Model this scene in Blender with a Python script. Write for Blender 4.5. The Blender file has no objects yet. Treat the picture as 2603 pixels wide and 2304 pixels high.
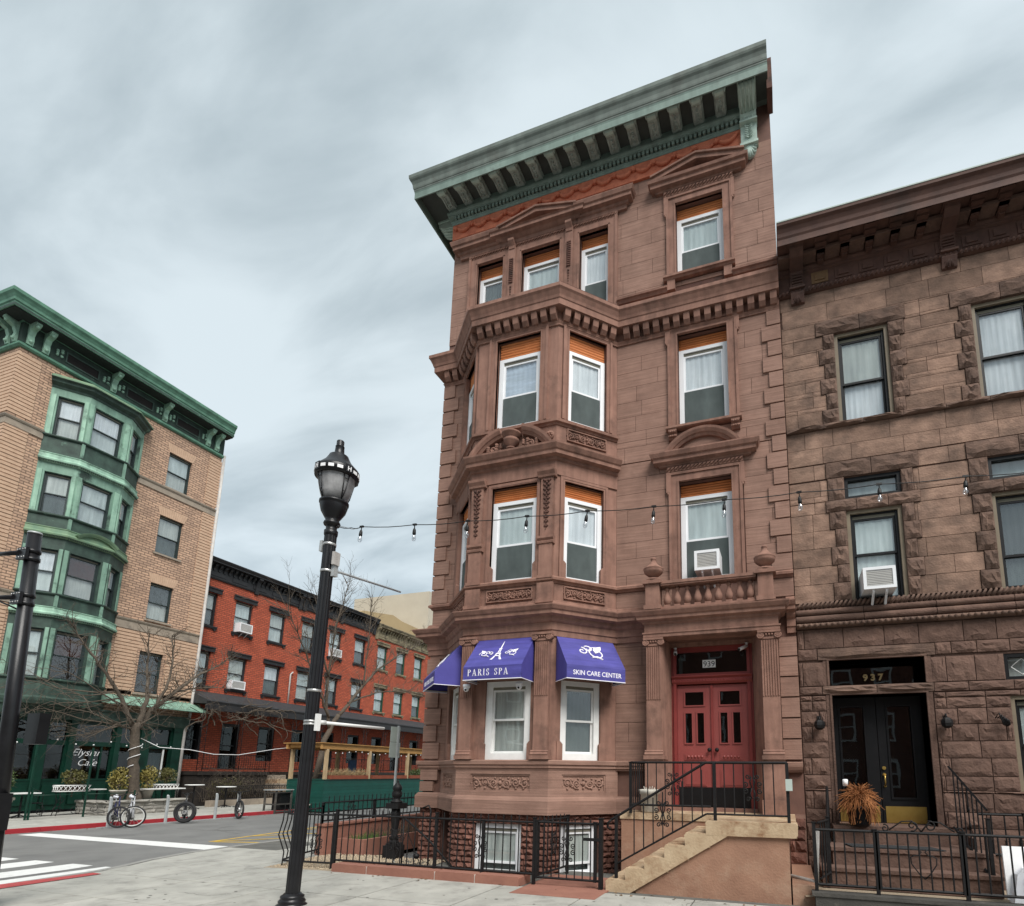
import bpy, bmesh, math, random
from mathutils import Vector, Matrix
RND = random.Random(11)
SC = bpy.context.scene
COL = SC.collection
rad = math.radians

# ---------------------------------------------------------------- camera (shift lens, as in the photograph)
cam_d = bpy.data.cameras.new('camera')
cam = bpy.data.objects.new('camera', cam_d)
COL.objects.link(cam)
SC.camera = cam
YAW, PIT, ROL = rad(-18.46681603), rad(9.72117682), rad(0.54961073)
CAM = Vector((7.34736, -10.32841, 1.72061))
_d = Vector((math.sin(YAW) * math.cos(PIT), math.cos(YAW) * math.cos(PIT), math.sin(PIT)))
_r0 = Vector((math.cos(YAW), -math.sin(YAW), 0))
_u0 = _r0.cross(_d)
_r = math.cos(ROL) * _r0 + math.sin(ROL) * _u0
_u = -math.sin(ROL) * _r0 + math.cos(ROL) * _u0
cam.matrix_world = Matrix(((_r.x, _u.x, -_d.x, CAM.x), (_r.y, _u.y, -_d.y, CAM.y), (_r.z, _u.z, -_d.z, CAM.z), (0, 0, 0, 1)))
cam_d.sensor_width = 36
cam_d.sensor_fit = 'HORIZONTAL'
cam_d.lens = 1430.24 / 2603 * 36
cam_d.shift_x = -(1520.61 - 1301.5) / 2603
cam_d.shift_y = (1720.27 - 1152) / 2603
cam_d.clip_start = 0.1
cam_d.clip_end = 3000

# ---------------------------------------------------------------- sky and sun (overcast)
SUN_EL, SUN_AZ = 50, 136          # degrees; azimuth measured clockwise from +Y
W = bpy.data.worlds.new('World')
SC.world = W
W.use_nodes = True
nt = W.node_tree
nt.nodes.clear()
def _n(t, **k):
    n = nt.nodes.new(t)
    for a, b in k.items():
        setattr(n, a, b)
    return n
w_out = _n('ShaderNodeOutputWorld')
w_bg = _n('ShaderNodeBackground')
w_bg.inputs['Strength'].default_value = 0.10
sky = _n('ShaderNodeTexSky', sky_type='NISHITA', sun_disc=False)
sky.sun_elevation = rad(SUN_EL)
sky.sun_rotation = rad(SUN_AZ)
tc = _n('ShaderNodeTexCoord')
sep = _n('ShaderNodeSeparateXYZ')
nt.links.new(tc.outputs['Generated'], sep.inputs[0])
zc = _n('ShaderNodeMath', operation='MAXIMUM')
zc.inputs[1].default_value = 0.0
nt.links.new(sep.outputs['Z'], zc.inputs[0])
za = _n('ShaderNodeMath', operation='ADD')
za.inputs[1].default_value = 0.32
nt.links.new(zc.outputs[0], za.inputs[0])
dv = _n('ShaderNodeVectorMath', operation='DIVIDE')
cz = _n('ShaderNodeCombineXYZ')
for i in range(3):
    nt.links.new(za.outputs[0], cz.inputs[i])
nt.links.new(tc.outputs['Generated'], dv.inputs[0])
nt.links.new(cz.outputs[0], dv.inputs[1])
def cloud(rot, scale, noise_scale, detail, dist, seed):
    mp = _n('ShaderNodeMapping')
    mp.inputs['Rotation'].default_value = (0, 0, rad(rot))
    mp.inputs['Scale'].default_value = scale
    mp.inputs['Location'].default_value = (seed, seed * .37, 0)
    nt.links.new(dv.outputs[0], mp.inputs['Vector'])
    nz = _n('ShaderNodeTexNoise')
    nz.inputs['Scale'].default_value = noise_scale
    nz.inputs['Detail'].default_value = detail
    nz.inputs['Roughness'].default_value = 0.5
    nz.inputs['Distortion'].default_value = dist
    nt.links.new(mp.outputs[0], nz.inputs['Vector'])
    return nz
c1 = cloud(-42, (0.9, 1.9, 0.8), 2.6, 9.0, 0.35, 3.1)
c2 = cloud(-34, (0.8, 1.5, 0.6), 1.0, 4.0, 0.2, 7.7)
mixn = _n('ShaderNodeMix', data_type='FLOAT')
mixn.inputs[0].default_value = 0.5
nt.links.new(c1.outputs['Fac'], mixn.inputs[2])
nt.links.new(c2.outputs['Fac'], mixn.inputs[3])
cr = _n('ShaderNodeValToRGB')
SKY = 3.45
cr.color_ramp.interpolation = 'EASE'
cr.color_ramp.elements[0].position = 0.39
cr.color_ramp.elements[0].color = (0.415, 0.495, 0.525, 1)
cr.color_ramp.elements[1].position = 0.60
cr.color_ramp.elements[1].color = (0.735, 0.825, 0.86, 1)
nt.links.new(mixn.outputs[0], cr.inputs[0])
vm = _n('ShaderNodeVectorMath', operation='SCALE')
vm.inputs['Scale'].default_value = SKY
nt.links.new(cr.outputs['Color'], vm.inputs[0])
mixs = _n('ShaderNodeMix', data_type='RGBA')
mixs.inputs[0].default_value = 0.93
nt.links.new(sky.outputs['Color'], mixs.inputs[6])
nt.links.new(vm.outputs[0], mixs.inputs[7])
nt.links.new(mixs.outputs[2], w_bg.inputs['Color'])
nt.links.new(w_bg.outputs[0], w_out.inputs['Surface'])

sun_d = bpy.data.lights.new('sun', 'SUN')
sun_d.energy = 1.5
sun_d.angle = rad(34)
sun_d.color = (1.0, 0.965, 0.92)
sun = bpy.data.objects.new('sun', sun_d)
COL.objects.link(sun)
_sd = Vector((math.sin(rad(SUN_AZ)) * math.cos(rad(SUN_EL)), math.cos(rad(SUN_AZ)) * math.cos(rad(SUN_EL)), math.sin(rad(SUN_EL))))
sun.rotation_euler = _sd.to_track_quat('Z', 'Y').to_euler()
sun.location = (0, -20, 40)

SC.view_settings.view_transform = 'Standard'
SC.view_settings.look = 'None'
SC.view_settings.gamma = 1
SC.view_settings.exposure = 1.58
SC.view_settings.use_curve_mapping = False
SC.render.engine = 'CYCLES'
SC.cycles.max_bounces = 6
SC.cycles.transparent_max_bounces = 12

# ---------------------------------------------------------------- materials
MATS = {}
def mat(name, c1, c2=None, ns=3.0, rough=.85, bump=.15, bs=60., var=.0, streak=None, dark=None, dscale=.5, dlo=.55, dhi=.75, metal=0., spec=.3, detail=5.):
    """noise-mottled procedural material in world coordinates. var: brightness change per object;
    streak: (sx,sy,sz) stretched second noise; dark: colour of grime patches."""
    m = bpy.data.materials.new(name)
    m.use_nodes = True
    t = m.node_tree
    b = t.nodes['Principled BSDF']
    L = t.links.new
    def N(ty, **k):
        n = t.nodes.new(ty)
        for a, v in k.items():
            setattr(n, a, v)
        return n
    geo = N('ShaderNodeNewGeometry')
    nz = N('ShaderNodeTexNoise')
    nz.inputs['Scale'].default_value = ns
    nz.inputs['Detail'].default_value = detail
    nz.inputs['Roughness'].default_value = .6
    L(geo.outputs['Position'], nz.inputs['Vector'])
    rp = N('ShaderNodeMapRange')
    rp.inputs[1].default_value = .3
    rp.inputs[2].default_value = .7
    L(nz.outputs['Fac'], rp.inputs[0])
    mx = N('ShaderNodeMix', data_type='RGBA')
    c2 = c2 or tuple(x * .8 for x in c1)
    mx.inputs[6].default_value = (*c1, 1)
    mx.inputs[7].default_value = (*c2, 1)
    L(rp.outputs[0], mx.inputs[0])
    col = mx.outputs[2]
    hgt = None
    if streak:
        mp = N('ShaderNodeMapping')
        mp.inputs['Scale'].default_value = streak
        L(geo.outputs['Position'], mp.inputs['Vector'])
        n2 = N('ShaderNodeTexNoise')
        n2.inputs['Scale'].default_value = 1.
        n2.inputs['Detail'].default_value = 3.
        L(mp.outputs[0], n2.inputs['Vector'])
        r2 = N('ShaderNodeMapRange')
        r2.inputs[1].default_value = .25
        r2.inputs[2].default_value = .75
        r2.inputs[3].default_value = .78
        r2.inputs[4].default_value = 1.2
        L(n2.outputs['Fac'], r2.inputs[0])
        v2 = N('ShaderNodeVectorMath', operation='SCALE')
        L(col, v2.inputs[0])
        L(r2.outputs[0], v2.inputs['Scale'])
        col = v2.outputs[0]
        hgt = n2.outputs['Fac']
    if dark:
        n3 = N('ShaderNodeTexNoise')
        n3.inputs['Scale'].default_value = dscale
        n3.inputs['Detail'].default_value = 6.
        n3.inputs['Roughness'].default_value = .65
        L(geo.outputs['Position'], n3.inputs['Vector'])
        r3 = N('ShaderNodeMapRange')
        r3.inputs[1].default_value = dlo
        r3.inputs[2].default_value = dhi
        L(n3.outputs['Fac'], r3.inputs[0])
        m3 = N('ShaderNodeMix', data_type='RGBA')
        m3.inputs[7].default_value = (*dark, 1)
        L(r3.outputs[0], m3.inputs[0])
        L(col, m3.inputs[6])
        col = m3.outputs[2]
    if var:
        oi = N('ShaderNodeObjectInfo')
        r4 = N('ShaderNodeMapRange')
        r4.inputs[3].default_value = 1 - var
        r4.inputs[4].default_value = 1 + var
        L(oi.outputs['Random'], r4.inputs[0])
        v4 = N('ShaderNodeVectorMath', operation='SCALE')
        L(col, v4.inputs[0])
        L(r4.outputs[0], v4.inputs['Scale'])
        col = v4.outputs[0]
    L(col, b.inputs['Base Color'])
    b.inputs['Roughness'].default_value = rough
    b.inputs['Metallic'].default_value = metal
    b.inputs['Specular IOR Level'].default_value = spec
    if bump:
        nb = N('ShaderNodeTexNoise')
        nb.inputs['Scale'].default_value = bs
        nb.inputs['Detail'].default_value = 4.
        L(geo.outputs['Position'], nb.inputs['Vector'])
        h = nb.outputs['Fac']
        if hgt:
            ad = N('ShaderNodeMath', operation='ADD')
            L(h, ad.inputs[0])
            L(hgt, ad.inputs[1])
            h = ad.outputs[0]
        bp = N('ShaderNodeBump')
        bp.inputs['Strength'].default_value = bump
        bp.inputs['Distance'].default_value = .02
        L(h, bp.inputs['Height'])
        L(bp.outputs[0], b.inputs['Normal'])
    MATS[name] = m
    return m

def brick_mat(name, c1, c2, mortar, bw=.21, bh=.068, ms=.011, bump=.5, dark=None):
    m = mat(name, c1, c2, ns=1.2, bump=0, rough=.9, dark=dark)
    t = m.node_tree
    b = t.nodes['Principled BSDF']
    L = t.links.new
    old = b.inputs['Base Color'].links[0].from_socket
    geo = t.nodes.new('ShaderNodeNewGeometry')
    sp = t.nodes.new('ShaderNodeSeparateXYZ')
    L(geo.outputs['Position'], sp.inputs[0])
    ad = t.nodes.new('ShaderNodeMath')
    L(sp.outputs['X'], ad.inputs[0])
    L(sp.outputs['Y'], ad.inputs[1])
    cb = t.nodes.new('ShaderNodeCombineXYZ')
    L(ad.outputs[0], cb.inputs['X'])
    L(sp.outputs['Z'], cb.inputs['Y'])
    br = t.nodes.new('ShaderNodeTexBrick')
    br.inputs['Scale'].default_value = 1
    br.inputs['Brick Width'].default_value = bw
    br.inputs['Row Height'].default_value = bh
    br.inputs['Mortar Size'].default_value = ms
    br.inputs['Mortar Smooth'].default_value = .2
    br.inputs['Bias'].default_value = -.1
    br.inputs['Color1'].default_value = (1.12, 1.1, 1.08, 1)
    br.inputs['Color2'].default_value = (.78, .78, .8, 1)
    br.inputs['Mortar'].default_value = (*mortar, 1)
    L(cb.outputs[0], br.inputs['Vector'])
    mu = t.nodes.new('ShaderNodeMix')
    mu.data_type = 'RGBA'
    mu.blend_type = 'MULTIPLY'
    mu.inputs[0].default_value = 1
    L(old, mu.inputs[6])
    L(br.outputs['Color'], mu.inputs[7])
    mo = t.nodes.new('ShaderNodeMix')
    mo.data_type = 'RGBA'
    L(br.outputs['Fac'], mo.inputs[0])
    L(mu.outputs[2], mo.inputs[6])
    mo.inputs[7].default_value = (*mortar, 1)
    L(mo.outputs[2], b.inputs['Base Color'])
    iv = t.nodes.new('ShaderNodeMath')
    iv.operation = 'SUBTRACT'
    iv.inputs[0].default_value = 1
    L(br.outputs['Fac'], iv.inputs[1])
    bp = t.nodes.new('ShaderNodeBump')
    bp.inputs['Strength'].default_value = bump
    bp.inputs['Distance'].default_value = .01
    L(iv.outputs[0], bp.inputs['Height'])
    L(bp.outputs[0], b.inputs['Normal'])
    return m

def glass_mat(name, tint=(1, 1, 1), refl=1.9):
    m = bpy.data.materials.new(name)
    m.use_nodes = True
    t = m.node_tree
    t.nodes.clear()
    L = t.links.new
    o = t.nodes.new('ShaderNodeOutputMaterial')
    tr = t.nodes.new('ShaderNodeBsdfTransparent')
    tr.inputs[0].default_value = (*tint, 1)
    gl = t.nodes.new('ShaderNodeBsdfGlossy')
    gl.inputs['Roughness'].default_value = .015
    gl.inputs['Color'].default_value = (.95, .97, 1, 1)
    geo = t.nodes.new('ShaderNodeNewGeometry')
    nz = t.nodes.new('ShaderNodeTexNoise')
    nz.inputs['Scale'].default_value = 2.2
    nz.inputs['Detail'].default_value = 1.
    L(geo.outputs['Position'], nz.inputs['Vector'])
    bp = t.nodes.new('ShaderNodeBump')
    bp.inputs['Strength'].default_value = .03
    bp.inputs['Distance'].default_value = .05
    L(nz.outputs['Fac'], bp.inputs['Height'])
    L(bp.outputs[0], gl.inputs['Normal'])
    lw = t.nodes.new('ShaderNodeLayerWeight')
    lw.inputs['Blend'].default_value = .5
    pw = t.nodes.new('ShaderNodeMath')
    pw.operation = 'POWER'
    pw.inputs[1].default_value = 4.
    L(lw.outputs['Facing'], pw.inputs[0])
    mu = t.nodes.new('ShaderNodeMath')
    mu.operation = 'MULTIPLY_ADD'
    mu.use_clamp = True
    mu.inputs[1].default_value = .80
    mu.inputs[2].default_value = .045 * refl
    L(pw.outputs[0], mu.inputs[0])
    mx = t.nodes.new('ShaderNodeMixShader')
    L(mu.outputs[0], mx.inputs[0])
    L(tr.outputs[0], mx.inputs[1])
    L(gl.outputs[0], mx.inputs[2])
    L(mx.outputs[0], o.inputs['Surface'])
    MATS[name] = m
    return m

# ---------------------------------------------------------------- mesh helpers
class Fr:
    """a wall frame: u runs along the wall to the right as seen from outside, o points outwards"""
    def __init__(s, ox, oy, ux, uy):
        l = math.hypot(ux, uy)
        s.ox, s.oy, s.ux, s.uy = ox, oy, ux / l, uy / l
        s.nx, s.ny = s.uy, -s.ux
        s.rz = math.atan2(s.uy, s.ux)
    def p(s, u, o, z):
        return (s.ox + u * s.ux + o * s.nx, s.oy + u * s.uy + o * s.ny, z)

class MB:
    def __init__(s):
        s.v, s.f, s.sm = [], [], []
    def add(s, vs, fs, smooth=False):
        b = len(s.v)
        s.v.extend(vs)
        for f in fs:
            s.f.append(tuple(i + b for i in f))
            s.sm.append(smooth)
        return s
    BOXF = [(0, 3, 2, 1), (4, 5, 6, 7), (0, 1, 5, 4), (1, 2, 6, 5), (2, 3, 7, 6), (3, 0, 4, 7)]
    def box(s, x0, x1, y0, y1, z0, z1):
        return s.add([(x0, y0, z0), (x1, y0, z0), (x1, y1, z0), (x0, y1, z0), (x0, y0, z1), (x1, y0, z1), (x1, y1, z1), (x0, y1, z1)], MB.BOXF)
    def fb(s, F, u0, u1, o0, o1, z0, z1):
        return s.add([F.p(u0, o1, z0), F.p(u1, o1, z0), F.p(u1, o0, z0), F.p(u0, o0, z0), F.p(u0, o1, z1), F.p(u1, o1, z1), F.p(u1, o0, z1), F.p(u0, o0, z1)], MB.BOXF)
    def prism(s, F, poly, o0, o1):
        """poly in (u, z), extruded from o0 (back) to o1 (front)"""
        n = len(poly)
        s.add([F.p(u, o1, z) for u, z in poly] + [F.p(u, o0, z) for u, z in poly],
              [tuple(range(n)), tuple(range(2 * n - 1, n - 1, -1))] + [(i, i + n, (i + 1) % n + n, (i + 1) % n) for i in range(n)])
        return s
    def oprism(s, F, poly, u0, u1):
        """poly in (o, z), extruded along u"""
        n = len(poly)
        s.add([F.p(u0, o, z) for o, z in poly] + [F.p(u1, o, z) for o, z in poly],
              [tuple(range(n)), tuple(range(2 * n - 1, n - 1, -1))] + [(i, i + n, (i + 1) % n + n, (i + 1) % n) for i in range(n)])
        return s
    def tube(s, pts, r, n=6, smooth=True, cap=True):
        pts = [Vector(p) for p in pts]
        k = len(pts)
        rs = r if isinstance(r, (list, tuple)) else [r] * k
        b0 = len(s.v)
        vs = []
        a = None
        for i in range(k):
            t = (pts[min(i + 1, k - 1)] - pts[max(i - 1, 0)])
            if t.length < 1e-9:
                t = Vector((0, 0, 1))
            t.normalize()
            if a is None:
                a = t.cross(Vector((0, 0, 1)))
                if a.length < .05:
                    a = t.cross(Vector((1, 0, 0)))
            a = a - t * a.dot(t)
            if a.length < 1e-6:
                a = t.orthogonal()
            a.normalize()
            b = t.cross(a)
            for j in range(n):
                an = 2 * math.pi * j / n
                vs.append(tuple(pts[i] + rs[i] * (math.cos(an) * a + math.sin(an) * b)))
        fs = []
        for i in range(k - 1):
            for j in range(n):
                fs.append((i * n + j, i * n + (j + 1) % n, (i + 1) * n + (j + 1) % n, (i + 1) * n + j))
        s.add(vs, fs, smooth)
        if cap:
            s.f.append(tuple(b0 + j for j in range(n - 1, -1, -1)))
            s.sm.append(False)
            s.f.append(tuple(b0 + (k - 1) * n + j for j in range(n)))
            s.sm.append(False)
        return s
    def lathe(s, c, prof, n=16, smooth=True, flute=0, a0=0., a1=2 * math.pi):
        full = abs(a1 - a0 - 2 * math.pi) < 1e-6
        m = n if full else n + 1
        vs = []
        for r, z in prof:
            for j in range(m):
                an = a0 + (a1 - a0) * j / n
                rr = r * (1 - (flute if j % 2 else 0))
                vs.append((c[0] + rr * math.cos(an), c[1] + rr * math.sin(an), c[2] + z))
        fs = []
        for i in range(len(prof) - 1):
            for j in range(n):
                j2 = (j + 1) % m
                fs.append((i * m + j, i * m + j2, (i + 1) * m + j2, (i + 1) * m + j))
        if full:
            fs.append(tuple(range(m - 1, -1, -1)))
            fs.append(tuple((len(prof) - 1) * m + j for j in range(m)))
        return s.add(vs, fs, smooth)
    def rects(s, F, u0, u1, z0, z1, o0, o1, opens):
        for a in cut(u0, u1, z0, z1, opens):
            s.fb(F, a[0], a[1], o0, o1, a[2], a[3])
        return s
    def molding(s, path, prof, caps=True):
        """prof (o, z) open or closed list swept along a plan polyline; outside is on the right-hand side of travel"""
        k = len(path)
        rows = []
        for i in range(k):
            p = Vector(path[i])
            ns = []
            if i > 0:
                d = (p - Vector(path[i - 1])).normalized()
                ns.append(Vector((d.y, -d.x)))
            if i < k - 1:
                d = (Vector(path[i + 1]) - p).normalized()
                ns.append(Vector((d.y, -d.x)))
            if len(ns) == 2:
                mv = (ns[0] + ns[1])
                mv = mv / max(.2, (1 + ns[0].dot(ns[1])))
            else:
                mv = ns[0]
            rows.append([(p.x + o * mv.x, p.y + o * mv.y, z) for o, z in prof])
        n = len(prof)
        vs = [v for r in rows for v in r]
        fs = []
        for i in range(k - 1):
            for j in range(n):
                j2 = (j + 1) % n
                fs.append((i * n + j, (i + 1) * n + j, (i + 1) * n + j2, i * n + j2))
        if caps:
            fs.append(tuple(range(n)))
            fs.append(tuple((k - 1) * n + j for j in range(n - 1, -1, -1)))
        return s.add(vs, fs)
    def blob(s, c, r, n=8, sq=(1, 1, 1)):
        vs, fs = [], []
        h = n // 2
        for i in range(h + 1):
            th = math.pi * i / h
            for j in range(n):
                ph = 2 * math.pi * j / n
                vs.append((c[0] + r * sq[0] * math.sin(th) * math.cos(ph), c[1] + r * sq[1] * math.sin(th) * math.sin(ph), c[2] + r * sq[2] * math.cos(th)))
        for i in range(h):
            for j in range(n):
                fs.append((i * n + j, (i + 1) * n + j, (i + 1) * n + (j + 1) % n, i * n + (j + 1) % n))
        return s.add(vs, fs, True)
    def mesh(s, name, m, org=(0, 0, 0), fix=True):
        me = bpy.data.meshes.new(name)
        o = Vector(org)
        me.from_pydata([tuple(Vector(v) - o) for v in s.v] if org != (0, 0, 0) else s.v, [], s.f)
        me.polygons.foreach_set('use_smooth', s.sm)
        if m:
            me.materials.append(MATS[m] if isinstance(m, str) else m)
        if fix and len(s.f) < 12000:
            bm = bmesh.new()
            bm.from_mesh(me)
            bmesh.ops.recalc_face_normals(bm, faces=bm.faces)
            bm.to_mesh(me)
            bm.free()
        me.update()
        return me
    def build(s, name, m, parent=None, kind=None, fix=True):
        me = s.mesh(name, m, worg(parent), fix)
        return link(name, me, parent, kind)

def cut(u0, u1, z0, z1, opens):
    """the rectangle minus the rectangular openings, as rectangles"""
    zs = sorted({z0, z1, *[z for o in opens for z in o[2:4] if z0 < z < z1]})
    out = []
    for a, b in zip(zs, zs[1:]):
        c = (a + b) / 2
        iv = sorted((max(o[0], u0), min(o[1], u1)) for o in opens if o[2] < c < o[3] and o[1] > u0 and o[0] < u1)
        x = u0
        for p, q in iv:
            if p > x + 1e-4:
                out.append((x, p, a, b))
            x = max(x, q)
        if u1 > x + 1e-4:
            out.append((x, u1, a, b))
    return out

ORG = {}
def worg(parent):
    return ORG.get(parent.name, (0, 0, 0)) if parent else (0, 0, 0)
def link(name, data, parent=None, kind=None):
    o = bpy.data.objects.new(name, data)
    COL.objects.link(o)
    if parent:
        o.parent = parent
    ORG[o.name] = worg(parent)
    if kind:
        o['kind'] = kind
    return o
def tag(o, label=None, cat=None, group=None):
    if label:
        o['label'] = label
    if cat:
        o['category'] = cat
    if group:
        o['group'] = group
    return o
def thing(name, label, cat, loc=(0, 0, 0), group=None):
    o = bpy.data.objects.new(name, None)
    o.empty_display_size = .2
    COL.objects.link(o)
    o.location = loc
    ORG[o.name] = tuple(loc)
    return tag(o, label, cat, group)
def inst(name, me, parent, loc, scale=(1, 1, 1), rz=0., rot=None):
    o = bpy.data.objects.new(name, me)
    COL.objects.link(o)
    if parent:
        o.parent = parent
    o.location = Vector(loc) - Vector(worg(parent))
    o.scale = scale
    o.rotation_euler = rot if rot else (0, 0, rz)
    ORG[o.name] = worg(parent)
    return o
def dup(root, loc, rz=None, label=None):
    r = root.copy()
    COL.objects.link(r)
    r.location = loc
    if rz is not None:
        r.rotation_euler = (0, 0, rz)
    if label:
        r['label'] = label
    def rec(a, b):
        for ch in list(a.children):
            c = ch.copy()
            COL.objects.link(c)
            c.parent = b
            rec(ch, c)
    rec(root, r)
    return r

def unit_block(m, bev=.0):
    b = MB()
    b.add([(0, 0, 0), (1, 0, 0), (1, 1, 0), (0, 1, 0), (0, 0, 1), (1, 0, 1), (1, 1, 1), (0, 1, 1)], MB.BOXF)
    return b.mesh('stone_block', m)
def rough_block(m, seed, amp=.5, nx=6, nz=4):
    """rock-faced block in the unit cube: face at y=0..-amp bulging outwards, drafted margin at the edges"""
    r = random.Random(seed)
    vs, fs = [], []
    ph = [r.uniform(0, 6) for _ in range(6)]
    for j in range(nz + 1):
        for i in range(nx + 1):
            x, z = i / nx, j / nz
            e = min(x, 1 - x, z * .8, (1 - z) * .8)
            d = min(1, e * 5)
            y = -amp * d * (.55 + .3 * math.sin(5 * x + ph[0]) * math.cos(4 * z + ph[1]) + .25 * r.uniform(-1, 1))
            jx = 0 if i in (0, nx) else r.uniform(-.35, .35) / nx
            jz = 0 if j in (0, nz) else r.uniform(-.35, .35) / nz
            vs.append((x + jx, y, z + jz))
    w = nx + 1
    for j in range(nz):
        for i in range(nx):
            a = j * w + i
            q = (a, a + 1, a + w + 1, a + w)
            if r.random() < .5:
                fs += [(q[0], q[1], q[2]), (q[0], q[2], q[3])]
            else:
                fs += [(q[0], q[1], q[3]), (q[1], q[2], q[3])]
    b = MB()
    b.add(vs, fs)
    c = [(0, 0, 0), (1, 0, 0), (1, 0, 1), (0, 0, 1), (0, 1, 0), (1, 1, 0), (1, 1, 1), (0, 1, 1)]
    b.add(c, [(0, 4, 5, 1), (3, 2, 6, 7), (0, 3, 7, 4), (1, 5, 6, 2)])
    return b.mesh('rough_block', m, fix=False)
def put(name, me, parent, F, u0, u1, o, z0, z1, depth=.12, gap=.006):
    """place a unit block (y=0 is its face) with its face at distance o"""
    x, y, z = F.p(u0 + gap / 2, o, z0 + gap / 2)
    return inst(name, me, parent, (x, y, z), (u1 - u0 - gap, depth, z1 - z0 - gap), F.rz)
def ashlar(name, meshes, parent, F, u0, u1, zs, L, opens, o, depth=.1, gap=.008, rnd=RND, jit=.25):
    for k, (a, b) in enumerate(zip(zs, zs[1:])):
        ls = []
        x = u0 - (L * .5 if k % 2 else 0) - rnd.uniform(0, jit) * L
        while x < u1:
            w = L * (1 + rnd.uniform(-jit, jit))
            ls.append((max(x, u0), min(x + w, u1)))
            x += w
        for (p, q) in ls:
            if q - p < .02:
                continue
            for r in cut(p, q, a, b, opens):
                if r[1] - r[0] > .03 and r[3] - r[2] > .03:
                    put(name, rnd.choice(meshes) if isinstance(meshes, list) else meshes, parent, F, r[0], r[1], o, r[2], r[3], depth, gap)

def spiral(cx, cz, r, turns, a0=0., n=18, sgn=1, grow=.18):
    out = []
    for i in range(n + 1):
        t = i / n
        a = a0 + sgn * turns * 2 * math.pi * t
        rr = r * (grow + (1 - grow) * t)
        out.append((cx + rr * math.cos(a), cz + rr * math.sin(a)))
    return out
def relief(mb, F, u0, u1, z0, z1, o, r=.012):
    """mirrored scrolls and leaves carved in low relief"""
    cu, cz = (u0 + u1) / 2, (z0 + z1) / 2
    w, h = (u1 - u0) / 2, (z1 - z0) / 2
    k = max(1, int(w / h * .9))
    for s in (-1, 1):
        for i in range(k):
            x = cu + s * w * (i + .75) / (k + .25)
            up = 1 if i % 2 else -1
            sp = spiral(x, cz + up * h * .08, h * .62, 1.6, 1.0 + i * 2, 14, s * up)
            mb.tube([F.p(a, o, b) for a, b in sp], [r * (.7 + .6 * j / 14) for j in range(15)], 5)
            for q in range(5):
                an = q * 1.257 + i
                mb.blob(F.p(x + h * .78 * math.cos(an), o, cz + h * .7 * math.sin(an)), r * 1.5, 6)
            mb.blob(F.p(x, o, cz), r * 1.7, 6)
    mb.blob(F.p(cu, o, cz), h * .3, 8, (1, 1, 1.2))
    for s in (-1, 1):
        mb.blob(F.p(cu, o, cz + s * h * .6), h * .2, 6)
    return mb
def text_mb(s, size, F, u, z, o, ext=.006, bold=0., shear=0., align='LEFT', sx=1.):
    cu = bpy.data.curves.new('lettering', 'FONT')
    cu.body = s
    cu.size = size
    cu.extrude = ext
    cu.offset = bold
    cu.shear = shear
    cu.align_x = align
    cu.resolution_u = 4
    ob = bpy.data.objects.new('lettering', cu)
    COL.objects.link(ob)
    dg = bpy.context.evaluated_depsgraph_get()
    me = bpy.data.meshes.new_from_object(ob.evaluated_get(dg))
    mb = MB()
    mb.add([F.p(u + v.co.x * sx, o + v.co.z, z + v.co.y) for v in me.vertices], [tuple(p.vertices) for p in me.polygons])
    bpy.data.objects.remove(ob)
    bpy.data.curves.remove(cu)
    bpy.data.meshes.remove(me)
    return mb

# ---------------------------------------------------------------- the palette
mat('brownstone', (.300, .180, .138), (.225, .130, .098), ns=2.6, detail=9, var=.07, streak=(1.2, 1.2, 30), bump=.22, bs=45, rough=.9, dark=(.15, .085, .066), dscale=1.1, dlo=.53, dhi=.85)
mat('brownstone_trim', (.285, .158, .118), (.215, .115, .086), ns=3.5, streak=(9, 9, 1.2), bump=.18, bs=50, rough=.9, dark=(.075, .045, .036), dscale=1.7, dlo=.52, dhi=.80, detail=8)
mat('brownstone_dark', (.135, .066, .050), (.09, .045, .036), ns=4, bump=.2, rough=.9, dark=(.035, .028, .024), dscale=2., dlo=.5, dhi=.7)
mat('joint', (.17, .09, .068), (.13, .07, .055), ns=5, bump=.1)
mat('rock_face', (.200, .092, .068), (.125, .060, .046), ns=5, var=.18, bump=.5, bs=30, rough=.95)
mat('terracotta', (.62, .205, .115), (.42, .12, .068), ns=9, bump=.2, bs=30)
mat('copper_pale', (.205, .270, .235), (.155, .215, .185), ns=1.8, bump=.08, streak=(6, 6, 1), rough=.65, dark=(.10, .12, .11), dscale=2.0, dlo=.56, dhi=.8)
mat('copper_grey', (.46, .53, .48), (.24, .28, .25), ns=9, bump=.5, bs=40, rough=.8)
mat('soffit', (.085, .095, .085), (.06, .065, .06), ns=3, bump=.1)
mat('white_paint', (.80, .80, .78), (.70, .70, .68), ns=6, bump=.03, rough=.5)
mat('white_vinyl', (.78, .79, .80), (.72, .73, .75), ns=2, bump=.02, rough=.4)
mat('track', (.20, .19, .15), (.15, .14, .11), ns=6, bump=.05)
mat('orange_wood', (.62, .225, .075), (.50, .16, .05), ns=2.5, streak=(2, 2, 45), bump=.12, rough=.55)
mat('blind', (.50, .56, .56), (.40, .46, .47), ns=1.2, bump=.05, rough=.8, streak=(9, 9, 1.1))  # blinds; in two transoms of 937 a painted sky reflection
mat('curtain_white', (.66, .69, .72), (.50, .54, .58), ns=1.5, bump=.1, rough=.9, streak=(16, 16, .8))
mat('curtain_dim', (.46, .49, .47), (.36, .39, .38), ns=1.5, bump=.1, rough=.9, streak=(14, 14, .8))
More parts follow.
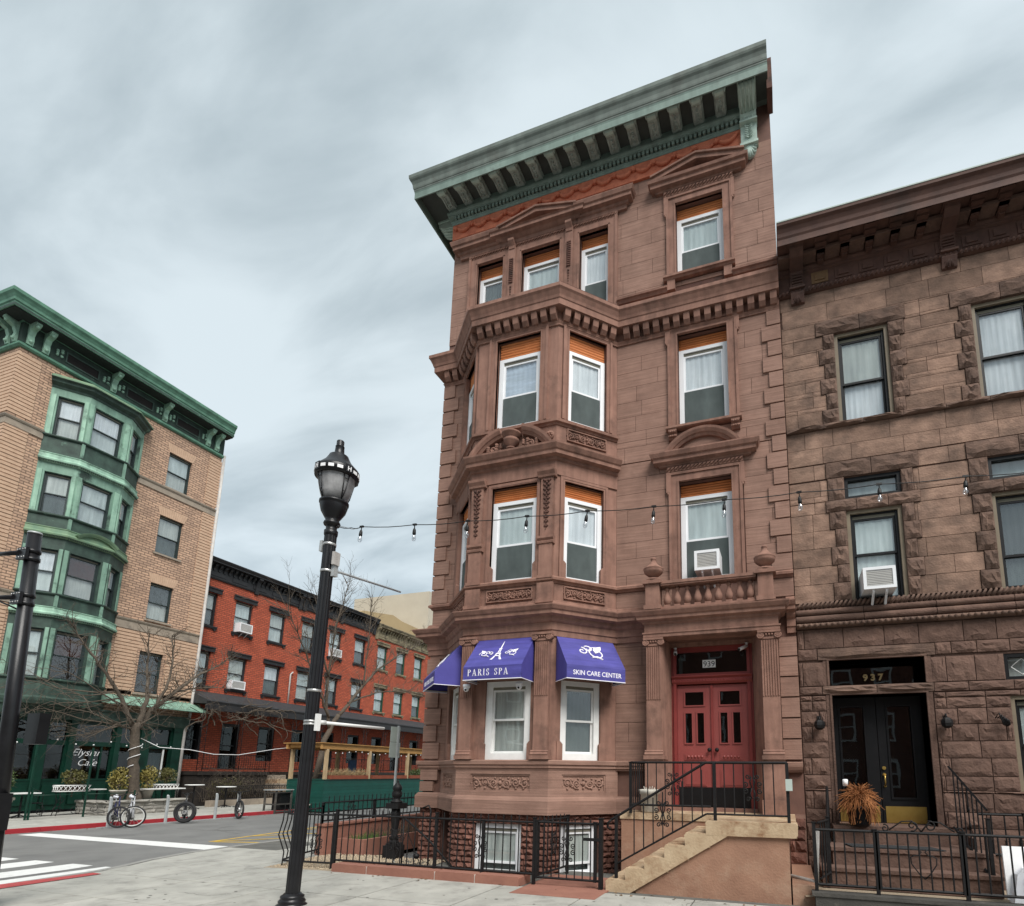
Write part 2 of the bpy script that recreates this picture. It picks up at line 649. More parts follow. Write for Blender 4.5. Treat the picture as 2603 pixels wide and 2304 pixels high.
mat('screen', (.085, .105, .102), (.060, .076, .075), ns=1.6, bump=.05, rough=.85, streak=(5, 5, 2))
mat('screen_dark', (.075, .088, .09), (.05, .06, .062), ns=1.6, bump=.05, rough=.85)  # dark screens; in one window of 937 painted tree reflections
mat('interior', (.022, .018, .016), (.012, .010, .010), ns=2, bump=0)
mat('interior_red', (.06, .016, .012), (.03, .01, .008), ns=2, bump=0)
glass_mat('glass', (.97, .98, .975), 1.5)
glass_mat('glass_dark', (.5, .55, .56), 1.1)
mat('door_red', (.285, .066, .058), (.245, .056, .05), ns=3, bump=.03, rough=.42, spec=.5)
mat('door_trim_red', (.24, .045, .04), (.19, .036, .033), ns=3, bump=.03, rough=.45)
mat('black_paint', (.007, .007, .008), (.011, .011, .012), ns=5, bump=.05, rough=.4, spec=.25)
mat('black_iron', (.007, .007, .008), (.013, .012, .012), ns=14, bump=.2, bs=90, rough=.55, spec=.25)
mat('brass', (.62, .43, .13), (.50, .33, .09), ns=5, bump=.05, rough=.32, metal=.85)
mat('gold_paint', (.75, .58, .30), (.65, .48, .22), ns=5, bump=0, rough=.4)
mat('white_card', (.82, .82, .82), (.8, .8, .8), ns=5, bump=0, rough=.5)
mat('black_ink', (.012, .012, .012), (.012, .012, .012), bump=0, rough=.5)
mat('awning_blue', (.078, .072, .295), (.060, .056, .24), ns=3, streak=(1.5, 1.5, 16), bump=.35, bs=6, rough=.55)
mat('awning_white', (.82, .80, .86), (.78, .76, .82), ns=5, bump=0, rough=.6)
mat('stucco', (.345, .195, .130), (.245, .132, .088), ns=2.2, bump=.3, bs=35, rough=.92, dark=(.40, .27, .19), dscale=1.9, dlo=.50, dhi=.8, detail=9)
mat('stair_stone', (.50, .385, .255), (.38, .27, .17), ns=4, bump=.35, bs=30, rough=.92, dark=(.20, .095, .045), dscale=3.2, dlo=.47, dhi=.70, detail=9)
mat('concrete', (.415, .405, .365), (.30, .295, .265), ns=1.6, var=.06, bump=.35, bs=80, rough=.92, dark=(.17, .165, .15), dscale=2.8, dlo=.50, dhi=.86, detail=10)
mat('concrete_joint', (.13, .128, .115), (.09, .088, .08), bump=.1)
mat('asphalt', (.200, .199, .190), (.155, .154, .149), ns=1.0, bump=.6, bs=120, rough=.95, dark=(.115, .115, .113), dscale=.6, dlo=.54, dhi=.78)
mat('road_white', (.70, .70, .68), (.60, .60, .58), ns=9, bump=.2, bs=90, rough=.8, dark=(.30, .30, .29), dscale=6, dlo=.62, dhi=.78)
mat('road_yellow', (.62, .40, .05), (.50, .32, .05), ns=9, bump=.2, bs=90, rough=.8, dark=(.22, .19, .12), dscale=6, dlo=.6, dhi=.78)
mat('kerb_red', (.42, .030, .040), (.30, .024, .032), ns=4, bump=.3, bs=40, rough=.7, dark=(.20, .06, .06), dscale=3, dlo=.6, dhi=.8)
mat('kerb_stone', (.30, .295, .275), (.22, .215, .2), ns=4, bump=.3)
mat('ramp_red', (.44, .085, .085), (.36, .07, .07), ns=6, bump=.3, rough=.85)
mat('gravel_base', (.40, .33, .24), (.26, .20, .14), ns=40, bump=.8, bs=60)
mat('gravel_stone', (.52, .43, .31), (.34, .26, .18), ns=25, var=.0, bump=.1)
mat('coping', (.300, .140, .100), (.235, .105, .078), ns=3, bump=.3, bs=30, rough=.92)
mat('mortar_white', (.55, .50, .45), (.45, .4, .36), ns=8, bump=.3)
mat('soil', (.06, .04, .028), (.04, .028, .02), ns=12, bump=.8, bs=30)
# ================================================================ ground, streets, pavements
mat('gum', (.10, .098, .09), (.14, .135, .12), bump=0)
mat('leaf_dead', (.16, .09, .035), (.10, .055, .022), bump=0)
g = MB()
g.add([(-900, -900, -.14), (900, -900, -.14), (900, 900, -.14), (-900, 900, -.14)], [(0, 1, 2, 3)])
g.build('ground', 'asphalt', kind='structure')
g = MB()
g.add([(-13.4, -60, -.12), (-4.75, -60, -.12), (-4.75, 90, -.12), (-13.4, 90, -.12)], [(0, 1, 2, 3)])
g.add([(-4.75, -60, -.12), (60, -60, -.12), (60, -.4, -.12), (-4.75, -.4, -.12)], [(0, 1, 2, 3)])
g.build('road', 'asphalt', kind='structure')

BLOCK = unit_block('concrete')
def slab(parent, x0, x1, y0, y1, z=0., gap=.022):
    inst('paving_slab', BLOCK, parent, (x0 + gap / 2, y0 + gap / 2, z - .05), (x1 - x0 - gap, y1 - y0 - gap, .05 + RND.uniform(-.0015, .0015)))
# near pavement in front of the houses and along the side street
def corner(r, n, x, y):
    return [(x + r - r * math.cos(math.pi / 2 * i / n), y + r - r * math.sin(math.pi / 2 * i / n)) for i in range(n + 1)]
CR = [(-4.75, -.6), (-4.7, -1.4), (-4.42, -2.4), (-4.08, -3.1), (-3.92, -3.6), (-3.86, -4.6), (-3.8, -5.4), (-3.4, -6.1), (-2.7, -6.5), (-1.9, -6.6), (-.65, -6.6)]
sw = MB()
poly = [(-4.75, 60)] + CR + [(40, -6.6), (40, 0.6), (7.3, .6), (7.3, -.5), (0.2, -.5), (-1.9, -.5), (-1.9, 60)]
F00 = Fr(0, 0, 1, 0)
def flat(poly, z0, z1):
    b = MB()
    n = len(poly)
    b.add([(x, y, z1) for x, y in poly] + [(x, y, z0) for x, y in poly], [tuple(range(n))] + [(i, i + n, (i + 1) % n + n, (i + 1) % n) for i in range(n)])
    return b
side = flat(poly, -.16, -.012).build('sidewalk', 'concrete_joint', kind='structure')
xs = [-1.6, .1, 1.62, 3.1, 4.54, 6.05, 7.55, 9.05, 10.55, 12.0]
ys = [-6.4, -4.9, -3.62, -2.12]
for a, b in zip(xs, xs[1:]):
    for c, d in zip(ys, ys[1:]):
        slab(side, a, b, c, d)
yy = -2.95
slab(side, -3.1, -1.6, -4.9, -3.62)
slab(side, -2.0, -1.6, -6.2, -4.9)
slab(side, -3.25, -1.6, -3.62, -2.12)
for y0 in [-2.12 + 1.52 * i for i in range(18)]:
    if y0 > -.5:
        slab(side, -4.6, -3.25, y0, y0 + 1.52)
    slab(side, -3.25, -1.93, y0, y0 + 1.52)
slab(side, -4.3, -3.25, -2.12, -.6)
slab(side, -3.95, -3.25, -3.4, -2.12)
flat([(-4.62, -.5)] + [(x + .14, y + .08) for x, y in CR] + [(.12, -6.52), (.12, -.5)], -.02, -.004).build('corner_paving', 'concrete', side)
# granite kerb in pieces, dropped at the corner ramp
KB = unit_block('kerb_stone')
for y0 in [-.6 + 2.0 * i for i in range(14)]:
    inst('kerbstone', KB, side, (-4.75, y0, -.2), (.13, 1.99, .203))
for i in range(10):
    a, c = CR[i], CR[i + 1]
    L_ = math.hypot(c[0] - a[0], c[1] - a[1])
    inst('kerbstone', KB, side, (a[0], a[1], -.2), (L_, .14, .203), math.atan2(c[1] - a[1], c[0] - a[0]))
rp = MB()
rp.add([(-3.84, -4.9, .006), (-3.45, -5.0, .006), (-3.46, -3.71, .006), (-3.70, -3.69, .006)], [(0, 1, 2, 3)])
for i in range(5):
    for j in range(18):
        rp.lathe((-3.68 + i * .048, -4.85 + j * .064, .005), [(.016, 0), (.011, .006)], 6)
tag(rp.build('ramp_strip', 'ramp_red', side), 'red studded warning strip at the kerb ramp')

# far pavement
FK = -13.4
sf = flat([(FK, 60), (FK, -1.2), (-14.2, -3.6), (-15.5, -4.6), (-60, -4.6), (-60, 60)][::-1], -.16, -.012).build('sidewalk', 'concrete_joint', kind='structure')
sf['kind'] = 'structure'
for i, x1 in enumerate([-13.55, -15.3, -17.0, -18.7]):
    x0 = [-15.3, -17.0, -18.7, -20.4][i]
    for y0 in [-3.4 + 1.7 * k for k in range(16)]:
        if not (x1 > -14 and y0 < -1.0):
            slab(sf, x0, x1, y0, y0 + 1.7)
RK = unit_block('kerb_red')
for y0 in [-1.2 + 1.8 * i for i in range(6)]:
    inst('kerbstone', RK, sf, (FK - .13, y0, -.2), (.16, 1.79, .208))
GK = unit_block('kerb_stone')
for y0 in [9.6 + 2.4 * i for i in range(14)]:
    inst('kerbstone', GK, sf, (FK - .13, y0, -.2), (.15, 2.39, .205))

# painted markings
def strip(mb, pts, z=-.116):
    mb.add([(x, y, z) for x, y in pts], [tuple(range(len(pts)))])
    return mb
cw = thing('crosswalk', 'white zebra crossing bars painted across the side street', 'crosswalk', (-8, -4, -.116))
cw['kind'] = 'structure'
for x in (-4.385, -5.33, -6.48, -7.59, -8.7, -9.85, -11.0, -12.15):
    strip(MB(), [(x - .66, -6.2), (x + .04, -6.2), (x + .08, -3.2), (x - .02, -2.72), (x - .60, -2.72)]).build('stripe', 'road_white', cw)
strip(MB(), [(-12.9, -.15), (-4.72, -.40), (-4.82, .24), (-12.9, .36)]).build('stop_line', 'road_white', kind='structure')
hz = MB()
def line(mb, a, b, w=.10, z=-.116):
    d = Vector((b[0] - a[0], b[1] - a[1]))
    n = Vector((d.y, -d.x)).normalized() * w / 2
    strip(mb, [(a[0] + n.x, a[1] + n.y), (b[0] + n.x, b[1] + n.y), (b[0] - n.x, b[1] - n.y), (a[0] - n.x, a[1] - n.y)], z)
line(hz, (-6.85, .75), (-7.6, 6.4), .11)
line(hz, (-6.75, .78), (-5.0, 1.25), .11)
line(hz, (-6.80, .86), (-5.05, 2.85), .11, -.112)
line(hz, (-7.05, 2.0), (-5.05, 4.4), .11, -.112)
line(hz, (-7.3, 3.9), (-5.05, 6.3), .11, -.112)
line(hz, (-7.5, 5.6), (-5.05, 8.1), .11, -.112)
hz.build('road_marking', 'road_yellow', kind='structure')
# gravel bed at the corner
gv = flat([(-1.62, -2.25), (-.25, -2.12), (-.25, -.6), (-1.85, -.6)], -.02, .004)
gv.build('gravel_bed', 'gravel_base', kind='structure')
gs = MB()
rg = random.Random(5)
for i in range(2600):
    x = rg.uniform(-1.75, 1.0)
    y = rg.uniform(-2.2, -.35)
    if y < -2.16 + .08 * (x + 1.6) or (x > -.25 and y < -1.85) or (x < -1.6 and y < -1.9 + rg.random()):
        continue
    r = rg.uniform(.012, .026)
    gs.blob((x, y, r * .4), r, 5, (1, rg.uniform(.6, 1), rg.uniform(.5, .8)))
gs.build('gravel', 'gravel_stone', kind='stuff', fix=False)
ad = flat([(-.25, -2.0), (4.7, -2.0), (4.7, 0), (-.25, 0)], -.16, -.10)
ad.build('areaway_floor', 'concrete', kind='structure')
pf = flat([(3.45, -2.62), (4.75, -2.62), (4.75, -1.0), (3.45, -1.0)], -.10, .006)
pf.build('areaway_step', 'coping', kind='structure')

# hairline cracks, gum spots and leaves on the pavement
ck_ = MB()
rc = random.Random(9)
for i in range(7):
    x, y = rc.uniform(-1.2, 9), rc.uniform(-4.6, -2.4)
    a = rc.uniform(0, 6.28)
    p = [(x, y)]
    for k in range(9):
        a += rc.uniform(-.7, .7)
        p.append((p[-1][0] + .11 * math.cos(a), p[-1][1] + .11 * math.sin(a)))
    for q, r_ in zip(p, p[1:]):
        line(ck_, q, r_, .006, .0032)
for i in range(12):
    x, y = rc.uniform(-12, -5.2), rc.uniform(-2, 8)
    a = rc.uniform(0, 6.28)
    p = [(x, y)]
    for k in range(14):
        a += rc.uniform(-.5, .5)
        p.append((p[-1][0] + .25 * math.cos(a), p[-1][1] + .25 * math.sin(a)))
    for q, r_ in zip(p, p[1:]):
        line(ck_, q, r_, .014, -.117)
ck_.build('crack', 'concrete_joint', side, kind='stuff', fix=False)
gm = MB()
for i in range(90):
    x, y, r_ = rc.uniform(-3, 9), rc.uniform(-4.8, -2.2), rc.uniform(.012, .03)
    gm.add([(x + r_ * math.cos(k), y + r_ * .8 * math.sin(k), .0034) for k in (0, 1.05, 2.1, 3.14, 4.2, 5.2)], [(0, 1, 2, 3, 4, 5)])
gm.build('gum_spot', 'gum', side, kind='stuff', fix=False)
lv = MB()
for i in range(60):
    x, y = (rc.uniform(-13.3, -12.9), rc.uniform(-1, 8)) if i % 2 else (rc.uniform(-.2, 7), rc.gauss(-2.2, .08))
    z = -.112 if i % 2 else .006
    a, r_ = rc.uniform(0, 6), rc.uniform(.02, .045)
    lv.add([(x + r_ * math.cos(a), y + r_ * math.sin(a), z), (x - .4 * r_ * math.sin(a), y + .4 * r_ * math.cos(a), z + .01), (x - r_ * math.cos(a), y - r_ * math.sin(a), z), (x + .4 * r_ * math.sin(a), y - .4 * r_ * math.cos(a), z + .004)], [(0, 1, 2, 3)])
lv.build('fallen_leaf', 'leaf_dead', side, kind='stuff', fix=False)
# ================================================================ the corner house, no. 939
F0 = Fr(0, 0, 1, 0)                                   # facade
s2 = math.sqrt(2)
BF = Fr(1.46, -.96, 1, 0)                             # bay front, length 1.84
BR_ = Fr(3.30, -.96, 1, 1)                            # bay right side, length 1.3576
BL_ = Fr(.50, 0, 1, -1)                               # bay left side
BW, BS = 1.84, .96 * s2
BAY = [(0.5, 0), (1.46, -.96), (3.30, -.96), (4.26, 0)]
H = thing('corner_townhouse', 'tall brown stone townhouse with angular bay and pale green cornice on the corner', 'building', (0, 0, 0))
ST, TR = 'brownstone', 'brownstone_trim'
OP_R = [(5.57, 6.57, 12.1, 13.95), (5.565, 6.57, 8.62, 10.73), (5.555, 6.57, 5.30, 7.43)]
OP_D = (5.2, 6.92, 1.0, 4.2)
OP_4 = [(.70, 1.41, 11.6, 13.93), (1.885, 2.875, 11.6, 13.93), (3.35, 4.05, 11.6, 13.93)]
OPS = OP_R + [OP_D] + OP_4 + [(.5, 4.26, -1.2, 11.1)]
w = MB().rects(F0, 0, 7.6, -.15, 16.0, -.35, -.02, OPS)
w.box(0, .35, .35, 9, -.15, 16.0)
w.box(7.25, 7.6, .35, 9, -.15, 16.0)
w.box(0, 7.6, 9, 9.3, -.15, 16.0)
w.box(-.0, 7.6, -.3, 9.3, 16.0, 16.1)
w.build('wall', 'joint', H)
w = MB()
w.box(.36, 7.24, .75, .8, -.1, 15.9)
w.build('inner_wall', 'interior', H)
UB = unit_block(ST)
def courses(z0, z1, pitch):
    n = max(1, round((z1 - z0) / pitch))
    return [z0 + (z1 - z0) * i / n for i in range(n + 1)]
ash = lambda u0, u1, zs, op, L=.95: ashlar('ashlar_block', UB, H, F0, u0, u1, zs, L, op, 0., .06, .007)
SUR4 = (5.38, 6.74, 12.0, 14.5)
SUR3 = (5.38, 6.74, 8.5, 10.95)
SUR2 = (5.38, 6.79, 4.6, 8.0)
ash(0, 7.6, [11.9, 12.05, 12.406, 12.757, 13.16, 13.5, 13.86, 14.2, 14.5, 14.86], [SUR4, (.48, 4.25, 11.4, 14.3)])
zc3 = [4.9 + .3465 * i for i in range(18)]
ash(4.26, 7.6, zc3, [SUR3, SUR2])
ash(0, .5, zc3, [])
zc1 = [1.94 + .3655 * i for i in range(8)]
ash(4.26, 4.98, zc1, [])
ash(7.2, 7.32, zc1, [])
ash(0, .5, zc1, [])
# quoins
def quoins(zs, left, wide, narrow, o, gap):
    for k, (a, b) in enumerate(zip(zs, zs[1:])):
        q = wide if k % 2 == 0 else narrow
        if left:
            inst('quoin', UB, H, (-.035, -o, a + gap / 2), (q + .035, .12, b - a - gap))
        else:
            inst('quoin', UB, H, (7.6 - q, -o, a + gap / 2), (q - .002, .10, b - a - gap))
zq = [10.775 - .3375 * i for i in range(17)][::-1]
quoins(zq, False, .36, .255, .036, .030)
quoins(zq, True, .37, .265, .036, .035)
z1q = [1.97 + .3635 * i for i in range(7)]
quoins(z1q, True, .37, .285, .036, .03)
for a, b in zip(z1q, z1q[1:]):
    inst('quoin', UB, H, (7.295, -.036, a + .012), (.303, .1, b - a - .026))
quoins([1.31, 1.52], True, .285, .285, .05, .012)
quoins([1.535, 1.765], True, .38, .38, .05, .012)

# bay walls, storey by storey
def bay_wall(name, z0, z1, o, wf, ws, m=TR, th=.3):
    b = MB()
    k = o * math.tan(rad(22.5))
    b.rects(BF, -k, BW + k, z0, z1, o - th, o, wf)
    for F in (BR_, BL_):
        b.rects(F, -k, BS + k, z0, z1, o - th, o, ws)
    return b.build(name, m, H)
WF3, WS3 = (.44, 1.45, 8.70, 10.72), (.23, 1.09, 8.70, 10.72)
WF2, WS2 = (.47, 1.46, 5.38, 7.36), (.20, 1.05, 5.38, 7.36)
WF1, WS1 = (.50, 1.45, 1.94, 3.42), (.21, 1.03, 1.94, 3.42)
bay_wall('bay_storey', 8.0, 10.95, 0, [WF3], [WS3])
bay_wall('bay_storey', 4.85, 8.0, 0, [WF2], [WS2])
bay_wall('bay_storey', 1.9, 4.85, 0, [WF1], [WS1])
bay_wall('bay_dado', 1.22, 1.9, .05, [(.29, 1.51, 1.365, 1.685)], [(.24, 1.12, 1.365, 1.685)], 'brownstone', .2)
bay_wall('bay_dado', 1.25, 1.75, .015, [], [], 'brownstone', .1)
b = MB()
b.add([(x, y, z) for z in (10.9, 11.35) for x, y in [(.5, .2)] + BAY + [(4.26, .2)]], [tuple(range(6)), tuple(range(11, 5, -1))])
b.build('bay_roof', TR, H)

def prof_box(o1, z0, z1, o0=-.02):
    return [(o0, z0), (o1, z0), (o1, z1), (o0, z1)]
PATH = [(0, 6), (0, 0)] + BAY + [(7.6, 0)]
PATH_P = [(0, 6), (0, 0)] + BAY + [(4.9, 0)]
def band(name, prof, path=PATH, m=TR):
    return MB().molding(path, prof).build(name, m, H)
# water table and plinth
band('water_table', [(-.02, .98), (.10, .98), (.10, 1.22), (.085, 1.25), (.05, 1.29), (-.02, 1.29)], PATH_P, 'brownstone')
band('sill_band', [(-.02, 1.76), (.055, 1.76), (.06, 1.79), (.085, 1.80), (.085, 1.845), (.11, 1.86), (.115, 1.925), (.10, 1.94), (-.02, 1.945)], PATH_P, 'brownstone')
band('sill_band', [(-.02, 1.76), (.055, 1.76), (.085, 1.80), (.11, 1.86), (.115, 1.925), (-.02, 1.945)], [(7.31, 0), (7.6, 0)], 'brownstone')
# first floor entablature
E1 = [(-.02, 4.22), (.03, 4.22), (.035, 4.33), (.055, 4.335), (.055, 4.47), (.09, 4.49), (.12, 4.53), (.13, 4.575), (.235, 4.60), (.24, 4.665), (.265, 4.68), (.30, 4.745), (.30, 4.765), (.08, 4.80), (.06, 4.88), (-.02, 4.90)]
band('first_floor_cornice', E1, PATH_P)
band('second_floor_plinth', [(-.02, 4.80), (.055, 4.84), (.055, 4.895), (.03, 4.91), (-.02, 4.91)], PATH_P)
SB2 = [(-.02, 5.25), (.02, 5.25), (.04, 5.285), (.075, 5.30), (.08, 5.345), (.05, 5.375), (-.02, 5.38)]
band('sill_band', SB2, PATH_P)
band('sill_band', SB2, [(4.9, 0), (5.38, 0)])
band('sill_band', SB2, [(6.79, 0), (7.6, 0)])
# second floor entablature of the bay
PB = BAY
E2 = [(-.02, 7.46), (.03, 7.46), (.03, 7.74), (.06, 7.76), (.07, 7.81), (.17, 7.83), (.175, 7.90), (.20, 7.92), (.245, 8.0), (.25, 8.035), (.02, 8.09), (-.02, 8.09)]
band('second_floor_cornice', E2, PB)
band('sill_band', [(-.02, 8.53), (.02, 8.53), (.035, 8.565), (.075, 8.58), (.08, 8.635), (.03, 8.67), (-.02, 8.68)], PB)
# main modillion course at the third floor
M3 = [(-.02, 10.77), (.03, 10.77), (.035, 10.80), (.06, 10.845), (.015, 10.85), (.015, 11.07), (.215, 11.075), (.22, 11.20), (.235, 11.215), (.25, 11.27), (.29, 11.36), (.32, 11.40), (.32, 11.475), (.05, 11.53), (-.02, 11.54)]
band('modillion_course', M3)
band('string_course', [(-.02, 11.78), (.04, 11.79), (.07, 11.84), (.10, 11.86), (.105, 11.895), (-.02, 11.92)], [(4.27, 0), (5.38, 0)])
band('string_course', [(-.02, 11.78), (.04, 11.79), (.07, 11.84), (.10, 11.86), (.105, 11.895), (-.02, 11.92)], [(6.73, 0), (7.6, 0)])
DEN = MB()
DEN.add([(0, 0, 0), (1, 0, 0), (1, -.5, 0), (0, -.5, 0), (0, 0, 1), (1, 0, 1), (1, -1, 1), (0, -1, 1), (0, -.85, .35), (1, -.85, .35)],
        [(0, 1, 2, 3), (4, 7, 6, 5), (0, 4, 5, 1), (3, 2, 9, 8), (8, 9, 6, 7), (0, 3, 8, 7, 4), (1, 5, 6, 9, 2)])
DEN = DEN.mesh('dentil', TR)
def dentils(F, u0, u1, n, w, z0, z1, o0, o1, me=DEN, parent=H, name='dentil'):
    for i in range(n):
        u = u0 + (u1 - u0) * (i + .5) / n - w / 2
        inst(name, me, parent, F.p(u, o0, z0), (w, o1 - o0, z1 - z0), F.rz)
dentils(F0, 4.40, 7.60, 15, .125, 10.852, 11.068, .012, .185)
dentils(BF, -.03, BW + .03, 9, .125, 10.852, 11.068, .012, .185)
dentils(BR_, .02, BS - .07, 6, .125, 10.852, 11.068, .012, .185)
dentils(BL_, .07, BS - .02, 6, .125, 10.852, 11.068, .012, .185)
dentils(F0, .0, .42, 2, .125, 10.852, 11.068, .012, .185)
# a blackened drip edge along the bay roof
MB().molding([(.62, -.08), (1.46, -.92), (3.30, -.92), (4.2, -.02)], [(0, 11.50), (.33, 11.478), (.335, 11.50), (.1, 11.56), (0, 11.57)]).build('drip_flashing', 'brownstone_dark', H)

# ---- windows
mat('blind_blue', (.46, .53, .62), (.36, .43, .53), ns=1.2, bump=.05, rough=.8, streak=(1.5, 1.5, 14))
def window(parent, F, u0, u1, z0, z1, rec, casing='white_vinyl', fw=.095, slat_top=None, rail=.48, up='curtain_white', lo='screen', glass='glass', sash=None, deep=.09, bottom=None, name='window', lo_front=True, ns=6, upz=None):
    """casing mesh with sashes, panes, what hangs behind them, and the slats of a roller box above"""
    sash = sash or casing
    bt = fw * .55 if bottom is None else bottom
    c = MB()
    o1, o0 = -rec, -rec - deep
    c.fb(F, u0, u0 + fw, o0, o1, z0, z1)
    c.fb(F, u1 - fw, u1, o0, o1, z0, z1)
    c.fb(F, u0 + fw, u1 - fw, o0, o1, z1 - fw * .8, z1)
    c.fb(F, u0 + fw, u1 - fw, o0, o1, z0, z0 + bt)
    win = c.build(name, casing, parent)
    a, b, p, q = u0 + fw, u1 - fw, z0 + bt, z1 - fw * .8
    m = p + (q - p) * rail
    sw = .038
    tr = MB()
    tr.fb(F, a, b, o0 - .02, o1 - .025, q - .055, q)
    tr.build('track', 'track', win)
    q -= .055
    for nm, za, zb, oo in (('upper_sash', m - .02, q, o1 - .03), ('lower_sash', p, m + .02, o1 - .062)):
        s = MB()
        s.fb(F, a, a + sw, oo - .03, oo, za, zb)
        s.fb(F, b - sw, b, oo - .03, oo, za, zb)
        s.fb(F, a + sw, b - sw, oo - .03, oo, zb - .035, zb)
        s.fb(F, a + sw, b - sw, oo - .03, oo, za, za + .04)
        so = s.build(nm, sash, win)
        g_ = MB()
        g_.fb(F, a + sw, b - sw, oo - .018, oo - .012, za + .04, zb - .035)
        g_.build('pane', glass, win)
    def hang(nm, mt, za, zb, oo, wav=.005):
        cb = MB()
        n = 24
        vs, fs = [], []
        for i in range(n + 1):
            u = a + .005 + (b - a - .01) * i / n
            d = oo + wav * math.sin(i * 1.7 + u * 3)
            vs += [F.p(u, d, za), F.p(u, d, zb)]
        for i in range(n):
            fs.append((2 * i, 2 * i + 2, 2 * i + 3, 2 * i + 1))
        cb.add(vs, fs, True)
        cb.build(nm, mt, win, fix=False)
    if up:
        hang('curtain', up, m if upz is None else upz, q + .02, o1 - .068)
    if lo:
        if lo_front:
            l = MB()
            l.fb(F, a + .01, b - .01, o1 - .024, o1 - .020, p + .01, m - .025)
            l.build('insect_screen', lo, win)
        else:
            hang('curtain', lo, p, m + .02, o1 - .115)
    if not up or (upz is not None):
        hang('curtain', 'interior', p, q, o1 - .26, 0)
    if slat_top:
        n = ns
        for i in range(n):
            za = z1 + .004 + (slat_top - z1 - .008) * i / n
            zb = z1 + .004 + (slat_top - z1 - .008) * (i + 1) / n
            MB().oprism(F, [(o1 - .09, za), (o1 - .022, za + .004), (o1 - .012, (za + zb) / 2), (o1 - .022, zb - .008), (o1 - .09, zb - .004)], u0 + .004, u1 - .004).build('slat', 'orange_wood', win)
    return win
Wd = dict(slat_top=10.71)
# right-hand column
window(H, F0, 5.575, 6.565, 12.14, 13.66, .13, slat_top=13.945, up='blind', lo='screen', ns=5)
window(H, F0, 5.57, 6.565, 8.66, 10.36 + .09, .13, slat_top=10.725, up='curtain_white', lo='screen', ns=5)
w2 = window(H, F0, 5.56, 6.565, 5.42, 7.15, .13, slat_top=7.425, up='blind', lo='screen', ns=5)
# fourth floor triple window
window(H, F0, .705, 1.405, 11.62, 13.63, .13, slat_top=13.925, up='screen', lo='screen', rail=.15, fw=.085, ns=5)
window(H, F0, 1.89, 2.87, 11.62, 13.65, .13, slat_top=13.925, up='blind', lo='screen', rail=.3, fw=.085, ns=5)
window(H, F0, 3.355, 4.045, 11.62, 13.64, .13, slat_top=13.925, up='curtain_white', lo='screen', rail=.55, fw=.085, ns=5)
# bay windows
for (fo, so, zt, st, zb) in (((.475, 1.445), (.235, 1.085), 10.33, 10.715, 8.70), ((.475, 1.455), (.205, 1.045), 7.07, 7.355, 5.385)):
    k = zb > 8
    window(H, BF, *fo, zb, zt, .06, slat_top=st, up='blind_blue' if k else 'blind', lo='screen', rail=.46)
    window(H, BR_, *so, zb, zt, .06, slat_top=st, up='curtain_white', lo='screen', rail=.47)
    window(H, BL_, BS - so[1], BS - so[0], zb, zt, .06, slat_top=st, up='blind', lo='screen')
window(H, BF, .505, 1.445, 1.945, 3.41, .05, fw=.13, up='curtain_dim', lo='curtain_dim', rail=.50, lo_front=False, casing='white_paint', bottom=.12, glass='glass')
window(H, BR_, .215, 1.025, 1.945, 3.41, .05, fw=.115, up='screen_dark', lo='screen', rail=.48, lo_front=False, casing='white_paint', bottom=.12)
window(H, BL_, BS - 1.025, BS - .215, 1.945, 3.41, .05, fw=.115, up='curtain_dim', lo='curtain_dim', rail=.48, lo_front=False, casing='white_paint', bottom=.12)

# ---- window surrounds
def architrave(F, u0, u1, z0, z1, wd, o=.055, ears=None, m=TR):
    b = MB()
    b.fb(F, u0 - wd, u0 - .0, -.06, o * .55, z0, z1)
    b.fb(F, u1, u1 + wd, -.06, o * .55, z0, z1)
    b.fb(F, u0 - wd, u1 + wd, -.06, o * .55, z1, z1 + wd)
    # raised outer fillet
    t = .05
    b.fb(F, u0 - wd - .004, u0 - wd + t, 0, o, z0, z1 + wd)
    b.fb(F, u1 + wd - t, u1 + wd + .004, 0, o, z0, z1 + wd)
    b.fb(F, u0 - wd + t, u1 + wd - t, 0, o, z1 + wd - t, z1 + wd + .003)
    # inner bead
    b.fb(F, u0 - .035, u0 - .002, 0, o * .8, z0, z1 + .035)
    b.fb(F, u1 + .002, u1 + .035, 0, o * .8, z0, z1 + .035)
    b.fb(F, u0 - .002, u1 + .002, 0, o * .8, z1 + .002, z1 + .035)
    if ears:
        e, zb = ears
        for s in (0, 1):
            a, c = (u0 - wd - e, u0 - wd + .02) if s == 0 else (u1 + wd - .02, u1 + wd + e)
            b.fb(F, a, c, -.02, o + .004, zb, z1 + wd + .006)
            b.tube([F.p((a + c) / 2, o * .6, zb - .005), F.p((a + c) / 2, o * .6, zb - .05)], [.03, .018], 6)
    return b.build('window_surround', m, H)
architrave(F0, 5.57, 6.57, 12.13, 13.95, .20, .055, (.05, 13.70))
architrave(F0, 5.565, 6.57, 8.62, 10.73, .20, .055, (.05, 10.55))
architrave(F0, 5.555, 6.57, 5.30, 7.43, .20, .055, (.05, 7.21))
architrave(BF, .44, 1.45, 8.68, 10.72, .17, .045)
architrave(BR_, .23, 1.09, 8.68, 10.72, .13, .045)
architrave(BL_, BS - 1.09, BS - .23, 8.68, 10.72, .13, .045)
architrave(BF, .47, 1.46, 5.38, 7.36, .07, .03)
architrave(BR_, .20, 1.05, 5.38, 7.36, .09, .03)
architrave(BL_, BS - 1.05, BS - .20, 5.38, 7.36, .09, .03)
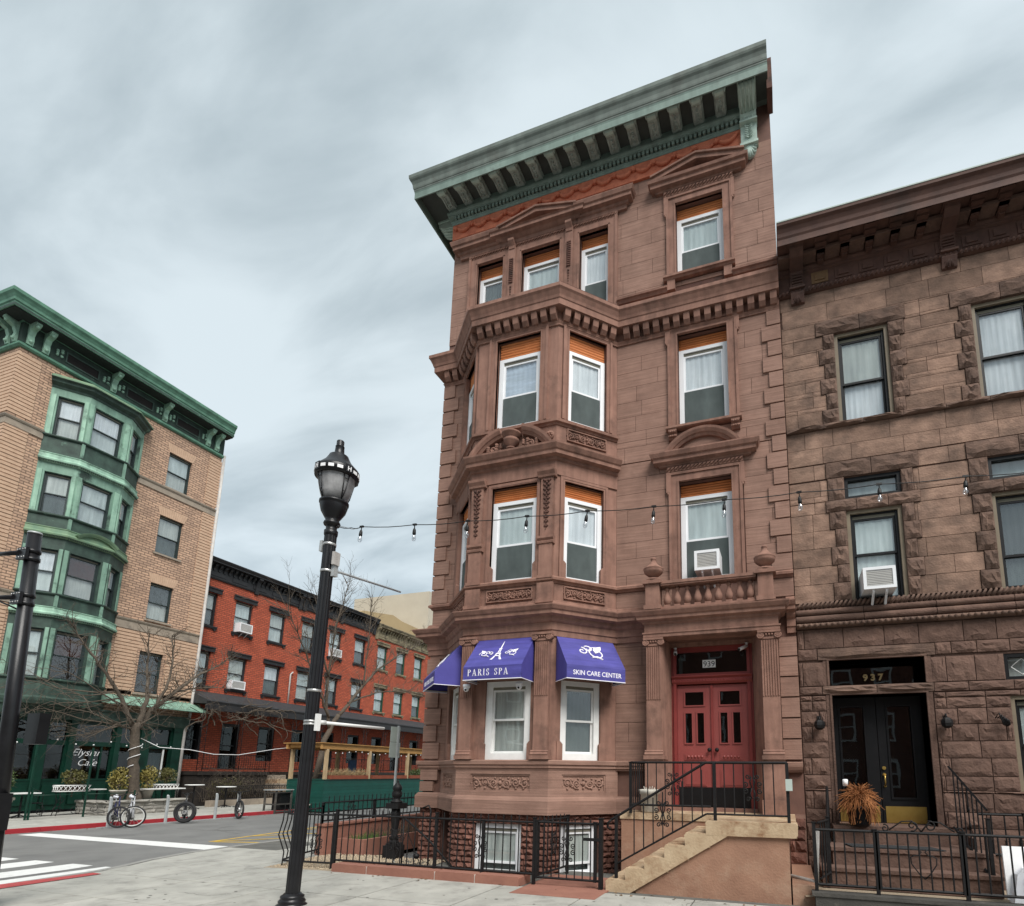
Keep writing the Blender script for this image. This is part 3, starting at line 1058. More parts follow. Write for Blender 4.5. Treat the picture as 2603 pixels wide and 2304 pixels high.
# flared stops at the foot of the openings
for F, a, c in ((BF, .47, 1.46), (BR_, .20, 1.05), (BL_, BS - 1.05, BS - .20)):
    for z, zz in ((5.38, 5.72), (1.945, 2.28)):
        for u, s in ((a, 1), (c, -1)):
            MB().prism(F, [(u - s * .06, z), (u + s * .055, z), (u + s * .055, zz - .05), (u + s * .01, zz), (u - s * .06, zz)], -.045, .02).build('jamb_stop', TR, H)
# fourth floor surround: jambs, mullions with carved drops, cornice with pediment
b = MB()
for a, c in ((.47, .70), (1.41, 1.885), (2.875, 3.35), (4.05, 4.265)):
    b.fb(F0, a, c, -.08, .04, 11.5, 14.2)
for a, c in ((.47, .53), (4.205, 4.27)):
    b.fb(F0, a, c, .03, .065, 11.5, 14.205)
for a, c in ((.665, .70), (1.41, 1.445), (1.85, 1.885), (2.875, 2.91), (3.315, 3.35), (4.05, 4.085)):
    b.fb(F0, a, c, .03, .055, 11.5, 13.96)
for a, c in ((.70, 1.41), (1.885, 2.875), (3.35, 4.05)):
    b.fb(F0, a, c, -.08, .04, 13.93, 14.2)
    b.fb(F0, a - .035, c + .035, .03, .055, 13.935, 13.97)
for a, c in ((1.55, 1.745), (3.015, 3.21)):
    b.fb(F0, a, c, .03, .075, 11.5, 14.18)
b.build('triple_window_surround', TR, H)
for u in (1.6475, 3.1125):
    d = MB()
    for i in range(13):
        d.fb(F0, u - .05, u + .05, .06, .10 - .0, 13.76 - i * .052 - .026, 13.76 - i * .052)
    for i in range(6):
        d.blob(F0.p(u, .07, 13.0 - i * .07), .034 - .003 * i, 6)
    d.build('carved_drop', 'brownstone_dark', H)
    d = MB()
    d.oprism(F0, [(.03, 14.02), (.09, 14.04), (.10, 14.1), (.17, 14.2), (.17, 14.26), (.03, 14.26)], u - .075, u + .075)
    d.build('corbel', TR, H)
CP = [(-.02, 14.2), (.06, 14.2), (.065, 14.29), (.10, 14.31), (.115, 14.36), (.20, 14.375), (.205, 14.45), (.235, 14.47), (.26, 14.55), (.26, 14.575), (.0, 14.62), (-.02, 14.62)]
MB().molding([(.28, .3), (.28, 0), (1.35, 0)], CP).build('window_cornice', TR, H)
MB().molding([(3.27, 0), (4.42, 0), (4.42, .05)], CP).build('window_cornice', TR, H)
MB().molding([(1.38, .05), (1.38, 0), (3.26, 0), (3.26, .05)], [(o + .04 if o > .1 else o, z) for o, z in CP[:8]] + [(.25, 14.49), (-.02, 14.5)]).build('window_cornice', TR, H)
def pediment(F, u0, u1, z0, apex, o, name='pediment'):
    c = (u0 + u1) / 2
    b = MB()
    t = .10
    for s in (-1, 1):
        e = u0 if s < 0 else u1
        L = c - e
        b.prism(F, [(e, z0), (e + L * .0, z0 + .05), (c, apex), (c, apex - t), (e + L * .16, z0)], -.02, o)
        b.prism(F, [(e + L * .0, z0 + .055), (e + L * .0, z0 + .10), (c, apex + .05), (c, apex + .004)], -.02, o + .04)
    b.prism(F, [(u0 + .15, z0), (u1 - .15, z0), (c, apex - t + .02)], -.02, .07)
    return b.build(name, TR, H)
pediment(F0, 1.30, 3.34, 14.50, 14.80, .23)
# carved friezes under the cornices
def frieze(F, u0, u1, z0, z1, o):
    b = MB()
    b.fb(F, u0, u1, -.02, o, z0, z1)
    n = int((u1 - u0) / .075)
    for i in range(n):
        u = u0 + (u1 - u0) * (i + .5) / n
        b.tube([F.p(u - .05, o + .002, z0 + .015), F.p(u, o + .02, (z0 + z1) / 2), F.p(u + .05, o + .002, z1 - .015)], [.008, .022, .008], 5)
    return b.build('carved_frieze', TR, H)
frieze(F0, .47, 1.55, 14.10, 14.2, .045)
frieze(F0, 1.75, 3.01, 14.10, 14.2, .045)
frieze(F0, 3.21, 4.27, 14.10, 14.2, .045)
frieze(F0, 5.32, 6.80, 14.16, 14.285, .062)
frieze(F0, 5.32, 6.80, 7.645, 7.76, .062)
# fourth floor right: pediment, sill and blocks
CPR = [(-.02, 14.285), (.07, 14.285), (.08, 14.32), (.17, 14.34), (.175, 14.42), (.215, 14.44), (.23, 14.50), (-.02, 14.52)]
MB().molding([(5.22, .03), (5.22, 0), (6.90, 0), (6.90, .03)], CPR).build('window_cornice', TR, H)
pediment(F0, 5.06, 7.06, 14.51, 14.83, .21)
b = MB()
b.oprism(F0, [(-.14, 12.03), (.08, 12.03), (.10, 12.06), (.13, 12.075), (.13, 12.125), (.06, 12.14), (-.14, 12.15)], 5.30, 6.79)
b.build('window_sill', TR, H)
for a in (5.38, 6.56):
    MB().fb(F0, a, a + .165, -.02, .075, 11.80, 12.03).build('sill_block', TR, H)
MB().fb(F0, 5.545, 6.56, -.05, -.012, 11.60, 12.03).build('recess_panel', 'brownstone_dark', H)
# third floor right sill on consoles
b = MB()
b.oprism(F0, [(-.14, 8.54), (.10, 8.54), (.13, 8.56), (.13, 8.605), (-.14, 8.63)], 5.32, 6.81)
b.build('window_sill', TR, H)
for a in (5.37, 6.605):
    b = MB()
    b.oprism(F0, [(-.02, 8.34), (.04, 8.34), (.09, 8.40), (.06, 8.45), (.11, 8.50), (.11, 8.54), (-.02, 8.54)], a, a + .165)
    for i in range(3):
        b.blob(F0.p(a + .04 + .042 * i, .09, 8.40), .026, 6)
        b.blob(F0.p(a + .04 + .042 * i, .10, 8.49), .026, 6)
    b.build('console', TR, H)
# second floor right: cornice with segmental arch
CA = [(-.02, 7.76), (.07, 7.76), (.08, 7.79), (.17, 7.82), (.175, 7.89), (.21, 7.91), (.24, 7.985), (.24, 8.01), (-.02, 8.03)]
MB().molding([(5.24, .03), (5.24, 0), (6.88, 0), (6.88, .03)], CA).build('window_cornice', TR, H)
def arch(F, c, zb, hw, rise, o, name, gap=None, t=.16):
    R_ = (hw * hw + rise * rise) / (2 * rise)
    zc_ = zb + rise - R_
    th = math.asin(hw / R_)
    n = 20
    spans = [(-th, th)] if not gap else [(-th, -gap), (gap, th)]
    for a, e in spans:
        b = MB()
        m_ = n if not gap else n // 2
        pr = [(0, -.02), (0, o - .05), (.05, o - .02), (.06, o), (.115, o + .03), (t, o + .04), (t, -.02)]
        vs, fs = [], []
        for i in range(m_ + 1):
            an = a + (e - a) * i / m_
            for r_, oo in pr:
                vs.append(F.p(c + (R_ - t + r_) * math.sin(an), oo, zc_ + (R_ - t + r_) * math.cos(an)))
        k = len(pr)
        for i in range(m_):
            for j in range(k):
                fs.append((i * k + j, i * k + (j + 1) % k, (i + 1) * k + (j + 1) % k, (i + 1) * k + j))
        fs += [tuple(range(k)), tuple(m_ * k + j for j in range(k - 1, -1, -1))]
        b.add(vs, fs)
        ob = b.build(name, TR, H)
    return ob
arch(F0, 6.04, 8.01, .74, .43, .17, 'segmental_pediment')
b = MB()
b.prism(F0, [(6.04 + .64 * math.cos(math.pi * i / 12), 8.015 + .34 * math.sin(math.pi * i / 12)) for i in range(13)], -.01, .06)
b.build('tympanum', ST, H)
# bay: broken segmental pediment with an urn
arch(BF, .93, 8.04, .93, .54, .19, 'broken_pediment', gap=.24, t=.17)
b = MB()
b.prism(BF, [(.93 + .80 * math.cos(math.pi * i / 12), 8.04 + .42 * math.sin(math.pi * i / 12)) for i in range(13)], -.02, .05)
b.build('tympanum', ST, H)
b = MB()
b.lathe(BF.p(.93, .15, 8.06), [(.04, 0), (.10, .01), (.10, .03), (.045, .05), (.05, .07), (.15, .16), (.16, .21), (.12, .24), (.12, .26), (.20, .31), (.21, .34), (.19, .35)], 14)
for s in (-1, 1):
    for i in range(14):
        an = i * .9
        b.blob(BF.p(.93 + s * (.25 + .16 * (i % 4) * .6), .12, 8.10 + .035 * (i % 5)), .035 + .012 * (i % 2), 6)
    sp = spiral(.93 + s * .42, 8.13, .09, 1.4, 0, 14, s)
    b.tube([BF.p(u, .14, z) for u, z in sp], .018, 5)
b.build('urn_carving', TR, H)
b = MB()
b.lathe((0, 0, 0), [(.085, 0), (.10, .015), (.085, .03), (.05, .02)], 12)
pt = BF.p(1.70, .0, 8.32)
b2 = MB()
b2.add([(pt[0] + x, pt[1] - z, pt[2] + y) for x, y, z in b.v], b.f, True)
for i in range(6):
    b2.blob(BF.p(1.70 + .05 * math.cos(i * 1.047), .03, 8.32 + .05 * math.sin(i * 1.047)), .026, 6)
b2.blob(BF.p(1.70, .035, 8.32), .022, 6)
b2.build('rosette', TR, H)
# carved panels
def panel(F, u0, u1, z0, z1, o, border=.03, r=.013, m=TR):
    b = MB()
    b.fb(F, u0, u1, o - .03, o, z0, z0 + border)
    b.fb(F, u0, u1, o - .03, o, z1 - border, z1)
    b.fb(F, u0, u0 + border, o - .03, o, z0 + border, z1 - border)
    b.fb(F, u1 - border, u1, o - .03, o, z0 + border, z1 - border)
    relief(b, F, u0 + border, u1 - border, z0 + border, z1 - border, o - .016, r)
    return b.build('carved_panel', m, H)
panel(BF, .29, 1.51, 1.365, 1.685, .035, .028, .017, 'brownstone')
panel(BR_, .24, 1.12, 1.365, 1.685, .035, .028, .016, 'brownstone')
panel(BL_, .24, 1.12, 1.365, 1.685, .035, .028, .016, 'brownstone')
panel(BF, .44, 1.43, 4.965, 5.205, .032, .022)
panel(BR_, .22, 1.10, 4.965, 5.215, .032, .022)
panel(BL_, BS - 1.10, BS - .22, 4.965, 5.215, .032, .022)
panel(BR_, .22, 1.10, 8.24, 8.50, .032, .022)
panel(BL_, BS - 1.10, BS - .22, 8.24, 8.50, .032, .022)

# pilasters
def volutes(b, F, u0, u1, z, o):
    for s, u in ((1, u0), (-1, u1)):
        b.tube([F.p(a, o, c) for a, c in spiral(u, z, .062, 1.75, math.pi / 2, 18, s)], .014, 5)
        b.tube([F.p(u, o - .10, z), F.p(u, o + .008, z)], .055, 10)
    b.tube([F.p(u0, o, z + .06), F.p((u0 + u1) / 2, o, z + .048), F.p(u1, o, z + .06)], .013, 5)
    n = 5
    for i in range(n):
        b.blob(F.p(u0 + (u1 - u0) * (i + 1) / (n + 1), o - .005, z + .01), .024, 6)
def pilaster(F, u0, u1, z0, z1, o, zf=None, nfl=6, parent=None, back=-.02):
    b = MB()
    e = .03
    b.fb(F, u0 - e - .02, u1 + e + .02, back, o + .045, z0, z0 + .07)
    b.oprism(F, [(back, z0 + .07), (o + .04, z0 + .07), (o + .05, z0 + .09), (o + .035, z0 + .115), (o + .02, z0 + .125), (o + .025, z0 + .145), (o + .012, z0 + .165), (back, z0 + .165)], u0 - e, u1 + e)
    b.fb(F, u0, u1, back, o, z0 + .165, z1 - .15)
    if zf:
        wd = (u1 - u0 - .03) / nfl
        for i in range(nfl + 1):
            b.fb(F, u0 + .015 + i * wd - .010, u0 + .015 + i * wd + .010, o - .005, o + .016, zf, z1 - .17)
    b.fb(F, u0 - .015, u1 + .015, back, o + .02, z1 - .15, z1 - .115)
    b.fb(F, u0, u1, back, o + .01, z1 - .115, z1 - .04)
    volutes(b, F, u0 - .01, u1 + .01, z1 - .085, o + .03)
    b.fb(F, u0 - .05, u1 + .05, back, o + .05, z1 - .04, z1)
    return b.build('pilaster', TR, H)
pilaster(BF, .02, .28, 1.95, 4.27, .10, 3.10)
pilaster(BF, 1.56, 1.84, 1.95, 4.27, .10, 3.10)
def carved_pilaster(F, u0, u1):
    b = MB()
    b.fb(F, u0 - .02, u1 + .02, -.02, .09, 5.34, 5.40)
    b.fb(F, u0, u1, -.02, .07, 5.40, 6.03)
    b.oprism(F, [(-.02, 6.03), (.09, 6.03), (.10, 6.07), (.075, 6.09), (.11, 6.13), (.11, 6.18), (-.02, 6.19)], u0 - .03, u1 + .03)
    b.fb(F, u0 + .01, u1 - .01, -.02, .06, 6.19, 7.40)
    b.oprism(F, [(-.02, 7.40), (.09, 7.40), (.10, 7.44), (.14, 7.50), (.15, 7.55), (-.02, 7.56)], u0 - .045, u1 + .045)
    b.build('pilaster', TR, H)
    d = MB()
    c = (u0 + u1) / 2
    for i in range(11):
        z = 7.33 - i * .095
        s = max(.3, 1 - i * .055)
        for q in (-1, 1):
            d.blob(F.p(c + q * .042 * s, .066, z), .034 * s, 6)
            d.tube([F.p(c, .064, z - .02), F.p(c + q * .06 * s, .072, z + .03), F.p(c + q * .085 * s, .064, z)], .011, 4)
        d.blob(F.p(c, .075, z - .045), .026 * s, 6)
    d.build('carved_drop', 'brownstone_dark', H)
carved_pilaster(BF, .02, .30)
carved_pilaster(BF, 1.555, 1.83)
for a in (-.02, 1.53):
    MB().fb(BF, a, a + .33, -.02, .06, 4.90, 5.26).fb(BF, a - .015, a + .345, -.02, .08, 4.86, 4.93).build('pilaster_pedestal', TR, H)

# ---- the great cornice
TC = [(-.02, 14.86), (.055, 14.86), (.06, 15.30), (-.02, 15.30)]
band('terracotta_frieze', TC, [(0, 2), (0, 0), (7.0, 0)], 'terracotta')
b = MB()
n = 15
for i in range(n):
    u = .05 + 6.9 * (i + .5) / n
    hw = 6.9 / n / 2
    pts = [F0.p(u - hw + 2 * hw * j / 8, .075, 15.20 - .17 * math.sin(math.pi * j / 8)) for j in range(9)]
    b.tube(pts, [.025 + .03 * math.sin(math.pi * j / 8) for j in range(9)], 6)
    for j in range(7):
        a = RND.uniform(0, 6)
        b.blob(F0.p(u - hw + 2 * hw * (j + .5) / 7, .09, 15.19 - .15 * math.sin(math.pi * (j + .5) / 7) + RND.uniform(-.03, .03)), .035, 6)
    b.blob(F0.p(u - hw, .08, 15.14), .065, 8)
    for q in range(6):
        b.blob(F0.p(u - hw + .05 * math.cos(q), .11, 15.14 + .05 * math.sin(q)), .025, 5)
b.build('garland', 'terracotta', H)
GP = [(-.02, 15.28), (.07, 15.28), (.085, 15.31), (.085, 15.34), (.10, 15.35), (.10, 15.37), (.04, 15.372), (.04, 15.468), (.15, 15.475), (.155, 15.51), (.175, 15.54), (.18, 15.58), (.13, 15.60), (.13, 15.80), (-.02, 15.80)]
PC = [(0, 3), (0, 0), (7.6, 0)]
band('cornice_bed_molding', GP, [(0, 3), (0, 0), (7.0, 0)], 'copper_pale')
DB = unit_block('copper_pale')
dm = MB()
for i in range(72):
    u = .02 + i * .0968
    dm.fb(F0, u, u + .055, .035, .145, 15.375, 15.466)
dm.build('small_dentils', 'copper_pale', H, kind='stuff')
CR_ = [(-.02, 15.80), (.10, 15.80), (.10, 15.785), (.70, 15.785), (.70, 15.60), (.715, 15.58), (.735, 15.58), (.735, 15.74), (.745, 15.78), (.755, 15.80), (.755, 15.83), (.765, 15.835), (.775, 15.87), (.785, 15.95), (.81, 16.02), (.84, 16.06), (.855, 16.10), (.86, 16.18), (.83, 16.20), (-.02, 16.24)]
mat('copper_crown', (.185, .215, .190), (.135, .16, .142), ns=2.4, bump=.1, streak=(5, 5, 1.2), rough=.7, dark=(.11, .115, .10), dscale=2.2, dlo=.52, dhi=.78)
cn = band('cornice', CR_, [(0, 3), (0, 0), (7.585, 0)], 'copper_crown')
MB().molding([(0, 3), (0, 0), (7.583, 0)], [(.698, 15.775), (.698, 15.598), (.714, 15.576), (.738, 15.576), (.738, 15.74), (.748, 15.778), (.70, 15.79)]).build('fascia', 'copper_pale', cn)
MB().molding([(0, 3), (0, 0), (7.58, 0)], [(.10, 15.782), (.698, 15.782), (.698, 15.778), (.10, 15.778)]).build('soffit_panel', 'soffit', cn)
mat('copper_scroll', (.48, .60, .53), (.36, .46, .40), ns=6, bump=.1, rough=.6)
BK = MB()
BK.oprism(F0, [(0, 0), (0, -.10), (.10, -.125), (.22, -.12), (.33, -.115), (.41, -.145), (.46, -.18), (.52, -.185), (.545, -.15), (.545, -.04), (0, -.0)], 0, .205)
for s in (.03, .175):
    BK.tube([F0.p(s, .12, -.155), F0.p(s, .25, -.125), F0.p(s, .38, -.112), F0.p(s, .49, -.135)], .02, 5)
BK.oprism(F0, [(0, -.045), (.56, -.045), (.56, 0), (0, 0)], -.018, .223)
for q in range(4):
    BK.blob(F0.p(.10, .12 + .09 * q, -.135), .03, 5)
_k = len(BK.f)
BK.tube([F0.p(-.024, .505, -.10), F0.p(.229, .505, -.10)], .058, 10)
BK.tube([F0.p(-.034, .51, -.10), F0.p(.239, .51, -.10)], .032, 8)
BK.oprism(F0, [(.38, -.125), (.42, -.16), (.47, -.192), (.53, -.195), (.56, -.15), (.56, -.04), (.38, -.04)], .012, .193)
BK = BK.mesh('modillion', 'copper_grey')
BK.materials.append(MATS['copper_scroll'])
for _p in BK.polygons[_k:]:
    _p.material_index = 1
for i in range(15):
    inst('modillion', BK, cn, (6.515 - .4755 * i, -.13, 15.776))
# big end consoles
def console_big(F, u):
    b = MB()
    b.oprism(F, [(.0, 14.80), (.10, 14.80), (.12, 15.0), (.10, 15.25), (.13, 15.35), (.17, 15.42), (.19, 15.50), (.30, 15.52), (.46, 15.54), (.58, 15.60), (.62, 15.66), (.62, 15.74), (0, 15.76)], u, u + .33)
    b.fb(F, u - .02, u + .35, 0, .64, 15.735, 15.78)
    b.fb(F, u - .015, u + .345, 0, .20, 15.27, 15.31)
    b.fb(F, u - .02, u + .35, 0, .14, 14.755, 14.81)
    for i in range(4):
        b.tube([F.p(u + .05 + .077 * i, .18, 15.50), F.p(u + .05 + .077 * i, .33, 15.50), F.p(u + .05 + .077 * i, .52, 15.56), F.p(u + .05 + .077 * i, .63, 15.67)], .022, 5)
    for i in range(6):
        for s in (-1, 1):
            b.tube([F.p(u + .165, .115, 15.2 - i * .055), F.p(u + .165 + s * .08, .14, 15.235 - i * .055)], [.022, .012], 5)
    for i in range(3):
        b.blob(F.p(u + .08 + .085 * i, .15, 15.38), .03, 6)
    for i in range(9):
        an = math.pi * (1 + i / 8)
        b.tube([F.p(u + .165, .09, 14.745), F.p(u + .165 + .145 * math.cos(an), .05, 14.75 + .27 * math.sin(an) * (.8 + .2 * abs(math.sin(an))))], [.02, .034], 6)
    b.prism(F, [(u + .165 + .15 * math.cos(math.pi * (1 + i / 10)), 14.755 + .25 * math.sin(math.pi * (1 + i / 10))) for i in range(11)], -.01, .05)
    return b.build('end_console', 'copper_scroll', H)
console_big(F0, 7.0)
console_big(Fr(0, 2, 0, -1), 1.55)
MB().box(7.56, 7.67, -.45, .05, 15.55, 16.3).build('party_parapet', 'brownstone_dark', H)

# ---- portico and balcony
pilaster(F0, 4.95, 5.225, 1.97, 4.20, .35, 3.05, 6, back=.0)
pilaster(F0, 7.0, 7.285, 1.97, 4.20, .35, 3.05, 6, back=.0)
for a, c in ((4.93, 5.25), (6.975, 7.31)):
    MB().fb(F0, a - .05, c + .03, -.02, .40, 1.06, 1.30).fb(F0, a - .01, c + .01, -.02, .37, 1.30, 1.97).build('pilaster_pedestal', TR, H)
b = MB()
b.add([F0.p(5.225, .33, z) for z in (1.06, 4.2)] + [F0.p(5.30, -.24, z) for z in (1.06, 4.2)] + [F0.p(5.10, -.24, z) for z in (1.06, 4.2)], [(0, 1, 3, 2), (0, 2, 4), (1, 5, 3), (0, 4, 5, 1), (2, 3, 5, 4)])
b.add([F0.p(7.0, .33, z) for z in (1.06, 4.2)] + [F0.p(6.82, -.24, z) for z in (1.06, 4.2)] + [F0.p(7.02, -.24, z) for z in (1.06, 4.2)], [(0, 1, 3, 2), (0, 2, 4), (1, 5, 3), (0, 4, 5, 1), (2, 3, 5, 4)])
b.prism(F0, [(5.22, 4.2), (7.0, 4.2), (6.82, 4.12), (5.30, 4.12)], -.24, -.2)
b.build('door_reveal', TR, H)
EP = [(4.92, 0), (4.92, -.36), (7.31, -.36), (7.31, 0)]
PE = [(-.3, 4.20), (.0, 4.20), (.02, 4.21), (.02, 4.265), (.035, 4.275), (.035, 4.30), (.0, 4.31), (.0, 4.45), (.03, 4.47), (.04, 4.505), (.12, 4.53), (.125, 4.585), (.15, 4.60), (.19, 4.665), (.195, 4.69), (-.05, 4.72)]
b = MB().molding(EP, PE)
b.fb(F0, 4.93, 7.30, -.1, .35, 4.205, 4.715)
b.build('portico_entablature', TR, H)
MB().molding([(7.45, 0), (7.6, 0)], [(o, z - .01) for o, z in E1]).build('first_floor_cornice', TR, H)
bal = MB()
for a in (4.955, 6.965):
    bal.fb(F0, a, a + .32, .28, .56, 4.70, 4.78)
    bal.fb(F0, a + .03, a + .29, .30, .535, 4.78, 5.19)
    bal.fb(F0, a - .02, a + .34, .26, .58, 5.19, 5.225)
    bal.fb(F0, a, a + .32, .28, .56, 5.225, 5.27)
bal.fb(F0, 5.27, 6.97, .32, .50, 4.70, 4.745)
bal.fb(F0, 5.27, 6.97, .30, .53, 5.14, 5.17)
bal.fb(F0, 5.27, 6.97, .285, .545, 5.17, 5.225)
bal = bal.build('balustrade', TR, H)
bm_ = MB()
bm_.box(-.055, .055, -.055, .055, 0, .04)
bm_.lathe((0, 0, .04), [(.03, 0), (.055, .02), (.072, .075), (.07, .12), (.045, .20), (.03, .25), (.028, .28), (.046, .295), (.046, .31), (.03, .32), (.04, .345)], 10)
bm_.box(-.05, .05, -.05, .05, .385, .396)
bm_ = bm_.mesh('baluster', TR)
for i in range(9):
    inst('baluster', bm_, bal, (5.375 + 1.49 * i / 8, -.41, 4.746))
um = MB().lathe((0, 0, 0), [(.15, 0), (.15, .03), (.06, .05), (.05, .08), (.11, .11), (.17, .16), (.185, .20), (.18, .215), (.19, .225), (.19, .245), (.15, .27), (.09, .32), (.05, .38), (.045, .42), (.055, .43), (.045, .46), (.01, .47)], 18).mesh('urn', TR)
for x in (5.115, 7.125):
    inst('urn', um, bal, (x, -.42, 5.27))

# ---- front door
FD = Fr(0, .25, 1, 0)
b = MB()
b.fb(FD, 5.30, 5.40, -.1, .0, 1.10, 4.12)
b.fb(FD, 6.715, 6.815, -.1, .0, 1.10, 4.12)
b.fb(FD, 5.40, 6.715, -.1, .0, 4.02, 4.12)
b.fb(FD, 5.345, 5.40, 0, .03, 1.10, 4.06)
b.fb(FD, 6.715, 6.77, 0, .03, 1.10, 4.06)
b.fb(FD, 5.40, 6.715, -.08, .03, 3.535, 3.60)
b.oprism(FD, [(-.08, 3.40), (.02, 3.40), (.05, 3.44), (.05, 3.50), (.09, 3.53), (.09, 3.55), (-.08, 3.56)], 5.32, 6.80)
for i in range(26):
    b.blob(FD.p(5.36 + i * .0555, .045, 3.465), .022, 5)
df = b.build('door_frame', 'door_trim_red', H)
b = MB().fb(FD, 5.40, 6.715, -.07, -.06, 3.60, 4.02)
b.build('transom_pane', 'glass_dark', df)
MB().fb(FD, 5.40, 6.715, -.14, -.13, 3.60, 4.02).build('transom_backing', 'interior', df)
MB().fb(FD, 5.43, 5.50, -.12, -.10, 3.60, 4.0).build('transom_blind', 'curtain_dim', df)
MB().fb(FD, 5.895, 6.14, -.058, -.053, 3.715, 3.865).build('number_plate', 'white_card', df)
text_mb('939', .15, FD, 6.0175, 3.735, -.052, .002, .0, align='CENTER').build('house_number', 'black_ink', df)
def leaf(u0, u1, flip):
    b = MB()
    o = -.05
    pn = []
    W_ = u1 - u0
    gl = [(u0 + .15, u1 - .15, 3.0, 3.25), (u0 + .15, u0 + W_ * .42, 2.29, 2.85), (u1 - W_ * .42, u1 - .15, 2.29, 2.85)]
    b.rects(FD, u0, u1, 1.12, 3.38, o - .05, o, gl)
    for g_ in gl:
        for a in ((g_[0] - .025, g_[0], g_[2] - .025, g_[3] + .025), (g_[1], g_[1] + .025, g_[2] - .025, g_[3] + .025), (g_[0], g_[1], g_[2] - .025, g_[2]), (g_[0], g_[1], g_[3], g_[3] + .025)):
            b.fb(FD, a[0], a[1], o, o + .018, a[2], a[3])
    for z0, z1 in ((1.50, 1.80), (1.97, 2.10)):
        b.fb(FD, u0 + .12, u1 - .12, o, o + .012, z0, z1)
        b.fb(FD, u0 + .145, u1 - .145, o + .012, o + .02, z0 + .025, z1 - .025)
    for i in range(5):
        b.blob(FD.p(u0 + .2 + i * (W_ - .4) / 4, o + .016, 2.035), .03, 6)
    d = b.build('door_leaf', 'door_red', H)
    for g_ in gl:
        MB().fb(FD, g_[0], g_[1], o - .03, o - .024, g_[2], g_[3]).build('pane', 'glass_dark', d)
    MB().fb(FD, u0 + .05, u1 - .05, o - .10, o - .09, 2.2, 3.35).build('inner_dark', 'interior', d)
    MB().fb(FD, u0 + .01, u1 - .01, o, o + .008, 1.12 + .19, 1.12 + .36).build('kick_plate', 'black_paint', d)
    MB().fb(FD, u0 + .01, u1 - .01, o, o + .006, 1.122, 1.31).build('lower_plate', 'black_paint', d)
    k = MB()
    ku = u1 - .055 if not flip else u0 + .075
    k.lathe((0, 0, 0), [(.03, 0), (.03, .01), (.015, .02), (.015, .04), (.036, .055), (.038, .075), (.025, .09), (.005, .094)], 12)
    p_ = FD.p(ku, o, 2.16)
    k2 = MB()
    k2.add([(p_[0] + x, p_[1] - z, p_[2] + y) for x, y, z in k.v], k.f, True)
    k2.build('knob', 'black_iron', d)
leaf(5.402, 6.05, False)
leaf(6.056, 6.713, True)
MB().fb(FD, 6.035, 6.075, -.05, -.02, 1.13, 3.38).build('astragal', 'door_trim_red', H)
MB().fb(FD, 5.28, 6.83, -.2, .10, 1.06, 1.12).build('door_sill', TR, H)
MB().fb(F0, 4.6, 7.6, -.3, -.0, -.15, 1.06).build('wall_base', ST, H)

# ---- rock-faced basement
RB = [rough_block('rock_face', s, .55, 4, 3) for s in range(6)]
def rock(F, u0, u1, z0, z1, o, opens, hb=.094, L=.2):
    ashlar('rock_brick', RB, H, F, u0, u1, courses(z0, z1, hb), L, opens, o, .09, .012, jit=.12)
b = MB()
WB, WBS = (.40, 1.34, -.2, .80), (.26, 1.0, -.2, .80)
b.rects(BF, 0, BW, -.16, .98, -.3, -.01, [WB])
b.rects(BR_, 0, BS, -.16, .98, -.3, -.01, [WBS])
b.rects(BL_, 0, BS, -.16, .98, -.3, -.01, [(.12, .92, -.2, .95)])
b.box(0, .5, -.0, .3, -.16, .98)
b.build('basement_wall', 'brownstone_dark', H)
rock(BF, -.015, BW + .015, -.1, .98, .012, [WB])
rock(BR_, 0, BS, -.1, .98, .012, [WBS])
rock(BL_, .9, BS, -.1, .98, .012, [])
rock(F0, -.02, .52, -.1, .98, .012, [])
rock(F0, 4.26, 4.75, -.1, .98, .012, [])
rock(F0, 7.33, 7.6, -.1, 1.0, .012, [], .19, .28)
MB().fb(BL_, .12, .92, -.5, -.45, -.15, .95).build('cellar_opening', 'interior', H)
window(H, BF, .405, 1.335, -.1, .80, .05, fw=.10, casing='white_vinyl', up='curtain_dim', lo='screen', rail=.22, lo_front=False)
window(H, BR_, .265, .995, -.1, .80, .05, fw=.10, casing='white_vinyl', up='curtain_dim', lo='screen', rail=.22, lo_front=False)
# ================================================================ no. 937 next door
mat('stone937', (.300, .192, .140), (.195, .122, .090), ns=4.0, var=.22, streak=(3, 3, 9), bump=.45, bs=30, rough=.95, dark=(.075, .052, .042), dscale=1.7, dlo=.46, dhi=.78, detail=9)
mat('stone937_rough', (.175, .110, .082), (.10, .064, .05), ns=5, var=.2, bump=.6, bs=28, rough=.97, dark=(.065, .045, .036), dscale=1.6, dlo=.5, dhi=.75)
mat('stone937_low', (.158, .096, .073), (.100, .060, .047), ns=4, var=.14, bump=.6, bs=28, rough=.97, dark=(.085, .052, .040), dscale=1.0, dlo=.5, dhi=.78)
mat('cornice937', (.115, .058, .042), (.07, .034, .026), ns=3, bump=.15, rough=.7, dark=(.03, .022, .018), dscale=1.2, dlo=.52, dhi=.8)
mat('cornice937_gilt', (.20, .115, .055), (.14, .08, .04), ns=6, bump=.2, rough=.7)
mat('metal_edge', (.46, .52, .48), (.40, .46, .42), bump=0, rough=.5)
mat('olive_trim', (.215, .175, .12), (.17, .135, .095), ns=4, bump=.05, rough=.6)
F7 = Fr(0, .03, 1, 0)
N7 = thing('stone_townhouse', 'lower brown sandstone townhouse with rough window quoins and dark bracketed cornice', 'building', (7.6, 0, 0))
X0, X1 = 7.61, 13.2
W3s = [(8.545, 9.46, 8.15, 9.99), (10.80, 11.72, 8.15, 9.99)]
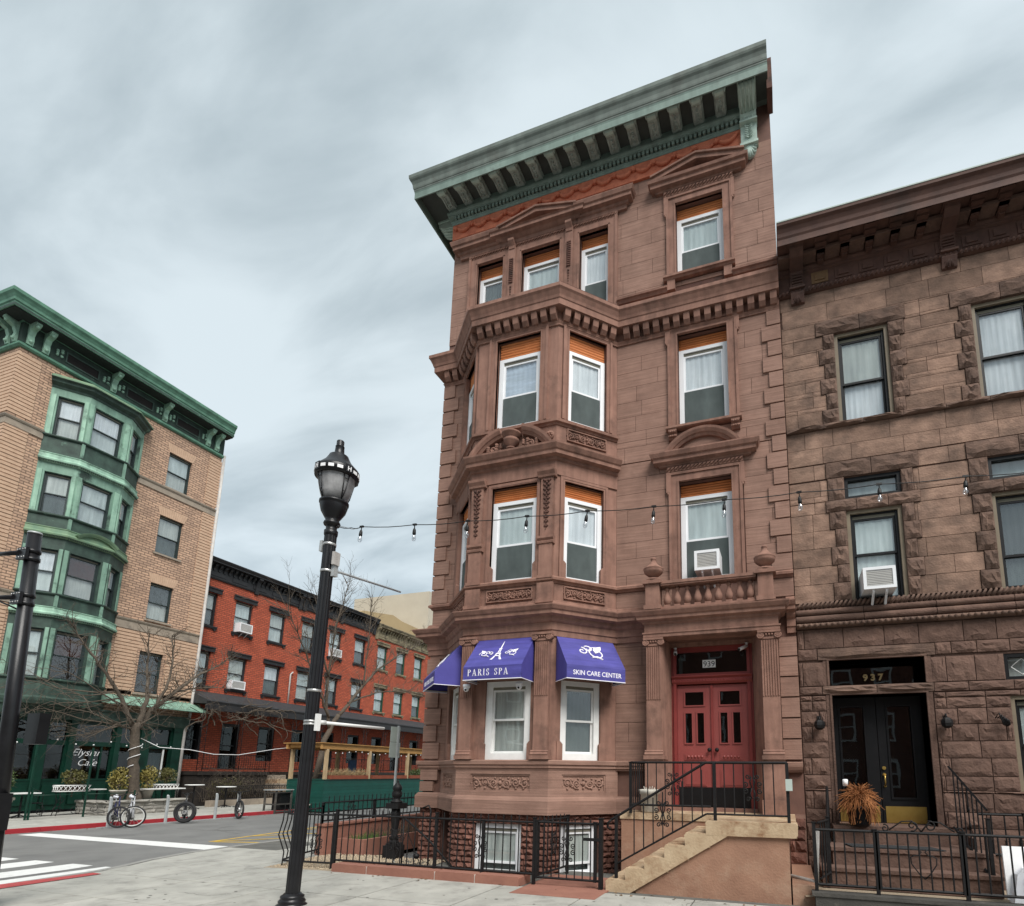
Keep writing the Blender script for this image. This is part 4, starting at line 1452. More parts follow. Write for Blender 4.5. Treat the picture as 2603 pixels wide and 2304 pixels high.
T2s = [(8.55, 9.465, 6.63, 7.04), (10.78, 11.70, 6.63, 7.04)]
W2s = [(8.55, 9.44, 4.74, 6.40), (10.78, 11.69, 4.74, 6.40)]
T1s = [(8.10, 9.575, 3.24, 3.68), (10.69, 11.65, 3.24, 3.66)]
D1 = (8.12, 9.56, .93, 3.07)
W1 = (10.72, 11.65, 1.5, 2.98)
AL = W3s + T2s + W2s + T1s + [D1, W1]
b = MB().rects(F7, X0, X1, -.15, 11.5, -.4, -.02, AL)
b.box(X1 - .3, X1, .43, 9, -.15, 11.5)
b.box(X0, X0 + .25, .43, 9, -.15, 11.5)
b.box(X0, X1, 9, 9.3, -.15, 11.5)
b.box(X0, X1, -.35, 9.3, 11.55, 11.62)
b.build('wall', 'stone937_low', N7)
MB().box(X0 + .3, X1 - .3, 1.2, 1.25, -.1, 11.5).build('inner_wall', 'interior', N7)
SB7 = [rough_block('stone937', 40 + s, .12, 3, 2) for s in range(5)]
RB7 = [rough_block('stone937_rough', 60 + s, .55, 6, 4) for s in range(7)]
LB7 = [rough_block('stone937_low', 80 + s, .38, 7, 4) for s in range(7)]
zu = [4.74 + .3325 * i for i in range(8)] + [7.38, 7.70, 8.05]
zt = [8.14, 8.525, 8.855, 9.14, 9.425, 9.735, 10.05, 10.336, 10.70, 11.02]
qz = []
def quoin_set(op, zs, lint):
    """rough blocks up both sides of an opening and a lintel over it; returns the areas they take"""
    out = []
    for k, (a, c) in enumerate(zip(zs, zs[1:])):
        wl = .20 if k % 2 else .285
        wr = .27 if k % 2 else .19
        put('quoin', RND.choice(RB7), N7, F7, op[0] - wl, op[0], .02, a, c, .11, .012)
        put('quoin', RND.choice(RB7), N7, F7, op[1], op[1] + wr, .02, a, c, .11, .012)
        out += [(op[0] - wl, op[0], a, c), (op[1], op[1] + wr, a, c)]
    n = len(lint) - 1
    return out
def lintel(u0, u1, z0, z1, n, name='lintel'):
    for i in range(n):
        a, c = u0 + (u1 - u0) * i / n, u0 + (u1 - u0) * (i + 1) / n
        put(name, RND.choice(RB7), N7, F7, a, c, .025, z0, z1, .11, .01)
    return [(u0, u1, z0, z1)]
busy = []
for o in W3s:
    busy += quoin_set(o, [8.14, 8.44, 8.76, 9.07, 9.38, 9.69, 9.995], ())
    busy += lintel(o[0] - .32, o[1] + .30, 9.995, 10.30, 2)
for o, t in zip(W2s, T2s):
    busy += quoin_set(o, [4.74, 5.07, 5.40, 5.74, 6.07, 6.40], ())
    busy += quoin_set(t, [6.62, 7.05], ())
    busy += lintel(o[0] - .33, o[1] + .30, 6.40, 6.62, 3, 'rough_band')
    busy += lintel(o[0] - .30, o[1] + .32, 7.05, 7.36, 2)
ashlar('stone_block', SB7, N7, F7, X0, X1, zu, .72, AL + busy, 0., .07, .007, jit=.45)
ashlar('stone_block', SB7, N7, F7, X0, X1, zt, .72, AL + busy, 0., .07, .007, jit=.45)
for u in [X0 + .66 * i for i in range(8)]:
    put('belt_stone', RND.choice(RB7), N7, F7, u, min(u + .66, X1), .055, 8.05, 8.14, .12, .008)
# rope and roll mouldings over the ground floor
b = MB()
for i in range(75):
    u = X0 + .02 + i * .0745
    b.tube([F7.p(u, .01, 4.625), F7.p(u + .03, .075, 4.655), F7.p(u + .06, .07, 4.70), F7.p(u + .085, .01, 4.735)], .022, 5)
b.build('rope_molding', 'stone937_rough', N7)
def roll(z0, z1, o, name, m):
    n = 8
    for k, u in enumerate([X0 + 1.1 * i for i in range(6)]):
        b = MB()
        pr = [(-.02, z0)] + [((z1 - z0) / 2 * math.cos(-math.pi / 2 + math.pi * i / n) + o, (z0 + z1) / 2 + (z1 - z0) / 2 * math.sin(-math.pi / 2 + math.pi * i / n)) for i in range(n + 1)] + [(-.02, z1)]
        b.oprism(F7, pr, u + .004, min(u + 1.094, X1))
        b.build(name, m, N7)
roll(4.50, 4.61, .03, 'roll_molding', 'stone937_low')
roll(4.36, 4.49, .03, 'roll_molding', 'stone937_low')
roll(4.26, 4.35, .06, 'roll_molding', 'stone937_rough')
b = MB()
for i in range(60):
    b.blob(F7.p(X0 + .05 + i * .093, .11, 4.305), .038, 6)
b.build('carved_band', 'stone937_rough', N7)
# ground floor rock-faced courses
zl = [.93, 1.169, 1.462, 1.725, 2.008, 2.276, 2.547, 2.803, 3.085, 3.24, 3.66, 3.90, 4.25]
lb = [(7.93, 9.74, 3.69, 3.90), (7.98, 9.68, 3.085, 3.235)]
lintel(7.93, 9.74, 3.69, 3.895, 1)
lintel(7.98, 9.68, 3.09, 3.235, 2, 'rough_band')
FR1 = [(8.03, 9.66, .9, 3.085), (8.02, 9.66, 3.235, 3.70)]
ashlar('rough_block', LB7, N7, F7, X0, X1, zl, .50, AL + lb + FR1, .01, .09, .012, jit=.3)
ashlar('rough_block', LB7, N7, F7, X0, X1, [-.1, .15, .4, .66, .93], .55, [(7.7, 10.0, -.2, .95)], .01, .09, .012, jit=.3)
# stone frame round door and transom
for o in (D1, T1s[0]):
    b = MB()
    wd = .09
    for a, c in ((o[0] - wd, o[0]), (o[1], o[1] + wd)):
        b.fb(F7, a, c, -.40, .012, o[2], o[3] + .0)
    b.fb(F7, o[0] - wd, o[1] + wd, -.40, .012, o[3], o[3] + .02)
    for a, c in ((o[0] - .03, o[0] + .004), (o[1] - .004, o[1] + .03)):
        b.fb(F7, a, c, -.02, .03, o[2], o[3])
    b.fb(F7, o[0] - .03, o[1] + .03, -.02, .03, o[3] + .004, o[3] + .03)
    b.build('stone_surround', 'stone937_low', N7)
FW = Fr(0, .43, 1, 0)
b = MB().fb(FW, 8.10, 9.575, -.06, -.05, 3.24, 3.68)
tp = b.build('transom_pane', 'glass_dark', N7)
MB().fb(FW, 8.10, 9.575, -.14, -.12, 3.24, 3.68).build('transom_backing', 'interior', tp)
text_mb('9 3 7', .155, FW, 8.845, 3.375, -.045, .004, .006, align='CENTER').build('house_number', 'gold_paint', tp)
def leaf7(u0, u1, sidelight):
    b = MB()
    g_ = (u0 + .17, u1 - .17, 1.36, 2.90) if not sidelight else (u0 + .13, u1 - .2, 1.36, 2.90)
    b.rects(FW, u0, u1, .935, 3.07, -.06, 0, [g_])
    for a in ((g_[0] - .03, g_[0], g_[2], g_[3]), (g_[1], g_[1] + .03, g_[2], g_[3]), (g_[0] - .03, g_[1] + .03, g_[2] - .03, g_[2]), (g_[0] - .03, g_[1] + .03, g_[3], g_[3] + .03)):
        b.fb(FW, *a[:2], -.02, .02, *a[2:])
    d = b.build('door_leaf', 'black_paint', N7)
    MB().fb(FW, g_[0], g_[1], -.04, -.03, g_[2], g_[3]).build('pane', 'glass_dark', d)
    MB().fb(FW, u0, u1, -.12, -.10, .94, 3.06).build('inner_dark', 'interior', d)
    MB().fb(FW, u0 + .04, u1 - .04, .0, .006, .945, 1.215).build('kick_plate', 'brass', d)
    return d
leaf7(8.14, 8.84, True)
d = leaf7(8.85, 9.54, False)
b = MB()
k = FW.p(8.905, .0, 1.85)
b.tube([(k[0], k[1], k[2]), (k[0], k[1] - .03, k[2])], .03, 12)
b.tube([(k[0], k[1], 1.74), (k[0], k[1] - .02, 1.74)], .028, 12)
b.tube([(k[0], k[1] - .02, 1.74), (k[0], k[1] - .06, 1.70), (k[0], k[1] - .06, 1.60), (k[0], k[1] - .02, 1.55)], .013, 8)
b.tube([(k[0], k[1], 1.55), (k[0], k[1] - .02, 1.55)], .02, 10)
b.build('door_handle', 'brass', d)
MB().fb(FW, 8.10, 9.58, -.1, .38, .90, .935).build('door_sill', 'stone937_low', N7)
# windows
def w7(op, **k):
    u0, u1, z0, z1 = op
    b = MB()
    for a, c in ((u0, u0 + .06), (u1 - .06, u1)):
        b.fb(F7, a, c, -.14, -.03, z0, z1)
    b.fb(F7, u0 + .06, u1 - .06, -.14, -.03, z1 - .06, z1)
    b.build('brick_mold', 'olive_trim', N7)
    return window(N7, F7, u0 + .06, u1 - .06, z0, z1 - .06, .08, casing='black_paint', fw=.04, lo_front=False, **k)
w7(W3s[0], up='curtain_dim', lo='curtain_white', rail=.46)
w7(W3s[1], up='curtain_white', lo='curtain_white', rail=.46)
w7(W2s[0], up='blind', lo='blind', rail=.53)
w7(W2s[1], up='screen_dark', lo='screen', rail=.35)  # dark upper sheet paints the trees mirrored in this window
w7(W1, up='blind', lo='screen', rail=.5)
for t, m_ in zip(T2s + [T1s[1]], ('blind', 'blind', 'curtain_dim')):
    b = MB()
    b.fb(F7, t[0], t[0] + .06, -.14, -.03, t[2], t[3])
    b.fb(F7, t[1] - .06, t[1], -.14, -.03, t[2], t[3])
    b.fb(F7, t[0] + .06, t[1] - .06, -.14, -.03, t[3] - .06, t[3])
    b.fb(F7, t[0] + .06, t[1] - .06, -.14, -.03, t[2], t[2] + .05)
    tw = b.build('transom_frame', 'black_paint', N7)
    MB().fb(F7, t[0] + .06, t[1] - .06, -.10, -.095, t[2], t[3] - .06).build('pane', 'glass', tw)
    MB().fb(F7, t[0] + .06, t[1] - .06, -.2, -.19, t[2], t[3]).build('blind', m_, tw)  # over the second-floor windows this sheet paints reflected sky
b = MB()
for a in (0, 1, 2):
    u = 10.80 + a * .30
    b.tube([F7.p(u, -.085, 3.45), F7.p(u + .15, -.085, 3.58), F7.p(u + .3, -.085, 3.45), F7.p(u + .15, -.085, 3.32), F7.p(u, -.085, 3.45)], .008, 4)
b.build('leaded_tracery', 'white_paint', N7)
# cornice
K7 = [(-.02, 10.98), (.03, 10.98), (.075, 11.0), (.08, 11.05), (.05, 11.08), (.05, 11.40), (.09, 11.42), (.09, 11.47), (.12, 11.50), (.12, 11.66), (.60, 11.68), (.60, 11.62), (.63, 11.60), (.63, 11.72), (.65, 11.76), (.66, 11.83), (.69, 11.90), (.735, 11.94), (.74, 11.99), (.70, 12.02), (-.02, 12.08)]
cn7 = MB().molding([(7.602, .03), (X1, .03)], K7).build('cornice', 'cornice937', N7)
MB().molding([(7.602, .03), (X1, .03)], [(.70, 12.0), (.748, 12.0), (.75, 12.022), (.70, 12.04)]).build('metal_edge', 'metal_edge', cn7)
b = MB()
for i in range(70):
    b.tube([F7.p(X0 + .04 + i * .08, .08, 11.0), F7.p(X0 + .075 + i * .08, .10, 11.05)], .022, 5)
b.build('rope_edge', 'cornice937', N7)
m7 = MB()
for k, (wd, o) in enumerate(((.10, .10), (.13, .19), (.16, .28), (.19, .37), (.22, .46))):
    m7.fb(F0, -wd / 2, wd / 2, .0, o, -.20 + .04 * k, -.162 + .04 * k)
m7 = m7.mesh('modillion', 'cornice937')
def console7(u):
    b = MB()
    b.oprism(F7, [(0, 10.78), (.05, 10.80), (.10, 10.98), (.10, 11.35), (.14, 11.42), (.40, 11.50), (.52, 11.58), (.56, 11.67), (0, 11.67)], u, u + .245)
    b.fb(F7, u - .03, u + .275, 0, .60, 11.63, 11.675)
    b.fb(F7, u - .02, u + .265, 0, .15, 11.06, 11.10)
    for i in range(5):
        b.fb(F7, u + .03, u + .215, .08, .125, 11.13 + i * .06, 11.16 + i * .06)
    for i in range(7):
        an = math.pi * (1 + i / 6)
        b.tube([F7.p(u + .122, .08, 11.0), F7.p(u + .122 + .10 * math.cos(an), .05, 11.0 + .22 * math.sin(an))], [.018, .03], 5)
    b.build('console', 'cornice937', N7)
for u in (7.82, 10.41, 12.9):
    console7(u)
for i, u in enumerate([8.38 + .425 * i for i in range(11)]):
    if abs(u - 10.53) > .2 and abs(u - 12.9) > .2:
        inst('modillion', m7, cn7, F7.p(u, .11, 11.67))
    if u < 12.6:
        b = MB()
        b.fb(F7, u - .17, u + .13, .04, .065, 11.13, 11.37)
        b.fb(F7, u - .11, u + .07, .06, .085, 11.18, 11.32)
        b.build('frieze_panel', 'cornice937_gilt' if i == 0 else 'cornice937', cn7)
# lamps beside the door, an iron hook
def wall_lamp(u, lab):
    t = thing('wall_lamp', lab, 'wall lamp', F7.p(u, .05, 2.57))
    b = MB()
    p = F7.p(u, .13, 2.56)
    b.lathe((p[0], p[1], p[2] - .085), [(.03, 0), (.075, .03), (.088, .08), (.08, .13), (.05, .165), (.02, .175)], 6, smooth=False)
    b.build('lantern', 'black_iron', t)
    b = MB()
    b.tube([F7.p(u, .0, 2.66), F7.p(u, .08, 2.70), F7.p(u, .13, 2.65)], .014, 6)
    b.fb(F7, u - .03, u + .03, 0, .03, 2.60, 2.72)
    b.build('bracket', 'black_iron', t)
wall_lamp(7.896, 'black round lantern on the stone wall left of the black door of number 937')
wall_lamp(9.786, 'black round lantern on the stone wall right of the black door of number 937')
hk = MB()
for i in range(5):
    hk.tube([F7.p(10.46 + .03 * i, .08, 2.62), F7.p(10.50 + .03 * i, .14, 2.70 - .03 * i), F7.p(10.56 + .02 * i, .10, 2.52), F7.p(10.62, .06, 2.50)], .012, 5)
tag(hk.build('wall_ornament', 'black_iron'), 'small black wrought iron ornament fixed to the stone wall right of the second lantern', 'ornament')

# ---- steps of 937
S7 = thing('front_steps', 'low brown stone front steps to the black double door of number 937', 'steps', (8.9, -.8, .2))
for z0, z1, y, a, c in ((.14, .42, -1.28, 7.76, 9.97), (.42, .67, -.98, 7.93, 9.98), (.67, .935, -.36, 8.02, 9.62)):
    b = MB()
    b.box(a, c, y, .02, z0, z1 - .05)
    b.box(a - .02, c + .02, y - .025, .02, z1 - .05, z1)
    b.build('step', 'stone937_low', S7)
MB().box(9.9, 11.3, -.55, .02, .1, .82).build('side_block', 'stone937_low', S7)
yd = MB()
yd.add([(7.5, -2.0, .13), (13, -2.0, .13), (13, .02, .13), (7.5, .02, .13)], [(0, 1, 2, 3)])
yd.build('front_yard', 'gravel_base', kind='structure')
b = MB()
b.box(7.62, 12.9, -2.12, -1.90, -.1, .17)
b.box(7.58, 12.9, -2.14, -1.92, .17, .215)
tag(b.build('yard_kerb', 'kerb_dark' if 'kerb_dark' in MATS else mat('kerb_dark', (.075, .07, .062), (.045, .043, .04), ns=4, bump=.4, dark=(.16, .14, .12), dscale=2.5, dlo=.58, dhi=.75)), 'dark weathered stone kerb carrying the black railing before number 937', 'kerb')
MB().box(7.34, 7.64, -1.9, .0, -.15, .25).build('yard_wall', 'stucco', kind='structure')
mt = MB()
mt.add([(8.20, -.95, .678), (9.42, -.97, .678), (9.30, -.60, .678), (8.12, -.58, .678), (8.20, -.95, .69), (9.42, -.97, .69), (9.30, -.60, .69), (8.12, -.58, .69)], MB.BOXF)
tag(mt.build('doormat', mat('rubber', (.022, .024, .026), (.04, .042, .044), ns=60, bump=.6, bs=120)), 'black rubber doormat lying on the brown steps of number 937', 'doormat')

# ================================================================ stoop of 939
SP = thing('stone_stoop', 'worn tan stone stoop with a stuccoed side wall below the red door', 'stoop', (6.0, -1.4, 0))
tx = [4.706, 5.008, 5.29, 5.595, 5.897, 6.20]
tz = [.17, .345, .515, .70, .885]
FS = Fr(0, -1.93, 1, 0)
for i in range(5):
    b = MB()
    r = RND.uniform
    n = 9
    vs, fs = [], []
    # worn, slightly ragged nosing
    zb_ = max(-.02, tz[i] - .20)
    pr = [(tx[i], zb_), (tx[i] - .006, tz[i] - .03), (tx[i] + .012, tz[i] - .006), (tx[i] + .04, tz[i]), (tx[i + 1] + .05, tz[i]), (tx[i + 1] + .05, zb_)]
    for k in range(n + 1):
        y = -1.955 + 1.10 * k / n
        for q, (x, z) in enumerate(pr):
            j = (r(-.010, .010), r(-.007, .007)) if q in (1, 2, 3) else (0, 0)
            vs.append((x + j[0], y, z + j[1]))
    m_ = len(pr)
    for k in range(n):
        for q in range(m_):
            fs.append((k * m_ + q, k * m_ + (q + 1) % m_, (k + 1) * m_ + (q + 1) % m_, (k + 1) * m_ + q))
    fs += [tuple(range(m_)), tuple(n * m_ + q for q in range(m_ - 1, -1, -1))]
    b.add(vs, fs)
    b.build('step', 'stair_stone', SP)
up = []
rj = random.Random(3)
for i in range(5):
    j = lambda k: rj.uniform(-k, k)
    up += [(tx[i] + j(.006), max(.0, (tz[i - 1] if i else 0) - .004)), (tx[i] - .004 + j(.008), tz[i] - .035), (tx[i] + .02 + j(.01), tz[i] - .004 + j(.004)), (tx[i] + .15, tz[i] + j(.006))]
b = MB()
b.prism(FS, [(5.06, -.02), (6.53, .875), (6.53, .90), (6.20, .882)] + up[::-1] + [(4.712, -.02)], -1.05, .036)
b.build('stringer', 'stair_stone', SP)
b = MB()
b.prism(FS, [(6.20, .86), (6.53, .86), (7.405, .865), (7.44, .90), (7.447, 1.03), (7.42, 1.06), (6.225, 1.06), (6.195, 1.035)], -.5, .038)
b.build('landing_edge', 'stair_stone', SP)
b = MB()
b.box(6.20, 7.43, -1.92, -.85, .86, 1.058)
b.box(4.60, 7.43, -.86, .02, .96, 1.062)
b.build('landing', 'stair_stone', SP)
b = MB()
b.prism(FS, [(4.92, -.1), (7.32, -.1), (7.32, .90), (6.42, .90)], -1.9, -.012)
b.build('side_wall', 'stucco', SP)
MB().box(4.62, 6.25, -.84, -.80, -.1, .962).build('back_wall', 'stucco', SP)
b = MB()
n = 8
b.lathe((5.06, -.62, 1.062), [(.115, 0), (.14, .02), (.15, .30), (.185, .32), (.19, .36), (.19, .385), (.165, .385), (.155, .34)], 20)
for i in range(10):
    a = i * .63
    b.tube([(5.06 + .05 * math.cos(a), -.62 + .05 * math.sin(a), 1.36), (5.06 + .10 * math.cos(a), -.62 + .1 * math.sin(a), 1.46 + .02 * (i % 3))], .006, 4)
pt_ = tag(b.build('plant_pot', mat('pot_white', (.60, .57, .50), (.48, .45, .39), ns=3, bump=.1, streak=(8, 8, 1.5))), 'weathered off white plant pot on the stoop landing left of the red door', 'plant pot')

# ================================================================ ironwork
IR = 'black_iron'
PKs = {}
def picket_mesh(h, r=.0095, tip=True):
    k = (round(h, 3), r, tip)
    if k not in PKs:
        b = MB()
        b.tube([(0, 0, 0), (0, 0, h)], [r, r], 6, False)
        if tip:
            b.tube([(0, 0, h), (0, 0, h + .02)], [r, r * .35], 6, False)
        PKs[k] = b.mesh('picket', IR, fix=False)
    return PKs[k]
def bar(parent, name, a, c, r=.012, n=4):
    return MB().tube([a, c], r, n, False).build(name, IR, parent)
def scroll_orn(parent, x, y, z, dx, dy, s=.16):
    """four C-scrolls round a picket"""
    b = MB()
    f = Fr(x, y, dx, dy)
    for sx in (-1, 1):
        for sz in (-1, 1):
            pts = [(sx * .0, sz * .02 * s)]
            c1_ = spiral(sx * s * .62, sz * s * .32, s * .26, 1.3, math.pi if sx > 0 else 0, 12, sx * sz)
            c2_ = spiral(sx * s * .38, sz * s * 1.0, s * .24, 1.3, -math.pi / 2 * sz, 12, -sx * sz)
            b.tube([f.p(u, .0, z + w_) for u, w_ in c1_], .0085, 4)
            b.tube([f.p(u, .0, z + w_) for u, w_ in c2_], .0085, 4)
            b.tube([f.p(sx * .01, 0, z), f.p(sx * s * .22, 0, z + sz * s * .55), f.p(sx * s * .06, 0, z + sz * s * .95)], .0085, 4)
    return b.build('scroll', IR, parent)
def railing(t, a, c, zb, zt, n=None, sp=.14, ext=.08, top=True, posts=(), scr=(), pz0=None, phz=None, r=.0095, slope=None, rb=.018):
    """pickets from a to c (x, y); zb, zt heights of the rails above ground; ext: how far pickets pass the top rail"""
    L_ = math.hypot(c[0] - a[0], c[1] - a[1])
    dx, dy = (c[0] - a[0]) / L_, (c[1] - a[1]) / L_
    n = n or max(1, round(L_ / sp))
    s0, s1 = slope or (0, 0)
    for nm, z in (('bottom_rail', zb), ('top_rail', zt)):
        bar(t, nm, (a[0], a[1], z + s0), (c[0], c[1], z + s1), rb, 4)
    me = picket_mesh(zt - zb + ext, r, ext > 0)
    for i in range(1, n):
        f = i / n
        inst('picket', me, t, (a[0] + dx * L_ * f, a[1] + dy * L_ * f, zb + s0 + (s1 - s0) * f))
    for f, z0, z1 in posts:
        x, y = a[0] + dx * L_ * f, a[1] + dy * L_ * f
        b = MB()
        b.box(x - .022, x + .022, y - .022, y + .022, z0, z1)
        b.box(x - .03, x + .03, y - .03, y + .03, z1, z1 + .012)
        b.build('post', IR, t)
    for f, z in scr:
        scroll_orn(t, a[0] + dx * L_ * f, a[1] + dy * L_ * f, z, dx, dy)
# areaway railing in front of 939
FA = thing('iron_fence', 'black iron picket fence on the brown stone kerb below the bay window', 'fence', (1.6, -1.95, .12))
railing(FA, (-.36, -1.95), (3.52, -1.95), .16, .94, 28, ext=.085, posts=((0, .0, 1.02), (.30, .1, .16), (.535, .1, 1.03), (.765, .1, .94), (1, -.05, 1.01)), scr=((.322, .56), (.752, .53)))
FAr = thing('iron_fence', 'short black iron fence running back to the house beside the areaway gate', 'fence', (3.5, -1.4, .1))
railing(FAr, (3.50, -1.90), (3.62, -.78), .12, .94, 8, ext=.06, scr=((.55, .55),), posts=((1, -.1, .98),))
GT = thing('iron_gate', 'black iron gate with a scroll ornament between the fence and the stoop', 'gate', (4.07, -1.95, .1))
railing(GT, (3.56, -1.95), (4.58, -1.95), .12, .95, 8, ext=.05, posts=((0, .1, .97), (.95, .1, .97)), scr=((.5, .56),))
b = MB().box(4.59, 4.65, -1.98, -1.92, -.12, 1.03)
b.box(4.58, 4.66, -1.99, -1.91, 1.03, 1.045)
b.build('gate_post', IR, GT)
MB().box(4.35, 4.62, -1.99, -1.96, .70, .745).build('latch', IR, GT)
# coping stones
for k, (a, c) in enumerate(((-.20, .515), (.535, 1.855), (1.875, 2.59), (2.61, 3.36))):
    b = MB()
    pr = [(a, -.12), (a, .11), (a + .012, .135), (c - .012, .135), (c, .11), (c, -.12)]
    b.prism(Fr(0, -1.72, 1, 0), pr, 0, .44)
    tag(b.build('kerb_block', 'coping'), ['left end brown stone kerb block under the fence, beside the gravel', 'long brown stone kerb block under the fence, second from the gravel', 'brown stone kerb block under the fence below the front basement window', 'right end brown stone kerb block beside the areaway gate'][k], 'kerb')
mj = MB()
for x in (.525, 1.865, 2.60):
    mj.box(x - .014, x + .014, -2.15, -1.72, -.1, .122)
tag(mj.build('mortar_joint', 'mortar_white'), 'pale mortar joints between the brown kerb blocks under the fence', 'mortar')
# fence round the gravel corner
FC = thing('iron_fence', 'black iron picket fence around the gravel bed at the street corner', 'fence', (-1.2, -1.5, 0))
railing(FC, (-.40, -1.95), (-1.42, -2.03), .10, .93, 7, ext=.10, posts=((.0, .0, .95),), scr=((.35, .42),))
for i in range(5):
    x, y = -1.45 - .05 * i, -2.03 + .14 * i
    MB().tube([(x, y, .0 if i == 0 else .12), (x + .02, y, .25), (x - .11, y - .03, .55), (x - .07, y, .80), (x - .06, y, 1.0)], .012, 5).build('bent_picket', IR, FC)
bar(FC, 'bottom_rail', (-1.42, -2.03, .12), (-1.68, -1.45, .12), .018)
bar(FC, 'top_rail', (-1.50, -2.03, .95), (-1.74, -1.45, .95), .018)
b = MB()
for i in range(5):
    b.tube([(-1.50 - .06 * i + q[0] * .05, -2.03 + .15 * i, 1.03 + q[1]) for q in spiral(0, 0, .055, 1.2, 0, 10)], .008, 4)
b.build('scroll', IR, FC)
railing(FC, (-1.68, -1.45), (-1.90, -.70), .12, .95, 5, ext=.10, posts=((1, 0, 1.0),))
FY = thing('iron_fence', 'black iron picket fence on the low wall along the side street pavement', 'fence', (-1.9, 3, .62))
railing(FY, (-1.9, -.70), (-1.9, 9.0), .68, 1.05, 66, ext=.12, posts=((0, .6, 1.05), (.16, .6, 1.05), (.36, .6, 1.05), (.6, .6, 1.05)), scr=((.085, .88),))
b = MB()
b.box(-2.0, -1.78, -.72, 14, -.15, .58)
b.box(-2.03, -1.75, -.75, 14, .58, .625)
tag(b.build('low_wall', 'coping'), 'low brown stone garden wall along the side street pavement', 'wall')
# planter bed
PB_ = thing('planter_bed', 'long brown stone planter with spring shoots beside the corner house', 'planter', (-1.3, .8, 0))
b = MB()
b.box(-1.70, -1.03, -.42, -.34, -.05, .31)
b.box(-1.11, -1.03, -.34, 4.2, -.05, .31)
b.box(-1.75, -1.70, -.42, 4.2, -.05, .31)
b.build('stone_wall', 'coping', PB_)
MB().box(-1.70, -1.11, -.34, 4.2, .0, .25).build('soil', 'soil', PB_)
mat('leaf_fresh', (.10, .17, .045), (.06, .11, .03), ns=8, bump=0, rough=.6)
mat('twig_brown', (.12, .085, .055), (.08, .055, .038), ns=8, bump=0)
sh = MB()
for i in range(130):
    x, y = RND.uniform(-1.62, -1.16), RND.uniform(-.28, .5)
    h = RND.uniform(.08, .2)
    a = RND.uniform(0, 6.3)
    sh.add([(x - .008, y, .25), (x + .008, y, .25), (x + .05 * math.cos(a), y + .05 * math.sin(a), .25 + h)], [(0, 1, 2)])
sh.build('shoots', 'leaf_fresh', PB_, kind='stuff', fix=False)
sh = MB()
for i in range(420):
    x, y = RND.uniform(-1.66, -1.14), RND.uniform(.1, 3.8)
    p = (x + RND.uniform(-.1, .1), y + RND.uniform(-.12, .12), .25 + RND.uniform(.1, .32))
    sh.tube([(x, y, .24), p], [.005, .003], 3, False, False)
sh.build('dry_stems', 'twig_brown', PB_, kind='stuff', fix=False)
# old iron hitching post
BO = thing('hitching_post', 'ornate black cast iron hitching post on a square base behind the corner fence', 'bollard', (-.25, -.48, 0))
b = MB()
b.box(-.40, -.10, -.62, -.33, -.02, .25)
b.box(-.36, -.14, -.59, -.37, .25, .29)
b.build('base', 'black_iron', BO)
b = MB()
b.lathe((-.25, -.48, .29), [(.09, 0), (.10, .02), (.085, .05), (.085, .08), (.10, .10), (.07, .14), (.065, .25), (.085, .42), (.10, .55), (.105, .60), (.09, .62), (.09, .66), (.07, .68)], 14, flute=.06)
b.build('shaft', 'black_iron', BO)
b = MB()
b.box(-.40, -.10, -.62, -.34, .97, 1.08)
b.lathe((-.25, -.48, 1.08), [(.12, 0), (.13, .03), (.08, .06), (.07, .10), (.10, .13), (.105, .20), (.08, .25), (.10, .27), (.09, .33), (.05, .38), (.02, .41), (.03, .43), (.01, .46)], 14, flute=.07)
b.build('finial', 'black_iron', BO)
# cellar handrail with chains
CH = thing('cellar_handrail', 'black sloping iron handrail with chains at the cellar steps beside the corner house', 'handrail', (1.0, -1.2, 0))
b = MB()
b.tube([(.50, -1.2, .86), (1.07, -1.2, .48), (1.62, -1.2, .0)], .018, 6)
b.tube([(.5, -1.2, .86), (.5, -1.2, -.1)], .014, 6)
b.tube([(1.07, -1.2, -.1), (1.07, -1.2, 1.02), (1.02, -1.2, 1.10), (.9, -1.2, 1.05)], .016, 6)
b.build('rail', IR, CH)
ch = MB()
for q in range(2):
    for i in range(22):
        f = i / 21
        x = .55 + (.35 if q else -.3) * f
        z = .62 - .62 * f
        ch.tube([(x - .008, -1.15, z), (x + .008, -1.15, z - .026)], .009, 4)
ch.lathe((.78, -1.15, .18), [(.0, -.06), (.05, -.03), (.06, 0), (.05, .03), (0, .06)], 10)
ch.build('chain', IR, CH)
# stoop railing
RS = thing('stair_railing', 'black iron stair railing with scrolls along the front of the tan stoop', 'railing', (6.0, -1.87, .5))
Y_ = -1.87
bar(RS, 'top_rail', (6.19, Y_, 1.885), (7.345, Y_, 1.885), .02)
bar(RS, 'top_rail', (4.76, Y_, 1.02), (6.20, Y_, 1.885), .02)
bar(RS, 'bottom_rail', (6.2, Y_, 1.15), (7.33, Y_, 1.15), .014)
bar(RS, 'bottom_rail', (4.84, Y_, .375), (6.2, Y_, 1.15), .014)
for x, z0, z1 in ((4.838, .17, 1.07), (6.325, 1.06, 1.885), (7.335, 1.06, 1.885)):
    MB().box(x - .022, x + .022, Y_ - .022, Y_ + .022, z0, z1).build('post', IR, RS)
for i in range(8):
    x = 5.115 + .1465 * i
    z = .375 + (x - 4.84) * .57
    inst('picket', picket_mesh(.665, .0095, False), RS, (x, Y_, z))
for i in range(6):
    inst('picket', picket_mesh(.735, .0095, False), RS, (6.465 + .137 * i, Y_, 1.15))
scroll_orn(RS, 5.555, Y_, 1.13, 1, 0)
scroll_orn(RS, 6.86, Y_, 1.53, 1, 0)
